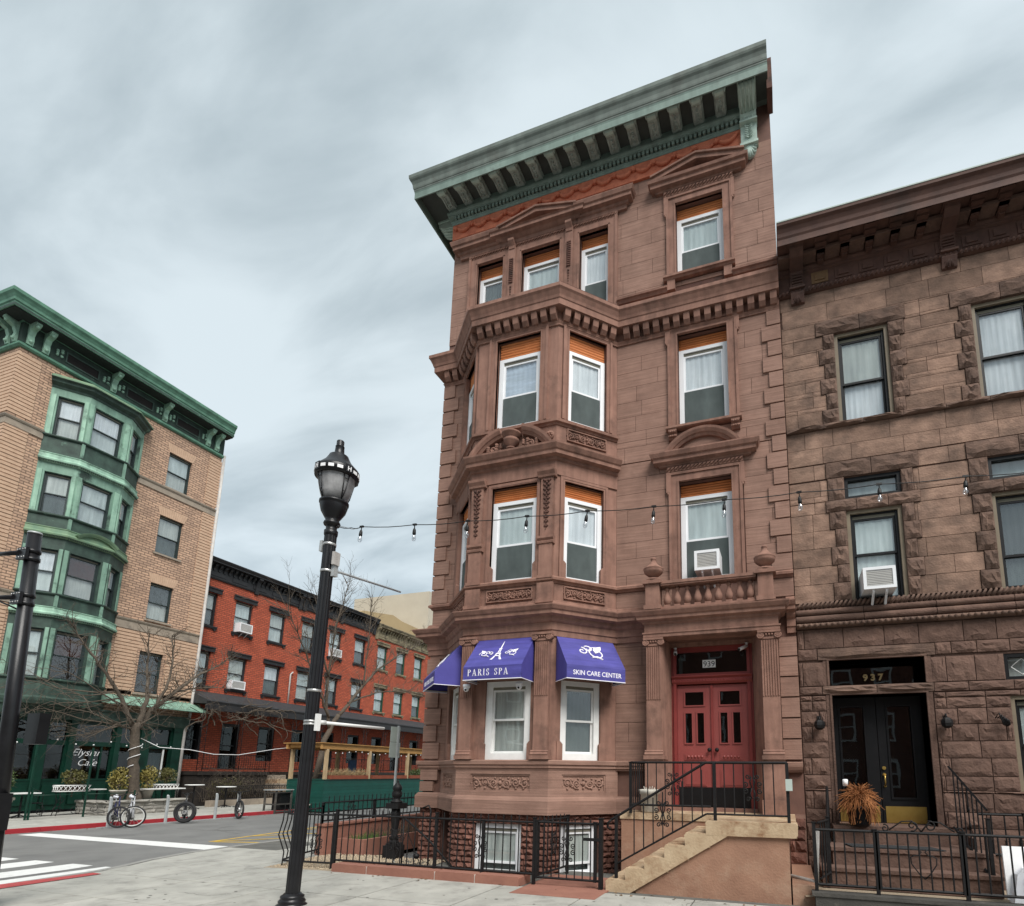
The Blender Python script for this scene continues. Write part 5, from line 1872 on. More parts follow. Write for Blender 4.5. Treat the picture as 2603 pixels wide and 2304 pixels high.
MB().tube([(4.76, Y_, 1.02), (4.70, Y_, .97), (4.70, Y_, .90), (4.75, Y_, .88)], .016, 5).build('volute', IR, RS)
b = MB()
b.box(7.31, 7.40, -1.93, -1.86, 1.50, 1.66)
tag(b.build('doorbell_box', 'metal_edge'), 'small grey box clamped to the right end post of the stoop railing', 'box')
RK_ = thing('landing_railing', 'black iron railing along the back of the stoop stair and landing end', 'railing', (5.4, -.9, 1.06))
railing(RK_, (4.80, -.9), (6.14, -.9), 1.20, 1.905, 9, ext=0, posts=((0, 1.06, 1.905),), scr=((.545, 1.55),))
railing(RK_, (4.80, -.88), (4.86, -.06), 1.20, 1.905, 7, ext=0, posts=((1, 1.06, 1.905),))
# railings in front of 937
R7 = thing('iron_fence', 'black iron railing with a gate on the dark kerb before number 937', 'fence', (9.5, -2.0, .2))
def plain(a, c, sp, posts, zb=.30, zt=1.0, **k):
    railing(R7, a, c, zb, zt, round((c[0] - a[0]) / sp), ext=0, posts=posts, r=.0105, **k)
plain((7.645, -2.0), (8.385, -2.0), .123, ((0, .2, 1.09), (1, .2, 1.02)))
plain((8.41, -2.0), (9.36, -2.0), .125, ((0, .28, 1.0), (1, .28, 1.0)))
plain((9.385, -2.0), (12.6, -2.0), .125, ((0, .2, 1.03), (.3, .2, 1.0), (.6, .2, 1.0)))
b = MB()
for s in (-1, 1):
    b.tube([(8.93, -2.0, .44), (8.93 + s * .06, -2.0, .50), (8.93 + s * .14, -2.0, .62), (8.93 + s * .145, -2.0, .70), (8.93 + s * .10, -2.0, .725), (8.93 + s * .05, -2.0, .73), (8.93 + s * .02, -2.0, .77), (8.93 + s * .05, -2.0, .80)], .008, 5)
    sp = spiral(8.93 + s * .10, 1.09, .07, 1.3, 0, 14, s)
    b.tube([(u, -2.0, z) for u, z in sp], .009, 4)
    sp = spiral(8.93 + s * .42, 1.05, .05, 1.3, 0, 14, -s)
    b.tube([(8.93 + s * .0, -2.0, 1.02), (8.93 + s * .1, -2.0, 1.15), (8.93 + s * .22, -2.0, 1.14), (8.93 + s * .37, -2.0, 1.03)], .009, 4)
    b.tube([(u, -2.0, z) for u, z in sp], .009, 4)
b.build('heart_scroll', IR, R7)
RL = thing('stair_railing', 'short black iron railing on the left of the steps of number 937', 'railing', (7.95, -.9, .5))
railing(RL, (7.86, -1.30), (7.95, -.1), .35, 1.08, 7, ext=0, posts=((0, .2, 1.12), (1, .8, 1.5)), slope=(0, .45), rb=.02, r=.0105)
railing(RL, (7.70, -1.9), (7.86, -1.32), .35, 1.08, 4, ext=0, r=.0105)
RR = thing('stair_railing', 'black iron railing with a sloping end on the right of the steps of number 937', 'railing', (9.8, -.7, .6))
railing(RR, (9.74, -.12), (9.90, -1.18), .50, 1.42, 8, ext=0, posts=((1, .40, 1.15),), slope=(.45, -.15), rb=.02, r=.0105)
b = MB()
sp = spiral(0, 0, .06, 1.2, 0, 10)
b.tube([(9.82, -.65 + u, 1.25 + z) for u, z in sp], .01, 4)
b.tube([(9.82, -.65 - u, 1.0 + z) for u, z in sp], .01, 4)
b.build('scroll', IR, RR)
RY = thing('iron_fence', 'black iron railing along the right side yard of number 937', 'fence', (10.8, -.6, .7))
railing(RY, (9.95, -.56), (12.6, -.56), .62, 1.18, 16, ext=0, posts=((.22, .4, 1.2),), r=.0105)
# ================================================================ the cafe house across the side street
brick_mat('brick_tan', (.56, .375, .265), (.44, .285, .20), (.20, .135, .095), bw=.30, bh=.112, ms=.017, bump=.8)
brick_mat('brick_red', (.48, .110, .058), (.37, .078, .042), (.17, .055, .036), bw=.27, bh=.10, ms=.014, bump=.7)
mat('tan_course', (.58, .40, .28), (.48, .32, .22), ns=5, bump=.2)
mat('tan_stone', (.36, .30, .235), (.27, .225, .18), ns=4, bump=.3, dark=(.12, .10, .085), dscale=1.2, dlo=.55, dhi=.8)
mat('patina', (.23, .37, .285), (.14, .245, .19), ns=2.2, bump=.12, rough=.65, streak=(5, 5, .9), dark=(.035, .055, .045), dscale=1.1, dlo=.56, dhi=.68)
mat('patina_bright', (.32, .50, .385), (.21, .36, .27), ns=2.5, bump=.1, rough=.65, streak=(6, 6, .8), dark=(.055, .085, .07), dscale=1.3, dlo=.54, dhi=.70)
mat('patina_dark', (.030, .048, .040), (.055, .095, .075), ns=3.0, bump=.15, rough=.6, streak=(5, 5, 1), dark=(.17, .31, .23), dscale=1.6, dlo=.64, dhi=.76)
mat('patina_yellow', (.19, .28, .17), (.12, .21, .14), ns=4, bump=.15, rough=.7)
mat('frame_dark', (.022, .034, .034), (.035, .05, .05), ns=5, bump=.05, rough=.5)
mat('green_paint', (.006, .040, .025), (.004, .026, .017), ns=3, bump=.05, rough=.4, dark=(.004, .014, .010), dscale=1.2, dlo=.55, dhi=.75)
mat('dark_wood', (.035, .028, .024), (.02, .017, .015), ns=3, bump=.1)  # dark wood; on the porch base it is painted shade
mat('pipe_white', (.50, .48, .45), (.38, .36, .34), ns=6, bump=.1, streak=(8, 8, 1))
FC_ = Fr(-20, 0, 0, 1)                                 # side-street front: u = y, outward = +x
YA, YB = .85, 9.12
CF = thing('cafe_building', 'five storey tan brick building with a green copper bay over a green cafe front', 'building', (-20, 5, 0))
WR = [(6.62, 7.70, 14.93, 16.66), (6.60, 7.69, 11.63, 13.46), (6.64, 7.66, 8.45, 10.17), (6.61, 7.63, 5.07, 6.94)]
SH = [(1.2, 8.9, -.2, 3.72)]
BO_ = [(2.05, 5.4, 4.55, 17.0)]
b = MB().rects(FC_, YA, YB, -.15, 17.85, -.4, 0, WR + SH + BO_)
b.box(-34, -20.4, YA, YA + .3, -.15, 17.85)
b.box(-34, -20.4, YB - .3, YB, -.15, 17.85)
b.box(-34, -20.1, YA + .3, YB - .3, 17.75, 17.80)
b.build('wall', 'brick_tan', CF)
MB().box(-21.6, -21.5, YA + .3, YB - .3, 3.8, 17.7).build('inner_wall', 'interior', CF)
# banded brick piers at both ends of the front
for k in range(int((17.6 - 4.9) / .15)):
    z = 4.95 + k * .15
    if 14.45 < z < 14.9 or 7.85 < z < 8.2:
        continue
    if z < 7.9:
        for a, c in cut(YA - .03, YB + .02, z, z + .10, [(o[0] - .12, o[1] + .12, o[2] - .1, o[3] + .1) for o in WR] + [(1.9, 5.55, 4, 18)]) and [(r[0], r[1]) for r in cut(YA - .03, YB + .02, z, z + .10, [(o[0] - .12, o[1] + .12, o[2] - .1, o[3] + .1) for o in WR] + [(1.9, 5.55, 4, 18)])]:
            MB().fb(FC_, a, c, -.05, .024, z, z + .115).build('brick_course', 'tan_course', CF)
    else:
        MB().fb(FC_, YA - .03, 1.55, -.05, .024, z, z + .115).build('brick_course', 'tan_course', CF)
        MB().fb(FC_, 8.5, YB + .02, -.05, .024, z, z + .115).build('brick_course', 'tan_course', CF)
    MB().box(-23, -20.0, YA - .024, YA + .02, z, z + .115).build('brick_course', 'tan_course', CF)
# belt courses
BP = [(-30, YA), (-20, YA), (-20, 2.0)]
BP = [(-20, 2.0), (-20, YA), (-30, YA)][::-1]
def belt(z0, z1, o=.07):
    pr = [(-.02, z0), (o * .6, z0), (o * .6, z1 - .1), (o, z1 - .09), (o + .03, z1 - .03), (o + .03, z1), (-.02, z1 + .02)]
    for pth in ([(-30, YA), (-20, YA), (-20, 1.98)], [(-20, 5.45), (-20, YB)]):
        MB().molding(pth, pr).build('belt_course', 'tan_stone', CF)
belt(14.50, 14.85)
belt(7.80, 8.25)
# flat brick arches over the windows
for o in WR:
    n = 13
    for i in range(n):
        t0, t1 = i / n, (i + 1) / n
        e = .16
        lo = lambda t: o[0] - .02 + (o[1] - o[0] + .04) * t
        hi = lambda t: o[0] - e + (o[1] - o[0] + 2 * e) * t
        b = MB()
        b.prism(FC_, [(lo(t0) + .004, o[3]), (lo(t1) - .004, o[3]), (hi(t1) - .005, o[3] + .42), (hi(t0) + .005, o[3] + .42)], -.05, .012)
        b.build('arch_brick', 'tan_course', CF)
def wc(F, o, up, lo, rail=.48, parent=CF, rec=.10, wd=.055, casing='frame_dark'):
    return window(parent, F, o[0], o[1], o[2], o[3], rec, casing=casing, fw=wd, up=up, lo=lo, rail=rail, lo_front=False, deep=.08)
wc(FC_, WR[0], 'blind', 'curtain_dim')
wc(FC_, WR[1], 'curtain_dim', 'screen')
wc(FC_, WR[2], 'screen_dark', 'curtain_dim')
wc(FC_, WR[3], 'interior', 'interior')
for o in WR:
    MB().oprism(FC_, [(-.1, o[2] - .10), (.07, o[2] - .10), (.07, o[2] - .02), (-.1, o[2])], o[0] - .08, o[1] + .08).build('window_sill', 'tan_stone', CF)
# copper bay
PJ = .72
A0, A1, A2, A3 = 1.98, 2.93, 4.50, 5.45
CB = [(-20, A0), (-20 + PJ, A1), (-20 + PJ, A2), (-20, A3)]
CBF = Fr(CB[1][0], CB[1][1], 0, 1)
LF_ = A2 - A1
LS_ = math.hypot(PJ, A1 - A0)
CBL = Fr(CB[0][0], CB[0][1], PJ, A1 - A0)
CBR = Fr(CB[2][0], CB[2][1], -PJ, A3 - A2)
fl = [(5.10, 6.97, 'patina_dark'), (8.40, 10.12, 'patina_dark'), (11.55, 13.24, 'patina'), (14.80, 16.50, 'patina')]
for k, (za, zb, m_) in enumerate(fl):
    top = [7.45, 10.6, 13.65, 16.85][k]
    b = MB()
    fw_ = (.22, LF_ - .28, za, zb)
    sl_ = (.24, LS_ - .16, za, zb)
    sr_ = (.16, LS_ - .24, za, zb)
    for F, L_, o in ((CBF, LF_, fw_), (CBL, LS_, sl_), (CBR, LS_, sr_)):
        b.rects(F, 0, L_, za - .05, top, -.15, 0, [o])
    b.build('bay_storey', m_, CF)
    pl = MB()
    for F, a, c in ((CBF, .02, .16), (CBF, LF_ - .22, LF_ - .04), (CBL, LS_ - .13, LS_ - .02), (CBR, .02, .13), (CBL, .04, .18), (CBR, LS_ - .18, LS_ - .04)):
        p_ = MB().fb(F, a, c, -.01, .03, za - .02, zb + .05)
        p_.build('bay_pilaster', 'patina_bright' if k > 1 else 'patina', CF)
    wc(CBF, fw_, ['interior_red', 'interior_red', 'blind', 'curtain_white'][k], ['interior', 'curtain_dim', 'blind', 'blind'][k], .5)
    wc(CBL, sl_, ['blind', 'curtain_white', 'curtain_dim', 'curtain_white'][k], ['blind', 'blind', 'screen', 'curtain_dim'][k], .5)
    wc(CBR, sr_, ['curtain_white', 'curtain_white', 'curtain_white', 'curtain_white'][k], ['curtain_dim', 'curtain_dim', 'screen_dark', 'curtain_dim'][k], .5)
    # sill and spandrel under the windows
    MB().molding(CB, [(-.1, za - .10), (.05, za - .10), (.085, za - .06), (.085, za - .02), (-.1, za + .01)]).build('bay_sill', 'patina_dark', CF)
# spandrels between floors: recessed panel, moulding, cornice
for k, (zc0, zc1, arc) in enumerate(((7.44, 8.30, False), (10.60, 11.45, True), (13.62, 14.70, False))):
    MB().molding(CB, [(-.1, zc0 + .35), (.0, zc0 + .35), (.0, zc1 + .1), (-.1, zc1 + .1)]).build('spandrel', 'patina_dark', CF)
    MB().molding(CB, [(-.1, zc0), (.02, zc0), (.05, zc0 + .04), (.14, zc0 + .07), (.15, zc0 + .13), (.09, zc0 + .20), (.07, zc0 + .34), (.09, zc0 + .36), (.09, zc0 + .39), (-.1, zc0 + .42)]).build('bay_cornice', ['patina_bright', 'patina_yellow', 'patina_bright'][k], CF)
    d = MB()
    for F, L_ in ((CBF, LF_), (CBL, LS_), (CBR, LS_)):
        n = int(L_ / .07)
        for i in range(n):
            d.blob(F.p((i + .5) * L_ / n, .10, zc0 + .03), .030, 5)
    d.build('bead_row', 'patina_dark', CF, kind='stuff')
    for F, us in ((CBF, (.02, LF_ - .02)), ):
        for u in us:
            MB().fb(F, u - .05, u + .05, -.01, .05, zc0 + .42, zc1).build('spandrel_block', 'patina', CF)
arch(CBF, LF_ * .62, 10.85, .75, .30, .2, 'arched_hood', t=.14).parent = CF
bpy.data.objects['arched_hood'].data.materials[0] = MATS['patina_yellow']
bpy.data.objects['arched_hood'].location = (20, -5, 0)
# bay roof
MB().molding(CB, [(-.1, 16.82), (.03, 16.82), (.05, 16.90), (.20, 17.0), (.22, 17.08), (.30, 17.12), (.30, 17.17), (-.1, 17.45)]).build('bay_roof_edge', 'patina_dark', CF)
MB().molding(CB, [(.22, 17.172), (.315, 17.14), (.315, 17.19), (-.05, 17.44)]).build('bay_roof', 'patina_yellow', CF)
b = MB()
b.add([(x, y, z) for z in (4.12, 17.3) for x, y in [(-20.2, A0)] + CB + [(-20.2, A3)]], [tuple(range(6)), tuple(range(11, 5, -1))])
b.build('bay_cap', 'patina_dark', CF)
# main cornice
mat('patina_crown', (.13, .27, .19), (.09, .20, .14), ns=2.5, bump=.1, rough=.65, streak=(4, 4, 1), dark=(.04, .08, .06), dscale=.9, dlo=.58, dhi=.8)
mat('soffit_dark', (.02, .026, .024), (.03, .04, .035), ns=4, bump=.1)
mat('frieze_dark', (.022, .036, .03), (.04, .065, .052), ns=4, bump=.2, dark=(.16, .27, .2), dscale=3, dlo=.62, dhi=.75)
KP = [(-30, YA), (-20, YA), (-20, YB)]
KC = [(-.02, 17.72), (.06, 17.72), (.12, 17.78), (.12, 17.86), (.05, 17.90), (.05, 18.75), (.12, 18.80), (.62, 18.86), (.62, 18.82), (.66, 18.82), (.66, 18.98), (.70, 19.02), (.71, 19.12), (.76, 19.22), (.82, 19.30), (.83, 19.42), (.78, 19.46), (-.02, 19.50)]
ck = MB().molding(KP, KC).build('cornice', 'patina_crown', CF)
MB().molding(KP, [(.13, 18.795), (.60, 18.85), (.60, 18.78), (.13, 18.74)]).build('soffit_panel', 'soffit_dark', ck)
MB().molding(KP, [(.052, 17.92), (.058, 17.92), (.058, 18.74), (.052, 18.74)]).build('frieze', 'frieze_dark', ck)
MB().molding(KP, [(.655, 18.84), (.667, 18.84), (.667, 18.93), (.655, 18.93)]).build('fascia_line', 'patina_dark', ck)
def cbr(F, u):
    b = MB()
    b.oprism(F, [(.05, 17.92), (.12, 17.92), (.16, 18.1), (.13, 18.3), (.20, 18.5), (.40, 18.6), (.50, 18.7), (.50, 18.82), (.05, 18.80)], u - .10, u + .10)
    b.fb(F, u - .13, u + .13, .05, .54, 18.78, 18.845)
    b.blob(F.p(u, .16, 18.05), .07, 6)
    b.blob(F.p(u, .42, 18.62), .08, 6)
    b.build('bracket', 'patina_bright', ck)
for u in (1.05, 1.55, 3.95, 6.12, 8.25, 8.72):
    cbr(FC_, u)
FCa = Fr(-30, YA, 1, 0)
for u in (9.3, 9.75, 7.5):
    cbr(FCa, u)
for a, c in ((2.25, 3.35), (4.50, 5.55), (6.70, 7.75)):
    b = MB()
    b.fb(FC_, a, c, .055, .062, 18.12, 18.48)
    b.build('frieze_opening', 'interior', ck)
    b = MB()
    b.fb(FC_, a - .05, c + .05, .055, .09, 18.07, 18.12)
    b.fb(FC_, a - .05, c + .05, .055, .09, 18.48, 18.53)
    b.fb(FC_, a - .05, a, .055, .09, 18.12, 18.48)
    b.fb(FC_, c, c + .05, .055, .09, 18.12, 18.48)
    b.build('frieze_frame', 'patina_dark', ck)
    for s in (a - .28, c + .28):
        r_ = MB()
        for i in range(7):
            r_.blob(FC_.p(s + .1 * math.cos(i * 2.1), .07, 18.2 + .09 * (i % 4)), .06, 6)
        r_.build('carved_leaf', 'patina_bright', ck)
# downpipe
b = MB()
b.tube([(-19.92, YB + .06, 17.9), (-19.92, YB + .06, 4.6), (-19.92, YB + .0, 3.9), (-19.90, YB - .12, 3.5), (-19.90, YB - .12, .1)], .065, 8)
b.build('downpipe', 'pipe_white', CF)
# ground floor cafe front
SHP = [(-.1, 3.62), (.05, 3.62), (.10, 3.72), (.10, 4.02), (.16, 4.08), (.16, 4.14), (-.1, 4.14)]
MB().molding([(-28, YA - .05), (-19.95, YA - .05), (-19.95, YB)], SHP).build('shop_fascia', 'patina_dark', CF)
b = MB()
b.oprism(FC_, [(.0, 4.86), (.06, 4.84), (.72, 4.46), (.74, 4.40), (.66, 4.38), (.0, 4.5)], 5.35, 9.55)
b.build('pent_roof', 'patina', CF)
MB().molding(CB, [(-.1, 4.10), (.04, 4.10), (.10, 4.22), (.12, 4.32), (.06, 4.36), (.0, 4.40), (.0, 5.05), (-.1, 5.05)]).build('bay_base', 'patina_dark', CF)
b = MB()
for i in range(24):
    u = 5.45 + i * .17
    b.fb(FC_, u, u + .03, .05, .12, 4.855, 4.88)
b.build('roof_seam', 'patina', CF, kind='stuff')
MB().box(-23, -20.35, YA + .3, YB - .3, .9, 3.6).build('shop_interior', 'interior_red', CF)
shopb = [(1.25, 2.35), (2.55, 3.55), (3.80, 4.50), (4.70, 6.15), (6.35, 7.15), (7.55, 8.55)]
for a, c in zip([1.2] + [q[1] for q in shopb], [q[0] for q in shopb] + [8.95]):
    b = MB()
    b.fb(FC_, a, c, -.25, .06, .12, 3.66)
    b.fb(FC_, a + .03, c - .03, .06, .10, .12, .5)
    b.fb(FC_, a - .02, c + .02, -.2, .09, 3.45, 3.62)
    b.build('shop_pilaster', 'green_paint', CF)
for k, (a, c) in enumerate(shopb):
    b = MB()
    b.fb(FC_, a, c, -.22, -.04, .1, 1.22)
    b.fb(FC_, a + .1, c - .1, -.04, -.0, .3, 1.05)
    b.fb(FC_, a, c, -.20, -.02, 1.22, 1.29)
    b.fb(FC_, a, c, -.20, -.03, 2.62, 2.80)
    b.fb(FC_, a, c, -.20, -.03, 3.50, 3.62)
    for u in (a, c - .06):
        b.fb(FC_, u, u + .06, -.18, -.04, 1.29, 3.5)
    s_ = b.build('shop_front', 'green_paint', CF)
    MB().fb(FC_, a + .06, c - .06, -.12, -.11, 1.29, 2.62).build('pane', 'glass_dark', s_)
    MB().fb(FC_, a + .06, c - .06, -.12, -.11, 2.80, 3.50).build('transom_pane', 'glass_dark', s_)
    if k == 3:
        MB().fb(FC_, (a + c) / 2 + .30, (a + c) / 2 + .36, -.13, -.06, 1.29, 2.62).build('mullion', 'green_paint', s_)
        text_mb('Elysian', .40, FC_, 4.72, 2.22, -.10, .004, -.004, .35).build('lettering', 'white_card', s_)
        text_mb('Cafe', .38, FC_, 4.95, 1.82, -.10, .004, -.004, .35).build('lettering', 'white_card', s_)
    if k == 5:
        MB().fb(FC_, a + .15, c - .3, -.22, -.2, 1.0, 2.6).build('door_curtain', 'curtain_dim', s_)
        MB().fb(FC_, c - .32, c - .26, -.10, -.06, 1.2, 2.7).build('door_edge', 'white_paint', s_)
b = MB()
for i in range(12):
    y = 1.6 + i * .62
    b.blob((-19.86, y, 2.72 + .1 * math.sin(i * 2)), .035, 6)
tag(b.build('bulb_string', 'white_card'), 'small round white bulbs strung along the green cafe front', 'lights')

# ================================================================ the red brick row
mat('black_trim', (.020, .020, .022), (.032, .032, .034), ns=4, bump=.1, rough=.5)
mat('dark_roof', (.028, .029, .031), (.045, .046, .05), ns=5, bump=.3, rough=.7)
mat('buff_trim', (.30, .255, .165), (.2, .17, .11), ns=4, bump=.2, dark=(.06, .05, .04), dscale=2, dlo=.5, dhi=.7)
mat('green_frame', (.018, .075, .050), (.012, .05, .035), ns=4, bump=0)
RX = -20.6
FRW = Fr(RX, 0, 0, 1)
def row_house(name, lab, ya, yb, wins, trim, frame, ztop, corn_m, lint_m, acs=()):
    T = thing(name, lab, 'house', (RX, (ya + yb) / 2, 0))
    op = [(y, y + 1.06, z0, z1) for y in wins for z0, z1 in ((9.02, 10.78), (5.93, 7.68))]
    gf = [(y + .05, y + 1.1, 1.75 if k % 2 else 2.2, 4.1) for k, y in enumerate(wins)]
    b = MB().rects(FRW, ya, yb, -.15, ztop - .1, -.35, 0, op + gf)
    b.box(RX - 10, RX - .35, yb - .3, yb, -.1, ztop - .1)
    b.box(RX - 10, RX - .0, ya, yb, ztop - .12, ztop - .05)
    b.build('wall', 'brick_red', T)
    MB().box(RX - 1.3, RX - 1.2, ya, yb - .3, 0, ztop - .2).build('inner_wall', 'interior', T)
    for k, o in enumerate(op):
        window(T, FRW, o[0], o[1], o[2], o[3], .10, casing=frame, fw=.08, up=RND.choice(['curtain_white', 'blind', 'curtain_dim', 'blind']), lo=RND.choice(['curtain_dim', 'screen', 'screen_dark', 'blind']), rail=.5, lo_front=False, deep=.08)
        b = MB()
        b.oprism(FRW, [(-.02, o[3]), (.09, o[3]), (.10, o[3] + .17), (.15, o[3] + .19), (.15, o[3] + .25), (-.02, o[3] + .28)], o[0] - .15, o[1] + .15)
        b.build('lintel', lint_m, T)
        b = MB()
        b.oprism(FRW, [(-.1, o[2] - .14), (.07, o[2] - .14), (.10, o[2] - .06), (.10, o[2] - .01), (-.1, o[2])], o[0] - .10, o[1] + .10)
        for u in (o[0] - .06, o[1] - .06):
            b.fb(FRW, u, u + .12, -.02, .06, o[2] - .22, o[2] - .13)
        b.build('window_sill', lint_m, T)
    for k, o in enumerate(gf):
        b = MB()
        b.fb(FRW, o[0], o[0] + .08, -.3, -.05, o[2], o[3])
        b.fb(FRW, o[1] - .08, o[1], -.3, -.05, o[2], o[3])
        b.fb(FRW, o[0] + .08, o[1] - .08, -.3, -.05, o[3] - .12, o[3])
        b.fb(FRW, o[0] + .08, o[1] - .08, -.2, -.14, (o[2] + o[3]) / 2, (o[2] + o[3]) / 2 + .05)
        w_ = b.build('ground_window' if k % 2 == 0 else 'door', 'black_trim', T)
        MB().fb(FRW, o[0] + .08, o[1] - .08, -.26, -.25, o[2], o[3] - .12).build('pane', 'glass_dark', w_)
        MB().fb(FRW, o[0], o[1], -.32, -.31, o[2], o[3]).build('inner_dark', 'interior', w_)
    pr = [(-.02, ztop - 1.0), (.06, ztop - 1.0), (.09, ztop - .93), (.05, ztop - .90), (.05, ztop - .30), (.12, ztop - .26), (.12, ztop - .22), (.38, ztop - .19), (.38, ztop - .14), (.46, ztop - .02), (.46, ztop + .03), (-.02, ztop + .06)]
    c_ = MB().molding([(RX, ya + .02), (RX, yb - .02)], pr).build('cornice', corn_m, T)
    n = int((yb - ya) / .30)
    br = MB()
    br.oprism(F0, [(0, 0), (.04, -.02), (.06, .10), (.16, .20), (.20, .30), (0, .30)], -.06, .06)
    br = br.mesh('bracket', corn_m)
    for i in range(n):
        u = ya + .2 + (yb - ya - .4) * (i + .5) / n
        inst('bracket', br, c_, FRW.p(u, .05, ztop - .55), rz=FRW.rz)
    for i, u in enumerate([ya + .15, (ya + yb) / 2, yb - .15]):
        b = MB()
        b.oprism(FRW, [(0, ztop - 1.1), (.10, ztop - 1.08), (.14, ztop - .7), (.22, ztop - .4), (.36, ztop - .3), (.36, ztop - .2), (0, ztop - .2)], u - .11, u + .11)
        b.build('large_bracket', corn_m, c_)
    for j in range(int((yb - ya) / 1.25)):
        u = ya + .45 + j * 1.25
        MB().fb(FRW, u, u + .85, .045, .075, ztop - .82, ztop - .62).build('frieze_panel', corn_m, c_)
    return T
row_house('row_house', 'red brick row house with black cornice next to the tan cafe building', 9.25, 15.6, [9.22 + .02, 11.33, 13.52], 'black_trim', 'black_trim', 12.50, 'black_trim', 'black_trim')
row_house('row_house', 'red brick row house in the middle of the row behind the lamp post', 15.6, 22.2, [15.80, 18.02, 20.32], 'black_trim', 'black_trim', 12.50, 'black_trim', 'black_trim')
row_house('row_house', 'red brick row house with buff bracketed cornice and green window frames at the right end', 22.2, 28.9, [22.62, 24.75, 26.93], 'buff_trim', 'green_frame', 12.25, 'buff_trim', 'buff_trim')
row_house('row_house', 'red brick row house mostly hidden behind the corner town house', 28.9, 35.5, [29.3, 31.5, 33.6], 'buff_trim', 'green_frame', 12.25, 'buff_trim', 'buff_trim')
# window air conditioners
def ac_unit(lab, F, u, o, z, w_=.56, h=.40, d=.45, arms=True, m_='white_vinyl'):
    t = thing('air_conditioner', lab, 'air conditioner', F.p(u, o, z), 'air conditioners set in windows')
    b = MB()
    b.fb(F, u - w_ / 2, u + w_ / 2, o - d, o, z, z + h)
    b.fb(F, u - w_ / 2, u - w_ / 2 + .05, o, o + .025, z, z + h)
    b.fb(F, u + w_ / 2 - .05, u + w_ / 2, o, o + .025, z, z + h)
    b.fb(F, u - w_ / 2 + .05, u + w_ / 2 - .05, o, o + .025, z, z + .05)
    b.fb(F, u - w_ / 2 + .05, u + w_ / 2 - .05, o, o + .025, z + h - .05, z + h)
    b.build('casing', m_, t)
    b = MB()
    n = 9
    for i in range(n):
        zz = z + .06 + (h - .12) * i / n
        b.fb(F, u - w_ / 2 + .05, u + w_ / 2 - .05, o + .004, o + .014, zz, zz + (h - .12) / n * .55)
    b.build('grille', 'ac_grey' if 'ac_grey' in MATS else mat('ac_grey', (.50, .49, .46), (.42, .41, .39), ns=3, bump=0), t)
    if arms:
        for s in (-.4, .4):
            b = MB()
            b.tube([F.p(u + s * w_ * .5, o - .02, z + .02), F.p(u + s * w_ * .5, o - .02, z - .03), F.p(u + s * w_ * .5, o - d + .1, z - .28)], .02, 4, False)
            b.build('support_arm', m_, t)
    return t
ac_unit('white window air conditioner under the sash above the balcony of number 939', F0, 6.10, .30, 5.44, .46, .38, .5)
ac_unit('white window air conditioner in the second floor window of number 937', F7, 8.95, .33, 4.80, .50, .38, .5)
ac_unit('white air conditioner in the top left window of the red row, beside the tan building', FRW, 11.86, .28, 9.05, .75, .5)
ac_unit('white air conditioner in the window just above the porch roof beside the tan building', FRW, 11.86, .2, 5.95, .8, .45, arms=False)
ac_unit('white air conditioner in a top floor red row window right of the lamp post', FRW, 18.5, .28, 9.05, .75, .5)
# porch running along the row
PO = thing('porch', 'long iron porch with a dark metal roof along the red brick row', 'porch', (-19.3, 16, 0))
b = MB()
b.oprism(FRW, [(.0, 5.55), (.05, 5.60), (1.62, 5.05), (1.66, 4.98), (1.60, 4.84), (.0, 4.95)], 9.2, 31)
b.build('porch_roof', 'dark_roof', PO)
b = MB()
b.oprism(FRW, [(1.57, 4.55), (1.63, 4.55), (1.63, 4.86), (1.57, 4.86)], 9.2, 31)
b.build('porch_beam', 'black_trim', PO)
MB().fb(FRW, 9.25, 13.1, 0, 1.6, 1.45, 1.62).build('porch_floor', 'dark_wood', PO)
MB().fb(FRW, 14.4, 31, 0, 1.6, 1.45, 1.62).build('porch_floor', 'dark_wood', PO)
MB().fb(FRW, 9.3, 13.0, .0, 1.5, -.1, 1.45).build('porch_base', 'dark_wood', PO)  # dark colour stands in for the deep shade under the porch
MB().fb(FRW, 14.5, 31, .0, 1.5, -.1, 1.45).build('porch_base', 'dark_wood', PO)  # shade below the porch put into the colour here too
MB().fb(FRW, 11.0, 12.6, 1.5, 1.52, .1, 1.2).build('cellar_opening', 'interior', PO)
for u in (9.3, 11.2, 13.0, 14.5, 16.4, 18.3, 20.2, 22.1, 24.0, 25.9, 27.8):
    b = MB()
    for a in (-.13, .13):
        b.tube([FRW.p(u + a, 1.55, 1.6), FRW.p(u + a, 1.55, 4.6)], .018, 4)
    for i in range(9):
        z = 1.7 + i * .32
        b.tube([FRW.p(u - .13, 1.55, z), FRW.p(u + .13, 1.55, z + .16), FRW.p(u - .13, 1.55, z + .32)], .012, 4)
    for s in (-1, 1):
        b.tube([FRW.p(u + s * .13, 1.55, 4.0), FRW.p(u + s * .35, 1.55, 4.4), FRW.p(u + s * .8, 1.55, 4.58)], .016, 4)
    b.build('porch_post', 'black_iron', PO)
pr_ = MB()
for a, c in ((9.4, 12.95), (14.6, 18.2), (18.4, 24.0), (24.1, 30)):
    for z in (1.75, 2.45):
        pr_.tube([FRW.p(a, 1.55, z), FRW.p(c, 1.55, z)], .02, 4)
    n = int((c - a) / .13)
    for i in range(n):
        u = a + (c - a) * (i + .5) / n
        pr_.tube([FRW.p(u, 1.55, 1.75), FRW.p(u + .03, 1.55, 2.1), FRW.p(u, 1.55, 2.45)], .012, 4)
pr_.build('porch_railing', 'black_iron', PO, kind='stuff')
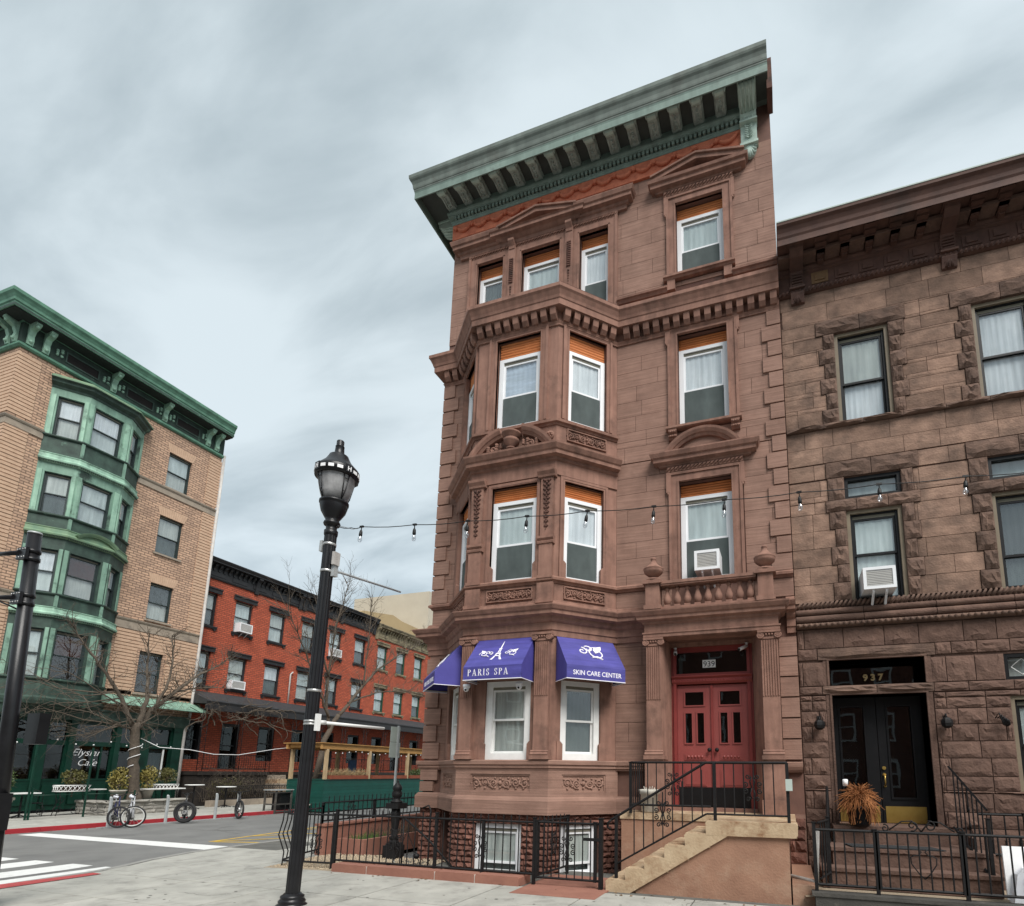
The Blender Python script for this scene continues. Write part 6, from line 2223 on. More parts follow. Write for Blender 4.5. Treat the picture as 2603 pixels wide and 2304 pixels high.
for i in range(7):
    MB().fb(FRW, 13.15, 14.35, 1.0 + .22 * (6 - i) * 0 + (1.6 - 1.6), 1.2 + .26 * (7 - i), -.1 + .22 * i, .12 + .22 * i).build('porch_step', 'stair_stone' if i % 2 else 'tan_stone', PO)
b = MB()
b.tube([FRW.p(15.25, .06, 5.3), FRW.p(15.25, .06, 7.35), FRW.p(15.4, .06, 7.5)], .045, 6)
tag(b.build('vent_pipe', 'pipe_white'), 'white vent pipe on the red brick wall left of the lamp post', 'pipe')
# garden fence before the row
RF = thing('garden_fence', 'dark iron garden fence on a stone base before the red row houses', 'fence', (-18.3, 11.5, 0))
b = MB()
for i in range(46):
    y = 9.6 + i * .11
    b.tube([(-18.2, y, .3), (-18.2, y + .04, .6), (-18.2, y, .9)], .013, 4)
    b.tube([(-18.2, y, .9), (-18.2, y + .055, .78), (-18.2, y + .11, .9)], .010, 4)
    b.tube([(-18.2, y, .45), (-18.2, y + .055, .57), (-18.2, y + .11, .45)], .010, 4)
for z in (.32, .92):
    b.tube([(-18.2, 9.5, z), (-18.2, 14.7, z)], .02, 4)
b.build('ironwork', 'black_iron', RF, kind='stuff')
MB().box(-18.4, -18.1, 9.3, 14.8, -.1, .28).build('stone_base', 'tan_stone', RF)
# ---- far buildings
FB = thing('far_building', 'beige apartment building rising beyond the end of the red row', 'building', (-48, 60, 0))
mat('beige', (.40, .30, .165), (.36, .265, .145), ns=.5, bump=.05)
mat('beige_light', (.50, .45, .36), (.45, .40, .32), ns=.5, bump=.05)
b = MB()
b.prism(Fr(-45, 0, 0, 1), [(44, 0), (75, 0), (75, 22.5), (56, 23.2), (54, 23.6), (48, 22.6), (44, 20)], -14, 0)
b.build('wall', 'beige', FB)
b = MB().box(-59, -44.6, 61.5, 80, 0, 29.5)
b.build('tower', 'beige_light', FB)
for y in range(46, 61, 3):
    for z in (12.5, 15.5, 18.5):
        MB().box(-44.99, -44.95, y, y + 1.1, z, z + 1.6).build('window', 'frame_dark', FB)
# ================================================================ awnings
mat('awning_side', (.075, .068, .30), (.06, .054, .25), ns=3, bump=.1, bs=20, rough=.6)
def serif(mb, ch, F, x, z, h, o, ext):
    """thin-and-thick serif capitals from strokes; returns the advance"""
    w = {'P': .56, 'A': .78, 'R': .66, 'I': .34, 'S': .52, ' ': .42}[ch] * h
    T, t, s = .125 * h, .055 * h, .05 * h
    def q(pts):
        mb.prism(F, [(x + a * h, z + b * h) for a, b in pts], o, o + ext)
    def stem(c, z0=0, z1=1, th=.125, feet=(1, 1)):
        q([(c - th / 2, z0), (c + th / 2, z0), (c + th / 2, z1), (c - th / 2, z1)])
        if feet[0]:
            q([(c - th / 2 - .07, z0), (c + th / 2 + .07, z0), (c + th / 2 + .07, z0 + .045), (c - th / 2 - .07, z0 + .045)])
        if feet[1]:
            q([(c - th / 2 - .07, z1 - .045), (c + th / 2 + .07, z1 - .045), (c + th / 2 + .07, z1), (c - th / 2 - .07, z1)])
    def arc(cx, cz, rx, rz, a0, a1, th0, th1, n=10):
        for i in range(n):
            u, v = a0 + (a1 - a0) * i / n, a0 + (a1 - a0) * (i + 1) / n
            f = lambda an: th0 + (th1 - th0) * abs(math.cos(an))
            q([(cx + rx * math.cos(u), cz + rz * math.sin(u)), (cx + rx * math.cos(v), cz + rz * math.sin(v)),
               (cx + (rx - f(v)) * math.cos(v), cz + (rz - f(v) * .8) * math.sin(v)), (cx + (rx - f(u)) * math.cos(u), cz + (rz - f(u) * .8) * math.sin(u))])
    if ch in 'PR':
        stem(.14)
        arc(.2, .745, .33, .255, -math.pi / 2, math.pi / 2, .05, .12)
        if ch == 'R':
            q([(.26, .50), (.38, .50), (.66, 0), (.50, 0)])
            q([(.46, 0), (.74, 0), (.74, .045), (.46, .045)])
    elif ch == 'I':
        stem(.15)
    elif ch == 'A':
        q([(.10, 0), (.16, 0), (.40, 1), (.34, 1)])
        q([(.34, 1), (.42, 1), (.70, 0), (.55, 0)])
        q([(.22, .30), (.58, .30), (.57, .36), (.24, .36)])
        q([(.02, 0), (.24, 0), (.24, .045), (.02, .045)])
        q([(.46, 0), (.78, 0), (.78, .045), (.46, .045)])
    elif ch == 'S':
        arc(.24, .75, .20, .25, .5, math.pi * 1.5, .05, .11)
        arc(.24, .26, .22, .26, -math.pi * .92, math.pi / 2, .05, .12)
        q([(.39, .66), (.43, .66), (.43, .98), (.39, .98)])
        q([(.03, .04), (.07, .04), (.07, .36), (.03, .36)])
    return w
class Slope:
    """frame on a sloping cloth: u along the front, z measured up the slope"""
    def __init__(s, F, o0, z0, o1, z1):
        s.F, s.o0, s.z0, s.o1, s.z1 = F, o0, z0, o1, z1
        s.L = math.hypot(o1 - o0, z1 - z0)
    def p(s, u, o, z):
        f = z / s.L
        do, dz = (s.z0 - s.z1) / s.L, (s.o1 - s.o0) / s.L
        return s.F.p(u, s.o0 + (s.o1 - s.o0) * f - do * o * 1.0, s.z0 + (s.z1 - s.z0) * f - dz * o)
def flourish(mb, S, u, z, k, flip=1, o=.006):
    r = .016 * k * 5
    for c in (spiral(u - flip * .10 * k, z, .055 * k, 1.25, 0, 12, flip), spiral(u + flip * .05 * k, z - .02 * k, .095 * k, 1.15, 2.4, 14, -flip, .35), spiral(u - flip * .03 * k, z + .035 * k, .05 * k, .9, 3, 10, flip, .3)):
        mb.tube([S.p(a, o, b) for a, b in c], .0085 * k, 4)
    lf = [(.035, -.03), (.02, .02), (.04, .06), (.09, .075), (.125, .085), (.115, .04), (.09, .0)]
    lf = [S.p(u + flip * a * k, o + .004, z + q * k + .01 * k) for a, q in lf]
    mb.add(lf if flip > 0 else lf[::-1], [tuple(range(len(lf)))])
    mb.tube([S.p(u - .02 * k, o, z - .09 * k), S.p(u + .04 * k, o, z - .075 * k), S.p(u + .09 * k, o, z - .11 * k)], .011 * k, 4)
def awning(lab, F, u0, u1, txt, tower):
    t = thing('awning', lab, 'awning', F.p((u0 + u1) / 2, .2, 3.6))
    zt, zf, zb, o0, o1 = 4.215, 3.61, 3.365, .03, .53
    # rippled sloping cloth
    S = Slope(F, o1, zf, o0, zt)
    b = MB()
    nu, nz = 22, 10
    vs, fs = [], []
    for j in range(nz + 1):
        for i in range(nu + 1):
            f, gg = i / nu, j / nz
            e = min(f, 1 - f, gg, 1 - gg) * 6
            rp = .007 * min(1, e) * math.sin(gg * 17 + 2.2 * math.sin(f * 6 + u0 * 4 + gg * 2))
            vs.append(S.p(u0 + (u1 - u0) * f, rp, S.L * gg))
    for j in range(nz):
        for i in range(nu):
            a = j * (nu + 1) + i
            fs.append((a, a + 1, a + nu + 2, a + nu + 1))
    b.add(vs, fs, True)
    b.build('top_cloth', 'awning_blue', t, fix=False)
    b = MB()
    b.fb(F, u0, u1, o1 - .006, o1, zb, zf)
    b.build('valance', 'awning_blue', t)
    for u in (u0, u1):
        b = MB()
        b.add([F.p(u, o0, zt), F.p(u, o1, zf), F.p(u, o1, zb), F.p(u, o0, zb)], [(0, 1, 2, 3)])
        b.build('side_cloth', 'awning_side', t)
    b = MB()
    b.fb(F, u0 - .004, u1 + .004, o1 - .008, o1 + .004, zb - .008, zb + .006)
    for u in (u0, u1):
        b.fb(F, u - .004, u + .004, o0, o1 - .008, zb - .008, zb + .004)
    b.build('piping', 'awning_white', t)
    b = MB()
    for u in (u0 + .03, u1 - .03):
        b.tube([F.p(u, o0, zt - .03), F.p(u, o1 - .03, zf - .02), F.p(u, o1 - .03, zb + .02), F.p(u, o0, zb + .02)], .012, 4)
    b.build('frame', 'ac_grey', t)
    c = (u0 + u1) / 2
    if tower:
        x = u0 + .09
        L = MB()
        for ch in 'PARIS SPA':
            x += (serif(L, ch, F, x, 3.435, .125, o1, .004) if ch != ' ' else .42 * .125) + .023
        L.build('lettering', 'awning_white', t)
        e = MB()
        P_ = lambda pts: e.add([S.p(c + .0 + a, .006, .16 + q) for a, q in pts], [tuple(range(len(pts)))])
        P_([(-.014, .34), (.014, .34), (.010, .47), (.003, .545), (-.003, .545), (-.010, .47)])
        P_([(-.032, .31), (.032, .31), (.032, .335), (-.032, .335)])
        P_([(-.030, .20), (-.008, .20), (-.004, .31), (-.022, .31)])
        P_([(.008, .20), (.030, .20), (.022, .31), (.004, .31)])
        P_([(-.055, .165), (.055, .165), (.055, .195), (-.055, .195)])
        for s in (-1, 1):
            pts = [(.125, .0), (.075, .0), (.045, .07), (.022, .16), (.052, .16), (.075, .085)]
            P_([(s * a, q) for a, q in (pts if s > 0 else pts[::-1])])
        P_([(-.06, .105), (.06, .105), (.055, .13), (-.055, .13)])
        e.build('tower_emblem', 'awning_white', t)
        fl_ = MB()
        flourish(fl_, S, c - .26, .36, .95, -1)
        flourish(fl_, S, c + .26, .36, .95, 1)
        fl_.build('flourish', 'awning_white', t)
    else:
        text_mb('SKIN CARE CENTER', .118, F, c + .02, 3.44, o1, .003, .0015, align='CENTER', sx=.93).build('lettering', 'awning_white', t)
        fl_ = MB()
        flourish(fl_, S, c + .02, .42, 1.9, 1)
        fl_.build('flourish', 'awning_white', t)
    return t
awning('blue awning with a white tower emblem over the middle bay window', BF, .33, 1.51, 'PARIS SPA', True)
awning('blue awning lettered with white skin care words over the right bay window', BR_, .09, 1.27, '', False)
awning('blue awning seen from the side over the left bay window', BL_, .09, 1.27, '', False)
def dome_cam(lab, p):
    t = thing('security_camera', lab, 'security camera', p)
    b = MB().lathe((p[0], p[1], p[2] - .05), [(.05, -.02), (.066, .0), (.07, .05), (.055, .055)], 14)
    b.build('mount', 'white_vinyl', t)
    b = MB()
    b.blob((p[0], p[1] - .01, p[2] - .085), .052, 12)
    b.build('dome', 'white_vinyl', t)
    MB().blob((p[0] + .01, p[1] - .05, p[2] - .105), .022, 8).build('lens', 'black_ink', t)
dome_cam('white dome camera under the middle awning above the left pilaster', (1.66, -1.14, 3.34))
dome_cam('white dome camera under the middle awning above the right end of its window', (2.76, -1.14, 3.34))
def bullet_cam(lab, p, dx):
    t = thing('security_camera', lab, 'security camera', p)
    MB().tube([(p[0], p[1], p[2] + .07), (p[0], p[1], p[2] + .03), (p[0] + dx * .3, p[1] - .02, p[2])], [.035, .015, .02], 8).build('mount', 'white_vinyl', t)
    MB().tube([(p[0], p[1] + .02, p[2] + .02), (p[0] + dx, p[1] - .10, p[2] - .07)], .034, 10).build('body', 'white_vinyl', t)
    MB().tube([(p[0] + dx, p[1] - .10, p[2] - .07), (p[0] + dx * 1.08, p[1] - .11, p[2] - .076)], .028, 10).build('lens', 'black_ink', t)
bullet_cam('white bullet camera at the upper left corner of the red door transom', (5.40, .16, 4.03), .02)
bullet_cam('white bullet camera at the upper right corner of the red door transom', (6.73, .16, 4.05), -.13)

# ================================================================ lamp post
mat('post_black', (.008, .008, .009), (.014, .014, .016), ns=6, bump=.05, rough=.33, spec=.32, dark=(.02, .02, .02), dscale=7, dlo=.68, dhi=.8)
mat('lamp_glass', (.34, .34, .34), (.22, .22, .225), ns=3, bump=.3, bs=14, rough=.25, streak=(14, 14, 2))
mat('steel', (.50, .50, .49), (.40, .40, .39), ns=6, bump=.05, rough=.35, metal=.6)
mat('galv', (.46, .48, .48), (.36, .38, .38), ns=8, bump=.05, rough=.45, metal=.3)
LX, LY = 1.165, -4.28
LP = thing('street_lamp', 'black fluted street lamp post with a glass lantern on the near pavement', 'street lamp', (LX, LY, 0))
L0 = (LX, LY, 0)
MB().lathe(L0, [(0.2106, -.02), (0.2106, .0), (0.1794, .02), (0.1755, .035), (0.1833, .05), (0.1599, .075), (0.1521, .085), (0.1599, .10), (0.1560, .115), (0.1287, .13), (0.1092, .15)], 28).build('base', 'post_black', LP)
MB().lathe(L0, [(0.0967, .13), (0.0920, 5.08)], 32, flute=.07, smooth=False).build('shaft', 'post_black', LP)
MB().lathe(L0, [(0.0975, 5.06), (0.1037, 5.08), (0.1037, 5.13), (0.0842, 5.14), (0.0811, 5.21), (0.1170, 5.215), (0.1287, 5.24), (0.1170, 5.27), (0.0936, 5.285), (0.1170, 5.32), (0.1833, 5.42), (0.2090, 5.51), (0.2106, 5.54), (0.2223, 5.545), (0.2223, 5.575), (0.1872, 5.58), (0.1833, 5.60)], 28).build('capital', 'post_black', LP)
MB().lathe(L0, [(0.1833, 5.59), (0.2262, 5.70), (0.2613, 5.83), (0.2808, 5.95), (0.2808, 5.96)], 32).build('globe', 'lamp_glass', LP)
MB().lathe(L0, [(0.2808, 5.945), (0.3315, 5.95), (0.3370, 6.06), (0.3198, 6.085), (0.2730, 6.13), (0.2028, 6.20), (0.1560, 6.28), (0.1482, 6.30), (0.0897, 6.32), (0.0764, 6.335), (0.0663, 6.45), (0.0702, 6.455), (0.0585, 6.47), (0.0585, 6.54), (0.0507, 6.55)], 32).build('hood', 'post_black', LP)
b = MB()
for i in range(16):
    a = i / 16 * 2 * math.pi + .1
    if i % 4 == 3:
        continue
    f = Fr(LX + .334 * math.cos(a), LY + .334 * math.sin(a), -math.sin(a), math.cos(a))
    b.fb(f, -.042, .042, -.003, .005, 5.985, 6.032)
b.build('slot_window', 'white_card', LP, kind='stuff')
for i in range(4):
    a = rad(-105 + 90 * i)
    b = MB()
    ca, sa = math.cos(a), math.sin(a)
    for s in (-.043, .043):
        b.tube([(LX + .195 * ca, LY + .195 * sa, 5.58), (LX + .242 * ca - s * .5 * sa, LY + .242 * sa + s * .5 * ca, 5.70), (LX + .293 * ca - s * sa, LY + .293 * sa + s * ca, 5.95)], .008, 4)
    for z, r_ in ((5.70, .248), (5.88, .285)):
        k_ = .022 if z < 5.8 else .036
        b.tube([(LX + r_ * ca - k_ * sa, LY + r_ * sa + k_ * ca, z), (LX + r_ * ca + k_ * sa, LY + r_ * sa - k_ * ca, z)], .007, 4)
    b.build('strap', 'post_black', LP)
    f = Fr(LX + .336 * ca, LY + .336 * sa, -sa, ca)
    MB().fb(f, -.058, .058, -.01, .010, 5.96, 6.07).build('plaque', 'post_black', LP)
    text_mb('H', .095, f, 0, 5.982, .010, .003, .002, align='CENTER').build('letter', 'white_card', LP)
for z in (4.92, 4.52, 2.80):
    MB().lathe((LX, LY, z), [(0.0952, -.018), (0.0991, -.016), (0.0991, .016), (0.0952, .018)], 24).build('band', 'steel', LP)
for z in (2.34, 2.38):
    MB().lathe((LX, LY, z), [(0.0967, -.014), (0.1014, -.012), (0.1014, .012), (0.0967, .014)], 24).build('band', 'steel', LP)
MB().box(LX - .14, LX - .09, LY - .07, LY + .0, 4.82, 4.98).build('junction_box', 'galv', LP)
b = MB()
b.box(LX + .085, LX + .13, LY - .05, LY + .05, 4.62, 4.80)
b.build('photocell', 'post_black', LP)
MB().box(LX + .13, LX + .18, LY - .06, LY + .06, 4.60, 4.79).build('sensor_box', 'pipe_white', LP)
b = MB()
b.tube([(LX + .10, LY, 4.52), (LX + .13, LY + .15, 4.54), (LX + .10, LY + 1.66, 4.68)], [.03, .018, .016], 6)
b.box(LX + .10, LX + .16, LY - .02, LY + .06, 4.44, 4.62)
b.build('sign_arm', 'galv', LP)
b = MB()
b.tube([(LX + .10, LY, 2.37), (LX + .12, LY + 1.5, 2.385)], .024, 6)
b.tube([(LX + .10, LY, 2.37), (LX + .12, LY + .16, 2.372)], .034, 6)
b.box(LX + .10, LX + .15, LY - .03, LY + .04, 2.25, 2.48)
b.build('sign_arm', 'white_paint', LP)
LP.rotation_euler = (0, .0135, 0)
LP.scale = (.90, .90, 1)
# string lights
mat('bulb_glass', (.75, .75, .74), (.62, .63, .64), ns=12, bump=0, rough=.08)
glass_mat('bulb_clear', (.86, .87, .88), 3.2)
CB_ = [(1.33, 5.20), (1.55, 5.16), (1.712, 5.165), (2.521, 5.139), (3.302, 5.138), (4.143, 5.146), (4.968, 5.161), (5.842, 5.157), (6.731, 5.183), (7.636, 5.21), (8.565, 5.241), (9.522, 5.26), (10.5, 5.275), (11.6, 5.31)]
sly = lambda x: -4.28 + .15 * (x - 1.25)
SL = thing('string_lights', 'black cable of clear bulbs strung from the lamp post across the house fronts', 'string lights', (1.4, LY, 5.2))
pts = []
for (a, za), (c, zc) in zip(CB_, CB_[1:]):
    for i in range(4):
        f = i / 4
        x = a + (c - a) * f
        pts.append((x, sly(x), za + (zc - za) * f - .02 * math.sin(math.pi * f)))
pts.append((CB_[-1][0], sly(CB_[-1][0]), CB_[-1][1]))
MB().tube(pts, .006, 5).build('cable', 'black_ink', SL)
MB().tube([(1.24, LY, 5.22), (1.40, LY + .02, 5.19), (1.58, LY + .05, 5.135), (1.70, LY + .07, 5.16)], .004, 4).build('tie_wire', 'steel', SL)
so = MB()
so.tube([(0, 0, .02), (0, 0, -.07)], .008, 6)
so.box(-.035, .035, -.012, .012, -.012, .016)
so.lathe((0, 0, -.16), [(.026, 0), (.028, .02), (.024, .07), (.016, .095)], 10)
so = so.mesh('socket', 'black_ink')
bu = MB().lathe((0, 0, -.27), [(.004, 0), (.020, .006), (.031, .025), (.034, .045), (.030, .068), (.020, .092), (.018, .112)], 12).mesh('bulb', 'bulb_clear')
fi = MB()
fi.tube([(0, 0, -.16), (0, 0, -.20)], .007, 6)
fi.tube([(-.012, 0, -.205), (-.01, 0, -.235), (0, 0, -.215), (.01, 0, -.235), (.012, 0, -.205)], .0035, 4)
fi = fi.mesh('filament', 'bulb_glass')
for i, (x, z) in enumerate(CB_[2:-1]):
    a = (RND.uniform(-.12, .12), RND.uniform(-.15, .2), 0)
    s_ = inst('socket', so, SL, (x, sly(x), z), (.88, .88, .88), rot=a)
    inst('bulb', bu, s_, Vector((0, 0, 0)) + Vector(worg(s_)))
    inst('filament', fi, s_, Vector((0, 0, 0)) + Vector(worg(s_)))

# ================================================================ traffic signal pole at the left edge
TX, TY0 = -2.037, -5.80
TP = thing('signal_pole', 'tall black traffic signal pole with clamped arms at the left edge', 'traffic signal', (TX, TY0, -.12))
def tp(z):
    return (TX, TY0 - .04 * z, z)
MB().tube([tp(-.12), tp(4.79)], [.090, .074], 18).build('pole', 'post_black', TP)
MB().tube([tp(4.785), tp(4.81)], [.078, .072], 18).build('cap', 'galv', TP)
for z in (4.50, 3.90):
    b = MB()
    b.tube([tp(z + .02), tp(z + .07)], .086, 16)
    b.tube([tp(z - .09), tp(z - .04)], .086, 16)
    b.box(TX - .12, TX + .07, TY0 - .04 * z - .105, TY0 - .04 * z - .07, z - .09, z + .07)
    b.build('clamp', 'post_black', TP)
    b = MB()
    for dx in (-.10, -.05, .01, .055):
        for dz in (-.065, .045):
            b.blob((TX + dx, TY0 - .04 * z - .108, z + dz), .010, 6)
    b.build('bolt', 'steel', TP, kind='stuff')
    b = MB()
    p = tp(z)
    b.tube([(p[0] - .05, p[1] - .1, z), (p[0] - .45, p[1] - .1, z + .03), (p[0] - 2.2, p[1] - .15, z + .10)], [.035, .028, .026], 8)
    if z < 4:
        b.tube([(p[0] - .08, p[1], z - .15), (p[0] - .35, p[1] - .1, z - .03)], .012, 5)
    b.build('arm', 'post_black', TP)
b = MB()
b.box(TX - .05, TX + .20, TY0 + .10, TY0 + .22, 2.02, 2.42)
b.build('signal_housing', 'black_paint', TP)
b = MB()
b.box(-2.22, -1.885, -5.93, -5.80, .95, 1.40)
b.box(-2.30, -1.93, -5.93, -5.80, .45, .95)
BX = thing('street_box', 'black street box with an orange edged panel cut off by the left frame edge', 'box', (-2.1, -5.85, -.1))
b.build('body', 'black_paint', BX)
mat('orange_paint', (.62, .22, .05), (.5, .17, .04), ns=8, bump=.1)
b = MB()
b.add([(-2.30, -5.94, 1.25), (-1.90, -5.94, 1.25), (-1.98, -5.94, .85), (-2.30, -5.94, .55), (-2.30, -5.937, 1.235), (-1.918, -5.937, 1.235), (-1.995, -5.937, .86), (-2.30, -5.937, .58)], [(0, 1, 5, 4), (1, 2, 6, 5), (2, 3, 7, 6)])
b.build('orange_edge', 'orange_paint', BX)
MB().box(-2.25, -1.95, -5.92, -5.82, -.1, .45).build('stand', 'black_paint', BX)
# sign post on the side street
SG = thing('street_sign', 'grey steel sign post with two blank white sign backs beside the low wall', 'sign', (-4.2, 4.5, 0))
b = MB()
b.box(-4.225, -4.175, 4.47, 4.53, 0, 3.12)
b.build('post', 'galv', SG)
b = MB()
b.box(-4.24, -4.23, 4.18, 4.48, 2.13, 2.60)
b.build('sign_plate', 'metal_edge', SG)
b = MB()
b.box(-4.24, -4.23, 4.19, 4.62, 2.61, 3.08)
b.build('sign_plate', 'metal_edge', SG)
b = MB()
b.box(-4.24, -4.23, 4.52, 4.66, 2.13, 2.60)
b.build('sign_plate', 'metal_edge', SG)

# ================================================================ trees
mat('bark', (.115, .092, .070), (.075, .060, .047), ns=14, bump=.8, bs=26, rough=.95, streak=(20, 20, 4))
mat('bark_light', (.15, .122, .094), (.095, .077, .06), ns=14, bump=.6, bs=30, rough=.95)
mat('twig', (.125, .10, .076), (.08, .063, .048), ns=10, bump=0)
def wander(p, d, L, n, rnd, wob, grav=0.):
    pts = [Vector(p)]
    d = Vector(d).normalized()
    for i in range(n):
        d = (d + Vector((rnd.uniform(-1, 1), rnd.uniform(-1, 1), rnd.uniform(-1, 1))) * wob + Vector((0, 0, grav))).normalized()
        pts.append(pts[-1] + d * L / n)
    return pts, d
def sprout(mb, p, d, L, r, depth, rnd, wob=.22, grav=0., kids=3, spread=.8):
    n = 5 if depth else 4
    pts, dd = wander(p, d, L, n, rnd, wob, grav)
    mb.tube(pts, [r * (1 - .65 * i / n) for i in range(n + 1)], 4 if r < .012 else 5, True, False)
    if depth <= 0:
        return
    for k in range(kids):
        i = rnd.randint(1, n)
        t = (pts[i] - pts[i - 1]).normalized()
        side = t.orthogonal().normalized()
        side.rotate(Matrix.Rotation(rnd.uniform(0, 6.28), 3, t))
        sprout(mb, pts[i], t * (1 - spread * .5) + side * spread, L * rnd.uniform(.42, .7), max(.006, r * (1 - .6 * i / n) * .62), depth - 1, rnd, wob, grav, kids, spread)
def limb(T, pts, r0, r1, m, name='limb', n=8):
    P_ = [Vector(p) for p in pts]
    out = []
    for a, c in zip(P_, P_[1:]):
        for i in range(4):
            out.append(a + (c - a) * i / 4 + Vector((RND.uniform(-.025, .025), RND.uniform(-.03, .03), RND.uniform(-.02, .02))))
    out.append(P_[-1])
    k = len(out) - 1
    MB().tube(out, [r0 + (r1 - r0) * i / k for i in range(k + 1)], n).build(name, m, T)
    return out
tr = random.Random(21)
T1 = thing('street_tree', 'bare gnarled tree with drooping twigs in the stone bed before the green cafe', 'tree', (-17.0, 5.25, .5))
limb(T1, [(-17, 5.30, .45), (-17, 5.22, 1.2), (-17.02, 5.10, 2.2), (-17.0, 5.0, 3.0), (-17, 4.98, 3.5)], .20, .15, 'bark', 'trunk', 10)
MB().tube([(-17, 5.32, .40), (-17, 5.31, .6), (-17, 5.27, .85)], [.32, .25, .19], 10).build('root_flare', 'bark', T1)
ends = []
for pts, r0 in (([(-17, 4.95, 3.3), (-17.0, 4.35, 4.4), (-16.9, 3.6, 5.3), (-17, 2.9, 6.2), (-17, 2.4, 6.8)], .09),
                ([(-17, 5.05, 3.4), (-16.8, 5.15, 4.4), (-17, 5.15, 5.5), (-17, 5.0, 7.0)], .10),
                ([(-17, 5.1, 3.3), (-17.1, 5.6, 4.1), (-17, 6.3, 4.9), (-17, 7.1, 5.7), (-17, 8.0, 6.3), (-17, 8.6, 6.9)], .10),
                ([(-17, 5.6, 4.1), (-16.7, 5.8, 5.2), (-16.9, 6.0, 6.3), (-17, 5.9, 7.2)], .06),
                ([(-17, 6.3, 4.9), (-17.2, 7.2, 5.2), (-17, 8.4, 5.4)], .05)):
    ends.append(limb(T1, pts, r0, .018, 'bark_light'))
tw = MB()
for e in ends:
    for i in range(3, len(e)):
        t = (e[i] - e[i - 1]).normalized()
        for q in range(2 if i < 8 else 3):
            s_ = Vector((tr.uniform(-1, 1), tr.uniform(-1, 1), tr.uniform(-.5, 1)))
            sprout(tw, e[i], t * .5 + s_ * .8, tr.uniform(.4, .9), .017, 2, tr, .3, .02, 2)
# long drooping side branches low on the limbs
for i in range(15):
    left = i < 10
    src = ends[0] if left else ends[2]
    k = tr.randint(0, 6)
    p0 = src[k] if tr.random() < .6 else Vector((-17, 5.0, tr.uniform(2.9, 3.7)))
    d = Vector((tr.uniform(-.8, .8), -1 if left else 1, tr.uniform(-.1, .5)))
    sprout(tw, p0, d, tr.uniform(1.7, 3.1) * (1 if left else .7), .032, 3, tr, .34, -.035, 3, .85)
tw.build('twigs', 'twig', T1, kind='stuff', fix=False)
b = MB()
for k in range(5):
    z = .7 + k * .42
    b.tube([(-17 + .215 * math.cos(q * .6 + k), 5.25 - .06 * z + .215 * math.sin(q * .6 + k), z + .32 * q / 6) for q in range(7)], .014, 5)
tag(b.build('rope_wrap', 'white_card'), 'white rope light wound around the trunk of the cafe tree', 'rope light')
T2 = thing('street_tree', 'leaning bare tree rising behind the wooden dining shed before the red row', 'tree', (-14.9, 12.3, 0))
limb(T2, [(-14.9, 11.9, -.1), (-14.9, 12.2, 1.5), (-15, 12.6, 3.2), (-15, 13.0, 4.0), (-15, 13.4, 4.6)], .17, .11, 'bark', 'trunk', 10)
ends = []
for pts, r0 in (([(-15, 13.4, 4.5), (-15, 14.6, 5.9), (-15, 16.0, 7.4), (-15, 18.0, 8.8), (-15, 20.2, 10.0)], .10),
                ([(-15, 12.9, 3.8), (-15.1, 12.6, 5.2), (-15, 12.5, 7.0), (-15, 12.7, 9.2), (-15, 13.3, 11.6)], .09),
                ([(-15, 12.8, 4.4), (-14.9, 11.9, 5.6), (-15, 10.9, 7.4), (-15, 9.7, 9.2)], .06),
                ([(-15, 12.55, 6.4), (-15, 11.6, 8.4), (-15, 11.3, 10.4)], .05),
                ([(-15, 15.0, 6.3), (-15, 15.2, 8.4), (-15, 15.2, 11.0)], .05),
                ([(-15, 14.0, 5.3), (-15, 16.2, 6.2), (-15, 18.6, 6.6), (-15, 20.6, 6.6)], .05)):
    ends.append(limb(T2, pts, r0, .018, 'bark'))
tw = MB()
for e in ends:
    for i in range(3, len(e)):
        t = (e[i] - e[i - 1]).normalized()
        for q in range(3):
            s_ = Vector((tr.uniform(-1, 1), tr.uniform(-1, 1), tr.uniform(-.3, 1)))
            sprout(tw, e[i], t * .8 + s_ * .7, tr.uniform(.7, 1.5), .017, 2, tr, .2, .03, 3, .6)
tw.build('twigs', 'twig', T2, kind='stuff', fix=False)
# twisted vine along the porch
VN = thing('vine', 'twisted bare vine hanging along the porch eave beside the tan building', 'vine', (-18.95, 11, 4.4))
vb = MB()
for i in range(16):
    y = tr.uniform(9.1, 13.2)
    pts, d = wander((-18.9 + tr.uniform(-.15, .15), y, tr.uniform(4.2, 4.9)), (tr.uniform(-.2, .2), tr.choice((-1, 1)), tr.uniform(-.5, .1)), tr.uniform(1.2, 2.6), 14, tr, .55)
    vb.tube(pts, [.035 * (1 - .6 * j / 14) for j in range(15)], 5, True, False)
for i in range(6):
    y = 9.2 + tr.uniform(0, .5)
    pts, d = wander((-18.9, y, 4.6), (0, tr.uniform(-.3, .5), -1), tr.uniform(.8, 1.7), 12, tr, .6)
    vb.tube(pts, [.03] * 13, 5, True, False)
vb.build('stems', 'bark', VN)
vb = MB()
for i in range(60):
    sprout(vb, (-18.85 + tr.uniform(-.2, .2), tr.uniform(9.0, 13.6), tr.uniform(4.1, 5.0)), (tr.uniform(-.5, .5), tr.uniform(-1, 1), tr.uniform(-1, .3)), tr.uniform(.4, .9), .011, 1, tr, .5, -.03, 3)
vb.build('twigs', 'twig', VN, kind='stuff', fix=False)

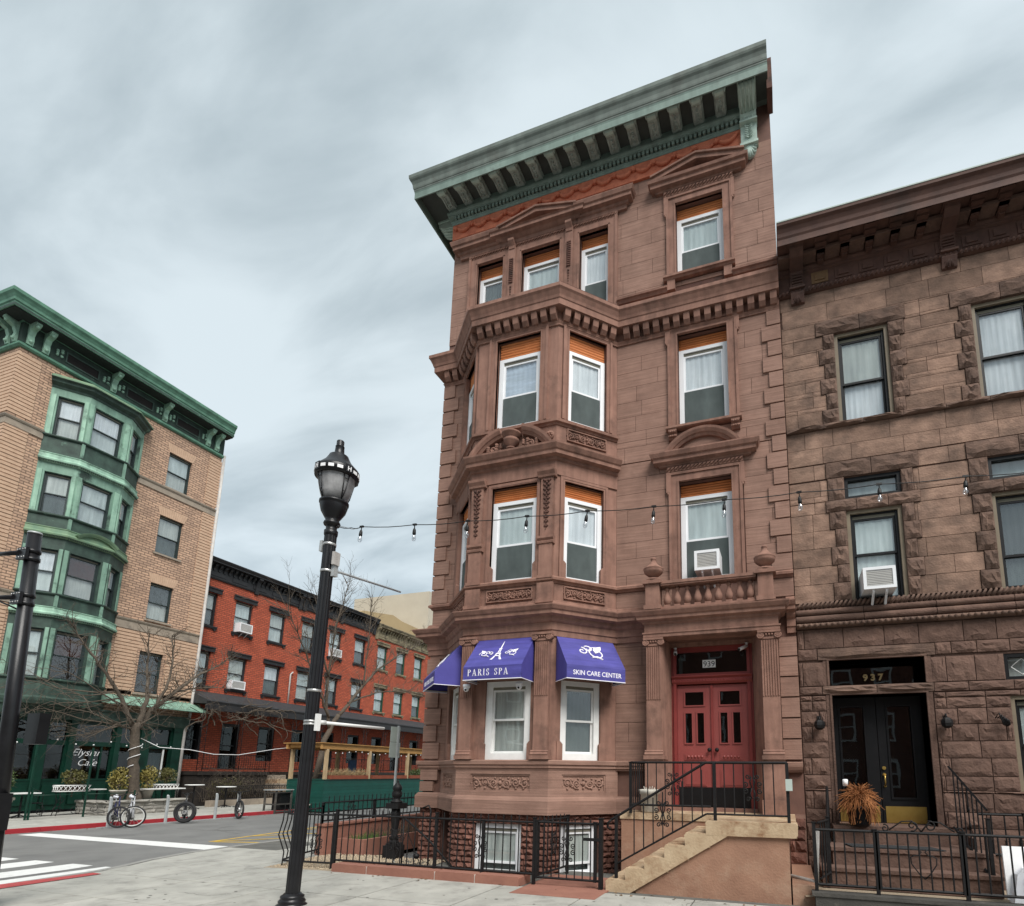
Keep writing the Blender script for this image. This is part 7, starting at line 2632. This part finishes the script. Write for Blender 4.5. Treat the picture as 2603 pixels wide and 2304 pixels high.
# ================================================================ shrubs, beds, tables before the cafe
mat('leaf_olive', (.120, .110, .030), (.07, .07, .022), ns=9, bump=0, rough=.5)
mat('leaf_gold', (.26, .215, .055), (.16, .135, .035), ns=9, bump=0, rough=.5)
mat('leaf_green', (.075, .11, .035), (.05, .075, .025), ns=9, bump=0, rough=.5)
def leaves(mb, c, r, n, s, rnd, shell=.45, sq=(1, 1, 1), clump=9):
    cs = []
    for i in range(clump):
        v = Vector((rnd.gauss(0, 1), rnd.gauss(0, 1), rnd.gauss(0, 1))).normalized() * rnd.uniform(.2, 1)
        cs.append(v)
    for i in range(n):
        v = Vector((rnd.gauss(0, 1), rnd.gauss(0, 1), rnd.gauss(0, 1))).normalized() * (shell + (1 - shell) * rnd.random() ** .5)
        if clump and rnd.random() < .6:
            v = cs[rnd.randrange(clump)] * .75 + v * .35
        p = Vector((c[0] + v.x * r * sq[0], c[1] + v.y * r * sq[1], c[2] + v.z * r * sq[2]))
        a = Vector((rnd.uniform(-1, 1), rnd.uniform(-1, 1), rnd.uniform(-1, 1))).normalized()
        q = a.orthogonal().normalized()
        w_ = s * rnd.uniform(.6, 1.2)
        mb.add([tuple(p - a * w_), tuple(p + q * w_ * .45), tuple(p + a * w_), tuple(p - q * w_ * .45)], [(0, 1, 2, 3)])
def shrub(lab, c, r, m, n=900, s=.045, sq=(1, 1, .85), pot=None, stem=.3, name='shrub', cat='shrub'):
    t = thing(name, lab, cat, (c[0], c[1], c[2] - r - stem))
    mb = MB()
    leaves(mb, c, r, n, s, tr, .45, sq)
    mb.build('foliage', m, t, kind='stuff', fix=False)
    mb = MB()
    mb.tube([(c[0], c[1], c[2] - r - stem), (c[0], c[1], c[2])], .025, 5)
    for i in range(10):
        sprout(mb, (c[0], c[1], c[2] - r * .6), (tr.uniform(-1, 1), tr.uniform(-1, 1), tr.uniform(.1, 1)), r, .01, 1, tr, .2, 0, 2)
    mb.build('stem', 'twig', t)
    if pot:
        z0, rr, h, pm = pot
        MB().lathe((c[0], c[1], z0), [(rr * .7, 0), (rr * .95, h * .85), (rr * 1.08, h * .87), (rr * 1.08, h), (rr * .9, h), (rr * .85, h * .9)], 14).build('pot', pm, t)
    return t
shrub('olive clipped shrub in the white lattice box left of the cafe lettering', (-18.0, 3.80, 1.36), .40, 'leaf_olive', 1100)
shrub('golden green shrub left of the cafe tree trunk', (-17.2, 4.85, 1.30), .46, 'leaf_gold', 1000, .05, (.8, .9, 1.1), (.55, .26, .35, 'pot_white'))
shrub('golden green shrub right of the cafe tree trunk', (-17.15, 5.85, 1.36), .42, 'leaf_gold', 900, .05, (.8, .75, 1.2), (.55, .24, .35, 'pot_white'))
shrub('olive shrub in the lattice box right of the cafe tree', (-17.6, 6.85, 1.45), .40, 'leaf_olive', 1000, .045)
shrub('tall thin evergreen shrub at the far left of the cafe front', (-18.0, 1.75, 1.30), .42, 'leaf_green', 1000, .05, (.8, .8, 1.3), (.1, .36, .6, 'pot_white'))
# raised stone bed built of single stones
mat('grey_stone', (.36, .34, .30), (.26, .245, .22), ns=4, var=.2, bump=.4, bs=30, dark=(.15, .14, .125), dscale=3, dlo=.56, dhi=.8)
BD = thing('stone_bed', 'raised grey stone tree bed with a ledge before the cafe', 'planter', (-17.4, 5.2, 0))
GS = [rough_block('grey_stone', 200 + s, .35, 4, 2) for s in range(4)]
bx0, bx1, by0, by1 = -18.3, -16.55, 4.15, 7.1
FBd = Fr(bx1, by0, 0, 1)
FBs = Fr(bx0, by0, 1, 0)
ashlar('bed_stone', GS, BD, FBd, 0, by1 - by0, [0, .15, .29, .44], .38, [], 0, .12, .012)
ashlar('bed_stone', GS, BD, FBs, 0, bx1 - bx0, [0, .15, .29, .44], .38, [], 0, .12, .012)
MB().box(bx0 + .05, bx1 - .05, by0 + .05, by1, -.05, .47).build('fill', 'soil', BD)
for i in range(4):
    inst('ledge_stone', GS[i], BD, (bx1 + .06, by0 - .06 + .75 * i, .44), (.74, .34, .09), math.pi / 2)
for i in range(3):
    inst('ledge_stone', GS[i], BD, (bx0 + .61 * i, by0 - .06, .44), (.60, .30, .09))
def lattice_box(lab, c, L_, w_, h, z):
    t = thing('lattice_planter', lab, 'planter box', (c[0], c[1], z))
    b = MB()
    x0, x1, y0, y1 = c[0] - w_ / 2, c[0] + w_ / 2, c[1] - L_ / 2, c[1] + L_ / 2
    for zz in (z, z + h):
        b.tube([(x1, y0, zz), (x1, y1, zz), (x0, y1, zz), (x0, y0, zz), (x1, y0, zz)], .018, 4)
    n = 7
    for i in range(n):
        a, c_ = y0 + (y1 - y0) * i / n, y0 + (y1 - y0) * (i + 1) / n
        b.tube([(x1, a, z), (x1, c_, z + h)], .011, 4)
        b.tube([(x1, a, z + h), (x1, c_, z)], .011, 4)
    for i in range(3):
        a, c_ = x0 + (x1 - x0) * i / 3, x0 + (x1 - x0) * (i + 1) / 3
        b.tube([(a, y0, z), (c_, y0, z + h)], .011, 4)
        b.tube([(a, y0, z + h), (c_, y0, z)], .011, 4)
    b.build('lattice', 'white_paint', t)
    MB().box(x0 + .03, x1 - .03, y0 + .03, y1 - .03, z, z + h * .8).build('soil', 'soil', t)
    b = MB()
    for x in (x0 + .05, x1 - .05):
        for y in (y0 + .08, y1 - .08):
            b.tube([(x, y, z), (x, y + .08, z - .4), (x, y - .02, 0)], .014, 4)
    for y in (y0 + .1, y1 - .1):
        b.tube([(x1, y + a, .55 + q) for a, q in spiral(0, 0, .14, 1.3, 0, 12)], .01, 4)
    b.build('iron_stand', 'black_iron', t)
lattice_box('white lattice planter box on scrolled iron legs left of the stone bed', (-17.9, 3.72), 1.0, .34, .21, .87)
lattice_box('white lattice planter box on scrolled iron legs right of the cafe tree', (-17.4, 6.68), .98, .34, .21, .87)
def cafe_table(lab, x, y, z, L_, w_, round_=False):
    t = thing('cafe_table', lab, 'table', (x, y, 0))
    b = MB()
    if round_:
        b.lathe((x, y, z), [(L_ / 2, 0), (L_ / 2 + .01, .015), (L_ / 2, .035)], 24)
    else:
        b.box(x - w_ / 2, x + w_ / 2, y - L_ / 2, y + L_ / 2, z, z + .04)
    b.build('table_top', 'white_paint', t)
    b = MB()
    b.tube([(x, y, 0.02), (x, y, z)], .03, 8)
    for i in range(4):
        a = i * math.pi / 2 + .5
        b.tube([(x, y, .12), (x + .28 * math.cos(a), y + .28 * math.sin(a), .02)], .018, 5)
    b.build('pedestal', 'black_iron', t)
cafe_table('long white table top at the left behind the green rail', -17.8, 2.25, .82, .75, .6)
cafe_table('small white table between the lattice box and the green post', -17.9, 4.55, .90, .4, .4)
cafe_table('long white table before the lattice box right of the tree', -17.0, 6.35, .90, 1.5, .55)
cafe_table('round white table behind the fat tyre bicycle', -17.3, 7.9, 1.02, .72, .6, True)
cafe_table('round white table standing alone before the garden fence', -17.3, 9.40, .91, .78, .6, True)
def iron_chair(lab, x, y, rz):
    t = thing('cafe_chair', lab, 'chair', (x, y, 0))
    f = Fr(x, y, math.cos(rz), math.sin(rz))
    b = MB()
    for u in (-.2, .2):
        for o in (-.2, .2):
            b.tube([f.p(u, o, 0), f.p(u * .9, o * .9, .45)], .012, 4)
    b.build('legs', 'black_iron', t)
    MB().lathe((x, y, .45), [(.21, 0), (.22, .015), (.21, .03)], 16).build('seat', 'black_iron', t)
    b = MB()
    b.tube([f.p(-.2, -.2, .45), f.p(-.21, -.25, .8), f.p(0, -.27, .92), f.p(.21, -.25, .8), f.p(.2, -.2, .45)], .013, 5)
    for q in (-.07, .07):
        b.tube([f.p(q, -.22, .46), f.p(q * 1.3, -.26, .9)], .008, 4)
    b.tube([f.p(u, -.26, z) for u, z in spiral(0, .68, .09, 1.4, 0, 12)], .008, 4)
    b.build('backrest', 'black_iron', t)
iron_chair('black iron cafe chair at the left end of the pavement tables', -18.3, 2.9, 1.2)
iron_chair('black iron cafe chair between the stone bed and the round table', -17.0, 7.30, 2.2)
GR = thing('pavement_rail', 'dark green rail on posts around the cafe pavement seating', 'rail', (-16.6, 2.6, 0))
for y, zt_ in ((1.90, 1.05), (1.82, 3.0), (3.46, 2.45), (5.06, .9)):
    MB().tube([(-16.6, y, 0), (-16.6, y, zt_)], .035, 6, False).build('post', 'green_paint', GR)
for a, c in ((-1.5, 1.88), (1.92, 3.44), (3.48, 5.04)):
    MB().tube([(-16.6, a, .80), (-16.6, c, .80)], .016, 5).build('rail', 'green_paint', GR)
    b = MB()
    for i in range(3):
        y = a + (c - a) * (i + .5) / 3
        b.tube([(-16.6, y + u, .28 + z) for u, z in spiral(0, 0, .16, 1.2, i * 2, 12)], .010, 4)
    b.tube([(-16.6, a, .12), (-16.6, c, .12)], .012, 4)
    b.build('scroll', 'black_iron', GR)
RP = MB()
rp_ = [(-16.9, 5.2, 2.9), (-14.6, 4.4, 2.5), (-14.3, 5.3, 2.45), (-14, 6.05, 2.30), (-13.9, 7.05, 2.31), (-14, 8.86, 2.62), (-14.1, 9.9, 2.75)]
RP.tube(rp_, .012, 5)
tag(RP.build('rope', 'white_card'), 'white rope swagged from the cafe tree to the dining shed', 'rope')
# fence shrubs before the red row
t = thing('shrub', 'dry yellowish shrub thicket behind the garden fence of the red row', 'shrub', (-18.8, 10.6, 0))
mb = MB()
for i in range(170):
    sprout(mb, (-18.8 + tr.uniform(-.3, .3), tr.uniform(9.4, 13.4), .2), (tr.uniform(-.5, .5), tr.uniform(-.6, .6), 1), tr.uniform(.7, 1.5), .010, 1, tr, .25, 0, 3)
mb.build('stems', 'twig', t, kind='stuff', fix=False)
mb = MB()
leaves(mb, (-18.8, 10.9, .8), 1.0, 900, .04, tr, .2, (.3, 1.5, .6))
mb.build('foliage', 'leaf_olive', t, kind='stuff', fix=False)

# ================================================================ bicycles and rack
mat('tyre', (.018, .018, .019), (.03, .03, .03), ns=20, bump=.2, rough=.8)
mat('rim_pale', (.62, .62, .60), (.5, .5, .48), ns=10, bump=0, rough=.4)
mat('rim_dark', (.05, .05, .055), (.03, .03, .03), bump=0, rough=.4)
mat('frame_silver', (.55, .56, .58), (.45, .46, .48), ns=8, bump=0, rough=.35)
mat('frame_blue', (.03, .035, .09), (.02, .02, .06), ns=8, bump=0, rough=.35)
def bicycle(lab, x, y, rz, steer, fm, tw_, rimm, seat_m, tilt=.0, R_=.33, motor=False):
    t = thing('bicycle', lab, 'bicycle', (x, y, -.12))
    def ring(c, ax, r, rr, n=28, m_=6):
        return [(c[0] + r * math.cos(2 * math.pi * i / n) * ax[0], c[1] + r * math.cos(2 * math.pi * i / n) * ax[1], c[2] + r * math.sin(2 * math.pi * i / n)) for i in range(n + 1)]
    z0 = -.12
    fw_, rw_ = (x + .52 , y, z0 + R_ + tw_ * .3), (x - .52, y, z0 + R_ + tw_ * .3)
    ca = (math.cos(steer), math.sin(steer))
    for c, ax in ((fw_, ca), (rw_, (1, 0))):
        w_ = MB().tube(ring(c, ax, R_ - tw_ * .4, 0), tw_ * .5, 7, True, False).build('wheel', 'tyre', t)
        MB().tube(ring(c, ax, R_ - tw_ * 1.0, 0), tw_ * .28 + .004, 5, True, False).build('rim', rimm, w_)
        sp = MB()
        for i in range(14):
            a = 2 * math.pi * i / 14
            sp.tube([c, (c[0] + (R_ - tw_) * math.cos(a) * ax[0], c[1] + (R_ - tw_) * math.cos(a) * ax[1], c[2] + (R_ - tw_) * math.sin(a))], .003, 3, False, False)
        sp.tube([(c[0] - .05 * ax[1], c[1] + .05 * ax[0], c[2]), (c[0] + .05 * ax[1], c[1] - .05 * ax[0], c[2])], .03 if not motor else .07, 8)
        sp.build('spokes', 'steel', w_)
    bb = (x - .08, y, z0 + .30)
    st = (x - .22, y, z0 + .78)
    hd = (x + .33, y, z0 + .80)
    hb = (x + .36, y, z0 + .66)
    fr = MB()
    k = .024 if motor else .018
    fr.tube([bb, st], k, 6)
    fr.tube([st, hd], k, 6)
    fr.tube([bb, hb], k * 1.25, 6)
    fr.tube([hd, hb], k * 1.2, 6)
    for s in (-.045, .045):
        fr.tube([(rw_[0], y + s, rw_[2]), (bb[0], y + s * .5, bb[2])], .010, 5)
        fr.tube([(rw_[0], y + s, rw_[2]), (st[0], y + s * .4, st[2] - .08)], .009, 5)
    fr.build('frame', fm, t)
    fk = MB()
    for s in (-.055, .055):
        o = (-ca[1] * s, ca[0] * s)
        fk.tube([(fw_[0] + o[0], fw_[1] + o[1], fw_[2]), (hb[0] + .02 + o[0], hb[1] + o[1], hb[2]), (hb[0], hb[1], hb[2] + .03)], .013 if not motor else .02, 6)
    fk.tube([hb, (hd[0] - .03, y, hd[2] + .17)], .016, 6)
    fk.build('fork', fm, t)
    h = MB()
    c = (hd[0] - .04, y, hd[2] + .18)
    for s in (-1, 1):
        h.tube([c, (c[0] - ca[1] * s * .15, c[1] + ca[0] * s * .15, c[2] + .03), (c[0] - ca[1] * s * .31 - .04, c[1] + ca[0] * s * .31, c[2] + .05)], .013, 6)
        h.tube([(c[0] - ca[1] * s * .2, c[1] + ca[0] * s * .2, c[2] + .03), (c[0] - ca[1] * s * .31 - .04, c[1] + ca[0] * s * .31, c[2] + .05)], .019, 6)
    h.build('handlebar', 'black_ink', t)
    s_ = MB()
    s_.tube([st, (st[0] - .03, y, st[2] + .14)], .013, 6)
    s_.tube([(st[0] - .17, y, st[2] + .16), (st[0] - .1, y, st[2] + .165), (st[0] + .10, y, st[2] + .15)], [.075, .07, .025], 8)
    s_.build('saddle', seat_m, t)
    cr_ = MB()
    cr_.tube([(bb[0], y - .07, bb[2]), (bb[0], y + .07, bb[2])], .09, 14)
    cr_.tube([(bb[0], y + .09, bb[2]), (bb[0] + .12, y + .09, bb[2] - .12)], .012, 5)
    cr_.tube([(bb[0], y - .09, bb[2]), (bb[0] - .12, y - .09, bb[2] + .12)], .012, 5)
    for s in (-1, 1):
        cr_.box(bb[0] + s * .12 - .04, bb[0] + s * .12 + .04, y + s * .10, y + s * .18, bb[2] - s * .12 - .012, bb[2] - s * .12 + .012)
    cr_.build('crank', 'black_ink', t)
    t.rotation_euler = (tilt, 0, rz)
    return t
mat('seat_cover', (.72, .73, .76), (.6, .62, .66), ns=9, bump=.1)
b1 = bicycle('silver bicycle with a pale rimmed front wheel turned towards the street, white covered saddle', -12.72, 2.55, -.45, 1.25, 'frame_silver', .05, 'rim_pale', 'seat_cover')
b2 = bicycle('dark blue bicycle half hidden behind the silver bicycle', -13.0, 2.28, -.40, .9, 'frame_blue', .045, 'rim_dark', 'seat_cover')
b3 = bicycle('black fat tyre electric bicycle at the rack', -12.72, 4.28, -.62, 1.10, 'rim_dark', .105, 'rim_dark', 'black_ink', 0, .35, True)
b4 = bicycle('black bicycle seen end on at the far end of the rack', -12.75, 6.35, -.62, .35, 'rim_dark', .065, 'rim_dark', 'black_ink', 0, .34, True)
for i, y in enumerate((3.85, 5.63, 6.52, 2.1)):
    t = thing('bike_rack', ['galvanised rack post between the silver and the fat tyre bicycles', 'galvanised rack post right of the fat tyre bicycle', 'galvanised rack post beside the farthest bicycle', 'galvanised rack post behind the silver bicycle'][i], 'bike rack', (-13.0, y, -.12))
    MB().tube([(-13.0, y, -.12), (-13.0, y, .70), (-13.0, y - .015, .80), (-13.03, y - .02, .83)], [.05, .05, .045, .02], 6, False).build('stand', 'galv', t)
b = MB()
b.box(-13.03, -12.97, 1.8, 7.0, -.118, -.085)
tag(b.build('rack_rail', 'galv'), 'long flat steel rail on the road joining the bike rack posts', 'rail')

# ================================================================ wooden dining shed in the street
mat('parklet_green', (.010, .080, .062), (.008, .060, .046), ns=2.5, var=.10, bump=.05, rough=.5)
mat('pine', (.46, .255, .09), (.36, .185, .06), ns=3, streak=(3, 3, 22), bump=.1, rough=.75)
mat('pine_weathered', (.50, .37, .22), (.40, .28, .16), ns=3, streak=(12, 12, 2), bump=.15, rough=.8)
mat('plank_box', (.26, .075, .04), (.20, .055, .03), ns=4, bump=.1)
mat('straw', (.44, .33, .18), (.32, .23, .12), ns=8, bump=0)
DS = thing('dining_shed', 'open timber dining shed with a dark green boarded base in the side street', 'shed', (-13, 13, -.12))
GB = unit_block('parklet_green')
py0, py1, px0, px1 = 9.73, 22.0, -14.1, -12.0
nb = 9
for i in range(nb):
    z = -.06 + i * (1.36 / nb)
    inst('board', GB, DS, (px1 - .03, py0 + .03, z), (.03, py1 - py0, 1.36 / nb - .006))
    inst('board', GB, DS, (px0, py0, z), (px1 - px0, .03, 1.36 / nb - .006))
MB().box(px0 + .05, px1 - .06, py0 + .06, py1, -.12, 1.0).build('inner_box', 'dark_wood', DS)
MB().box(px0 - .03, px1 + .03, py0 - .02, py1, 1.302, 1.33).build('ledge', 'parklet_green', DS)
PS = unit_block('pine_weathered')
for k, y in enumerate((9.76, 12.50, 15.45, 18.3)):
    inst('post', PS, DS, (px1 - .14, y, 1.33), (.13, .13, 1.33))
    inst('post', PS, DS, (px0 + .02, y, 1.33), (.13, .13, 1.33))
PB2 = unit_block('pine')
inst('beam', PB2, DS, (px1 - .13, py0 - .25, 2.66), (.11, py1 - py0, .24))
inst('beam', PB2, DS, (px0 + .02, py0 - .25, 2.66), (.11, py1 - py0, .24))
for i in range(12):
    inst('rafter', PB2, DS, (px0 + .13, py0 - .15 + i * 1.05, 2.72), (px1 - px0 - .26, .07, .16))
MB().box(px0 - .10, px1 + .06, py0 - .3, py1, 2.90, 2.935).build('roof_sheet', 'pine', DS)
for y0, y1 in ((10.0, 12.45), (12.75, 15.4), (15.7, 18.2)):
    b = MB()
    b.box(px1 - .20, px1 + .05, y0, y1, 1.335, 1.50)
    b.build('flower_box', 'plank_box', DS)
g_ = MB()
for i in range(420):
    y = tr.uniform(10.1, 12.3)
    a = tr.uniform(-1.2, 1.2)
    p = Vector((px1 - .13 + tr.uniform(-.06, .06), y, 1.45))
    L_ = tr.uniform(.25, .55)
    d = Vector((tr.uniform(-.4, .4), math.sin(a), abs(math.cos(a)) + .2)).normalized()
    g_.tube([p, p + d * L_ * .6, p + d * L_ + Vector((0, math.sin(a) * .1, -.12))], [.006, .005, .003], 3, False, False)
g_.build('dry_grass', 'straw', DS, kind='stuff', fix=False)
g_ = MB()
leaves(g_, (px1 - .14, 16.6, 1.65), .5, 500, .05, tr, .2, (.3, 1.6, .5))
g_.build('greenery', 'leaf_green', DS, kind='stuff', fix=False)
b = MB()
for i in range(22):
    b.blob((px1 - .05, 9.9 + i * .42, 2.55 - .06 * math.sin(i * 1.1)), .032, 6)
b.build('festoon_bulb', 'white_card', DS, kind='stuff')
mat('denim', (.10, .16, .30), (.06, .10, .20), ns=6, bump=.1)
b = MB()
b.fb(Fr(-13.9, 13.2, 0, 1), 0, .55, 0, .03, 1.5, 2.25)
tag(b.build('blue_cloth', 'denim'), 'blue cloth hanging on the far rail inside the dining shed', 'cloth')
t = thing('street_cart', 'dark grey metal stand with a shelf at the kerb before the dining shed', 'stand', (-13.6, 9.0, -.12))
b = MB()
cx0, cx1, cy0, cy1 = -13.95, -13.35, 8.55, 9.35
for x in (cx0, cx1):
    for y in (cy0, cy1):
        b.box(x - .03, x + .03, y - .03, y + .03, -.12, .85)
for z in (.80, .30, .0):
    b.box(cx1 - .02, cx1 + .02, cy0, cy1, z - .06, z)
    b.box(cx0, cx1, cy0 - .02, cy0 + .02, z - .06, z)
b.build('frame', 'kerb_dark', t)
MB().box(cx0 - .06, cx1 + .06, cy0 - .06, cy1 + .06, .85, .89).build('top', 'galv', t)
MB().box(cx0 + .08, cx1 - .05, cy0 + .3, cy1 - .02, .0, .75).build('panel', 'black_paint', t)
b = MB()
b.lathe((-12.7, 9.45, -.12), [(.16, 0), (.20, .3), (.24, .32), (.24, .38), (.2, .38)], 14)
tag(b.build('tub', 'pot_white'), 'pale beige tub on the road at the corner of the dining shed', 'tub')

# ================================================================ by the steps of 937
PD = thing('dried_plant', 'bushy dried orange brown plant before the black door of number 937', 'plant', (8.40, -.33, .93))
mat('dry_orange', (.36, .145, .05), (.20, .075, .028), ns=9, bump=0, rough=.8)
mb = MB()
for i in range(620):
    a = tr.uniform(0, 6.283)
    e = tr.uniform(-.55, 1.2)
    d = Vector((math.cos(a) * math.cos(e), math.sin(a) * math.cos(e), math.sin(e)))
    p0 = Vector((8.40, -.35, 1.34))
    L_ = tr.uniform(.15, .36)
    mid = p0 + d * L_ * .6 + Vector((tr.uniform(-.04, .04), tr.uniform(-.04, .04), .02))
    end = p0 + d * L_ + Vector((tr.uniform(-.05, .05), tr.uniform(-.05, .05), -.10 * (1 - abs(e) * .5)))
    mb.tube([p0 + d * .08, mid, end], [.006, .005, .003], 3, False, False)
for i in range(120):
    p0 = Vector((8.40 + tr.uniform(-.22, .22), -.42 + tr.uniform(-.12, .1), 1.28))
    mb.tube([p0, p0 + Vector((tr.uniform(-.08, .08), tr.uniform(-.05, .05), tr.uniform(-.2, -.33)))], [.006, .003], 3, False, False)
mb.build('stems', 'dry_orange', PD, kind='stuff', fix=False)
MB().lathe((8.40, -.33, .935), [(.12, 0), (.16, .04), (.18, .26), (.2, .28), (.2, .31), (.16, .31)], 16).build('pot', 'black_paint', PD)
MB().lathe((8.22, -.30, 1.55), [(.04, 0), (.042, .10), (.03, .11)], 12).build('candle', 'white_card', PD)
WB_ = MB()
WB_.add([(9.90, -1.66, .20), (10.60, -1.66, .20), (10.62, -1.56, .84), (9.92, -1.56, .84), (9.90, -1.62, .20), (10.60, -1.62, .20), (10.62, -1.52, .84), (9.92, -1.52, .84)], MB.BOXF)
tag(WB_.build('white_board', 'white_card'), 'white board leaning against the side block behind the right railing', 'board')
mat('bag_plastic', (.74, .75, .78), (.62, .63, .67), ns=5, bump=.5, bs=8, rough=.35)
BG = thing('paper_bag', 'white bag printed with blue words standing behind the railing at lower right', 'bag', (10.35, -1.72, .17))
b = MB()
pr = [(9.90, .17), (10.70, .17), (10.68, .52), (10.62, .59), (10.08, .60), (9.99, .52)]
vs, fs = [], []
n = len(pr)
for k in range(4):
    f = k / 3
    for u, z in pr:
        vs.append((u + RND.uniform(-.02, .02), -1.62 - .2 * f + (.05 if z > .4 and k == 3 else 0) + RND.uniform(-.02, .02), z + RND.uniform(-.015, .015)))
for k in range(3):
    for q in range(n):
        fs.append((k * n + q, k * n + (q + 1) % n, (k + 1) * n + (q + 1) % n, (k + 1) * n + q))
fs += [tuple(range(n)), tuple(3 * n + q for q in range(n - 1, -1, -1))]
b.add(vs, fs)
b.build('bag_body', 'bag_plastic', BG)
mat('blue_ink', (.02, .045, .20), (.02, .04, .18), bump=0, rough=.5)
FB_ = Fr(0, -1.84, 1, 0)
text_mb('SY', .085, FB_, 10.07, .47, .004, .002, .001).build('lettering', 'blue_ink', BG)
text_mb('AND', .085, FB_, 10.06, .385, .004, .002, .001).build('lettering', 'blue_ink', BG)
text_mb('2', .15, FB_, 10.27, .385, .004, .002, .003).build('lettering', 'blue_ink', BG)
MB().box(10.15, 10.8, -1.88, -1.66, .165, .235).build('blue_sack', 'blue_ink', BG)
b = MB()
b.tube([(7.66, -1.6, .2), (7.68, -1.65, .6), (7.70, -1.7, .95)], .03, 8)
b.tube([(7.30, -1.3, .27), (7.5, -1.45, .26), (7.66, -1.6, .25)], .03, 8)
tag(b.build('drain_pipe', 'pipe_white'), 'white plastic drain pipe beside the left post before number 937', 'pipe')
b = MB()
b.tube([(9.55, -1.75, .15), (10.1, -1.8, .16)], .012, 5)
# ================================================================ the other side of the avenue, behind the viewer (mirrored in the window panes)
mat('opp_brick', (.22, .10, .07), (.16, .075, .055), ns=.6, bump=.1)
b = MB()
f = MB()
for k, (x0, x1, h) in enumerate(((-22, -9, 13.5), (-9, 1, 12), (1, 10, 13), (10, 20, 12.2), (20, 34, 13.8))):
    b.box(x0, x1, -42, -31, -.15, h)
    b.box(x0, x1 - .1, -31, -30.5, h - .8, h - .05)
    n = int((x1 - x0) / 2.3)
    for i in range(n):
        for j in range(4):
            x = x0 + (x1 - x0) * (i + .5) / n
            z = .9 + j * 3.1
            for a, c, q, w_ in ((-.6, -.48, 0, 1.9), (.48, .6, 0, 1.9), (-.48, .48, 0, .12), (-.48, .48, .9, 1.0), (-.48, .48, 1.78, 1.9)):
                f.box(x + a, x + c, -31, -30.93, z + q, z + w_)
b.build('avenue_houses', 'opp_brick', kind='structure')
f.build('avenue_window_frames', 'white_paint', kind='structure')
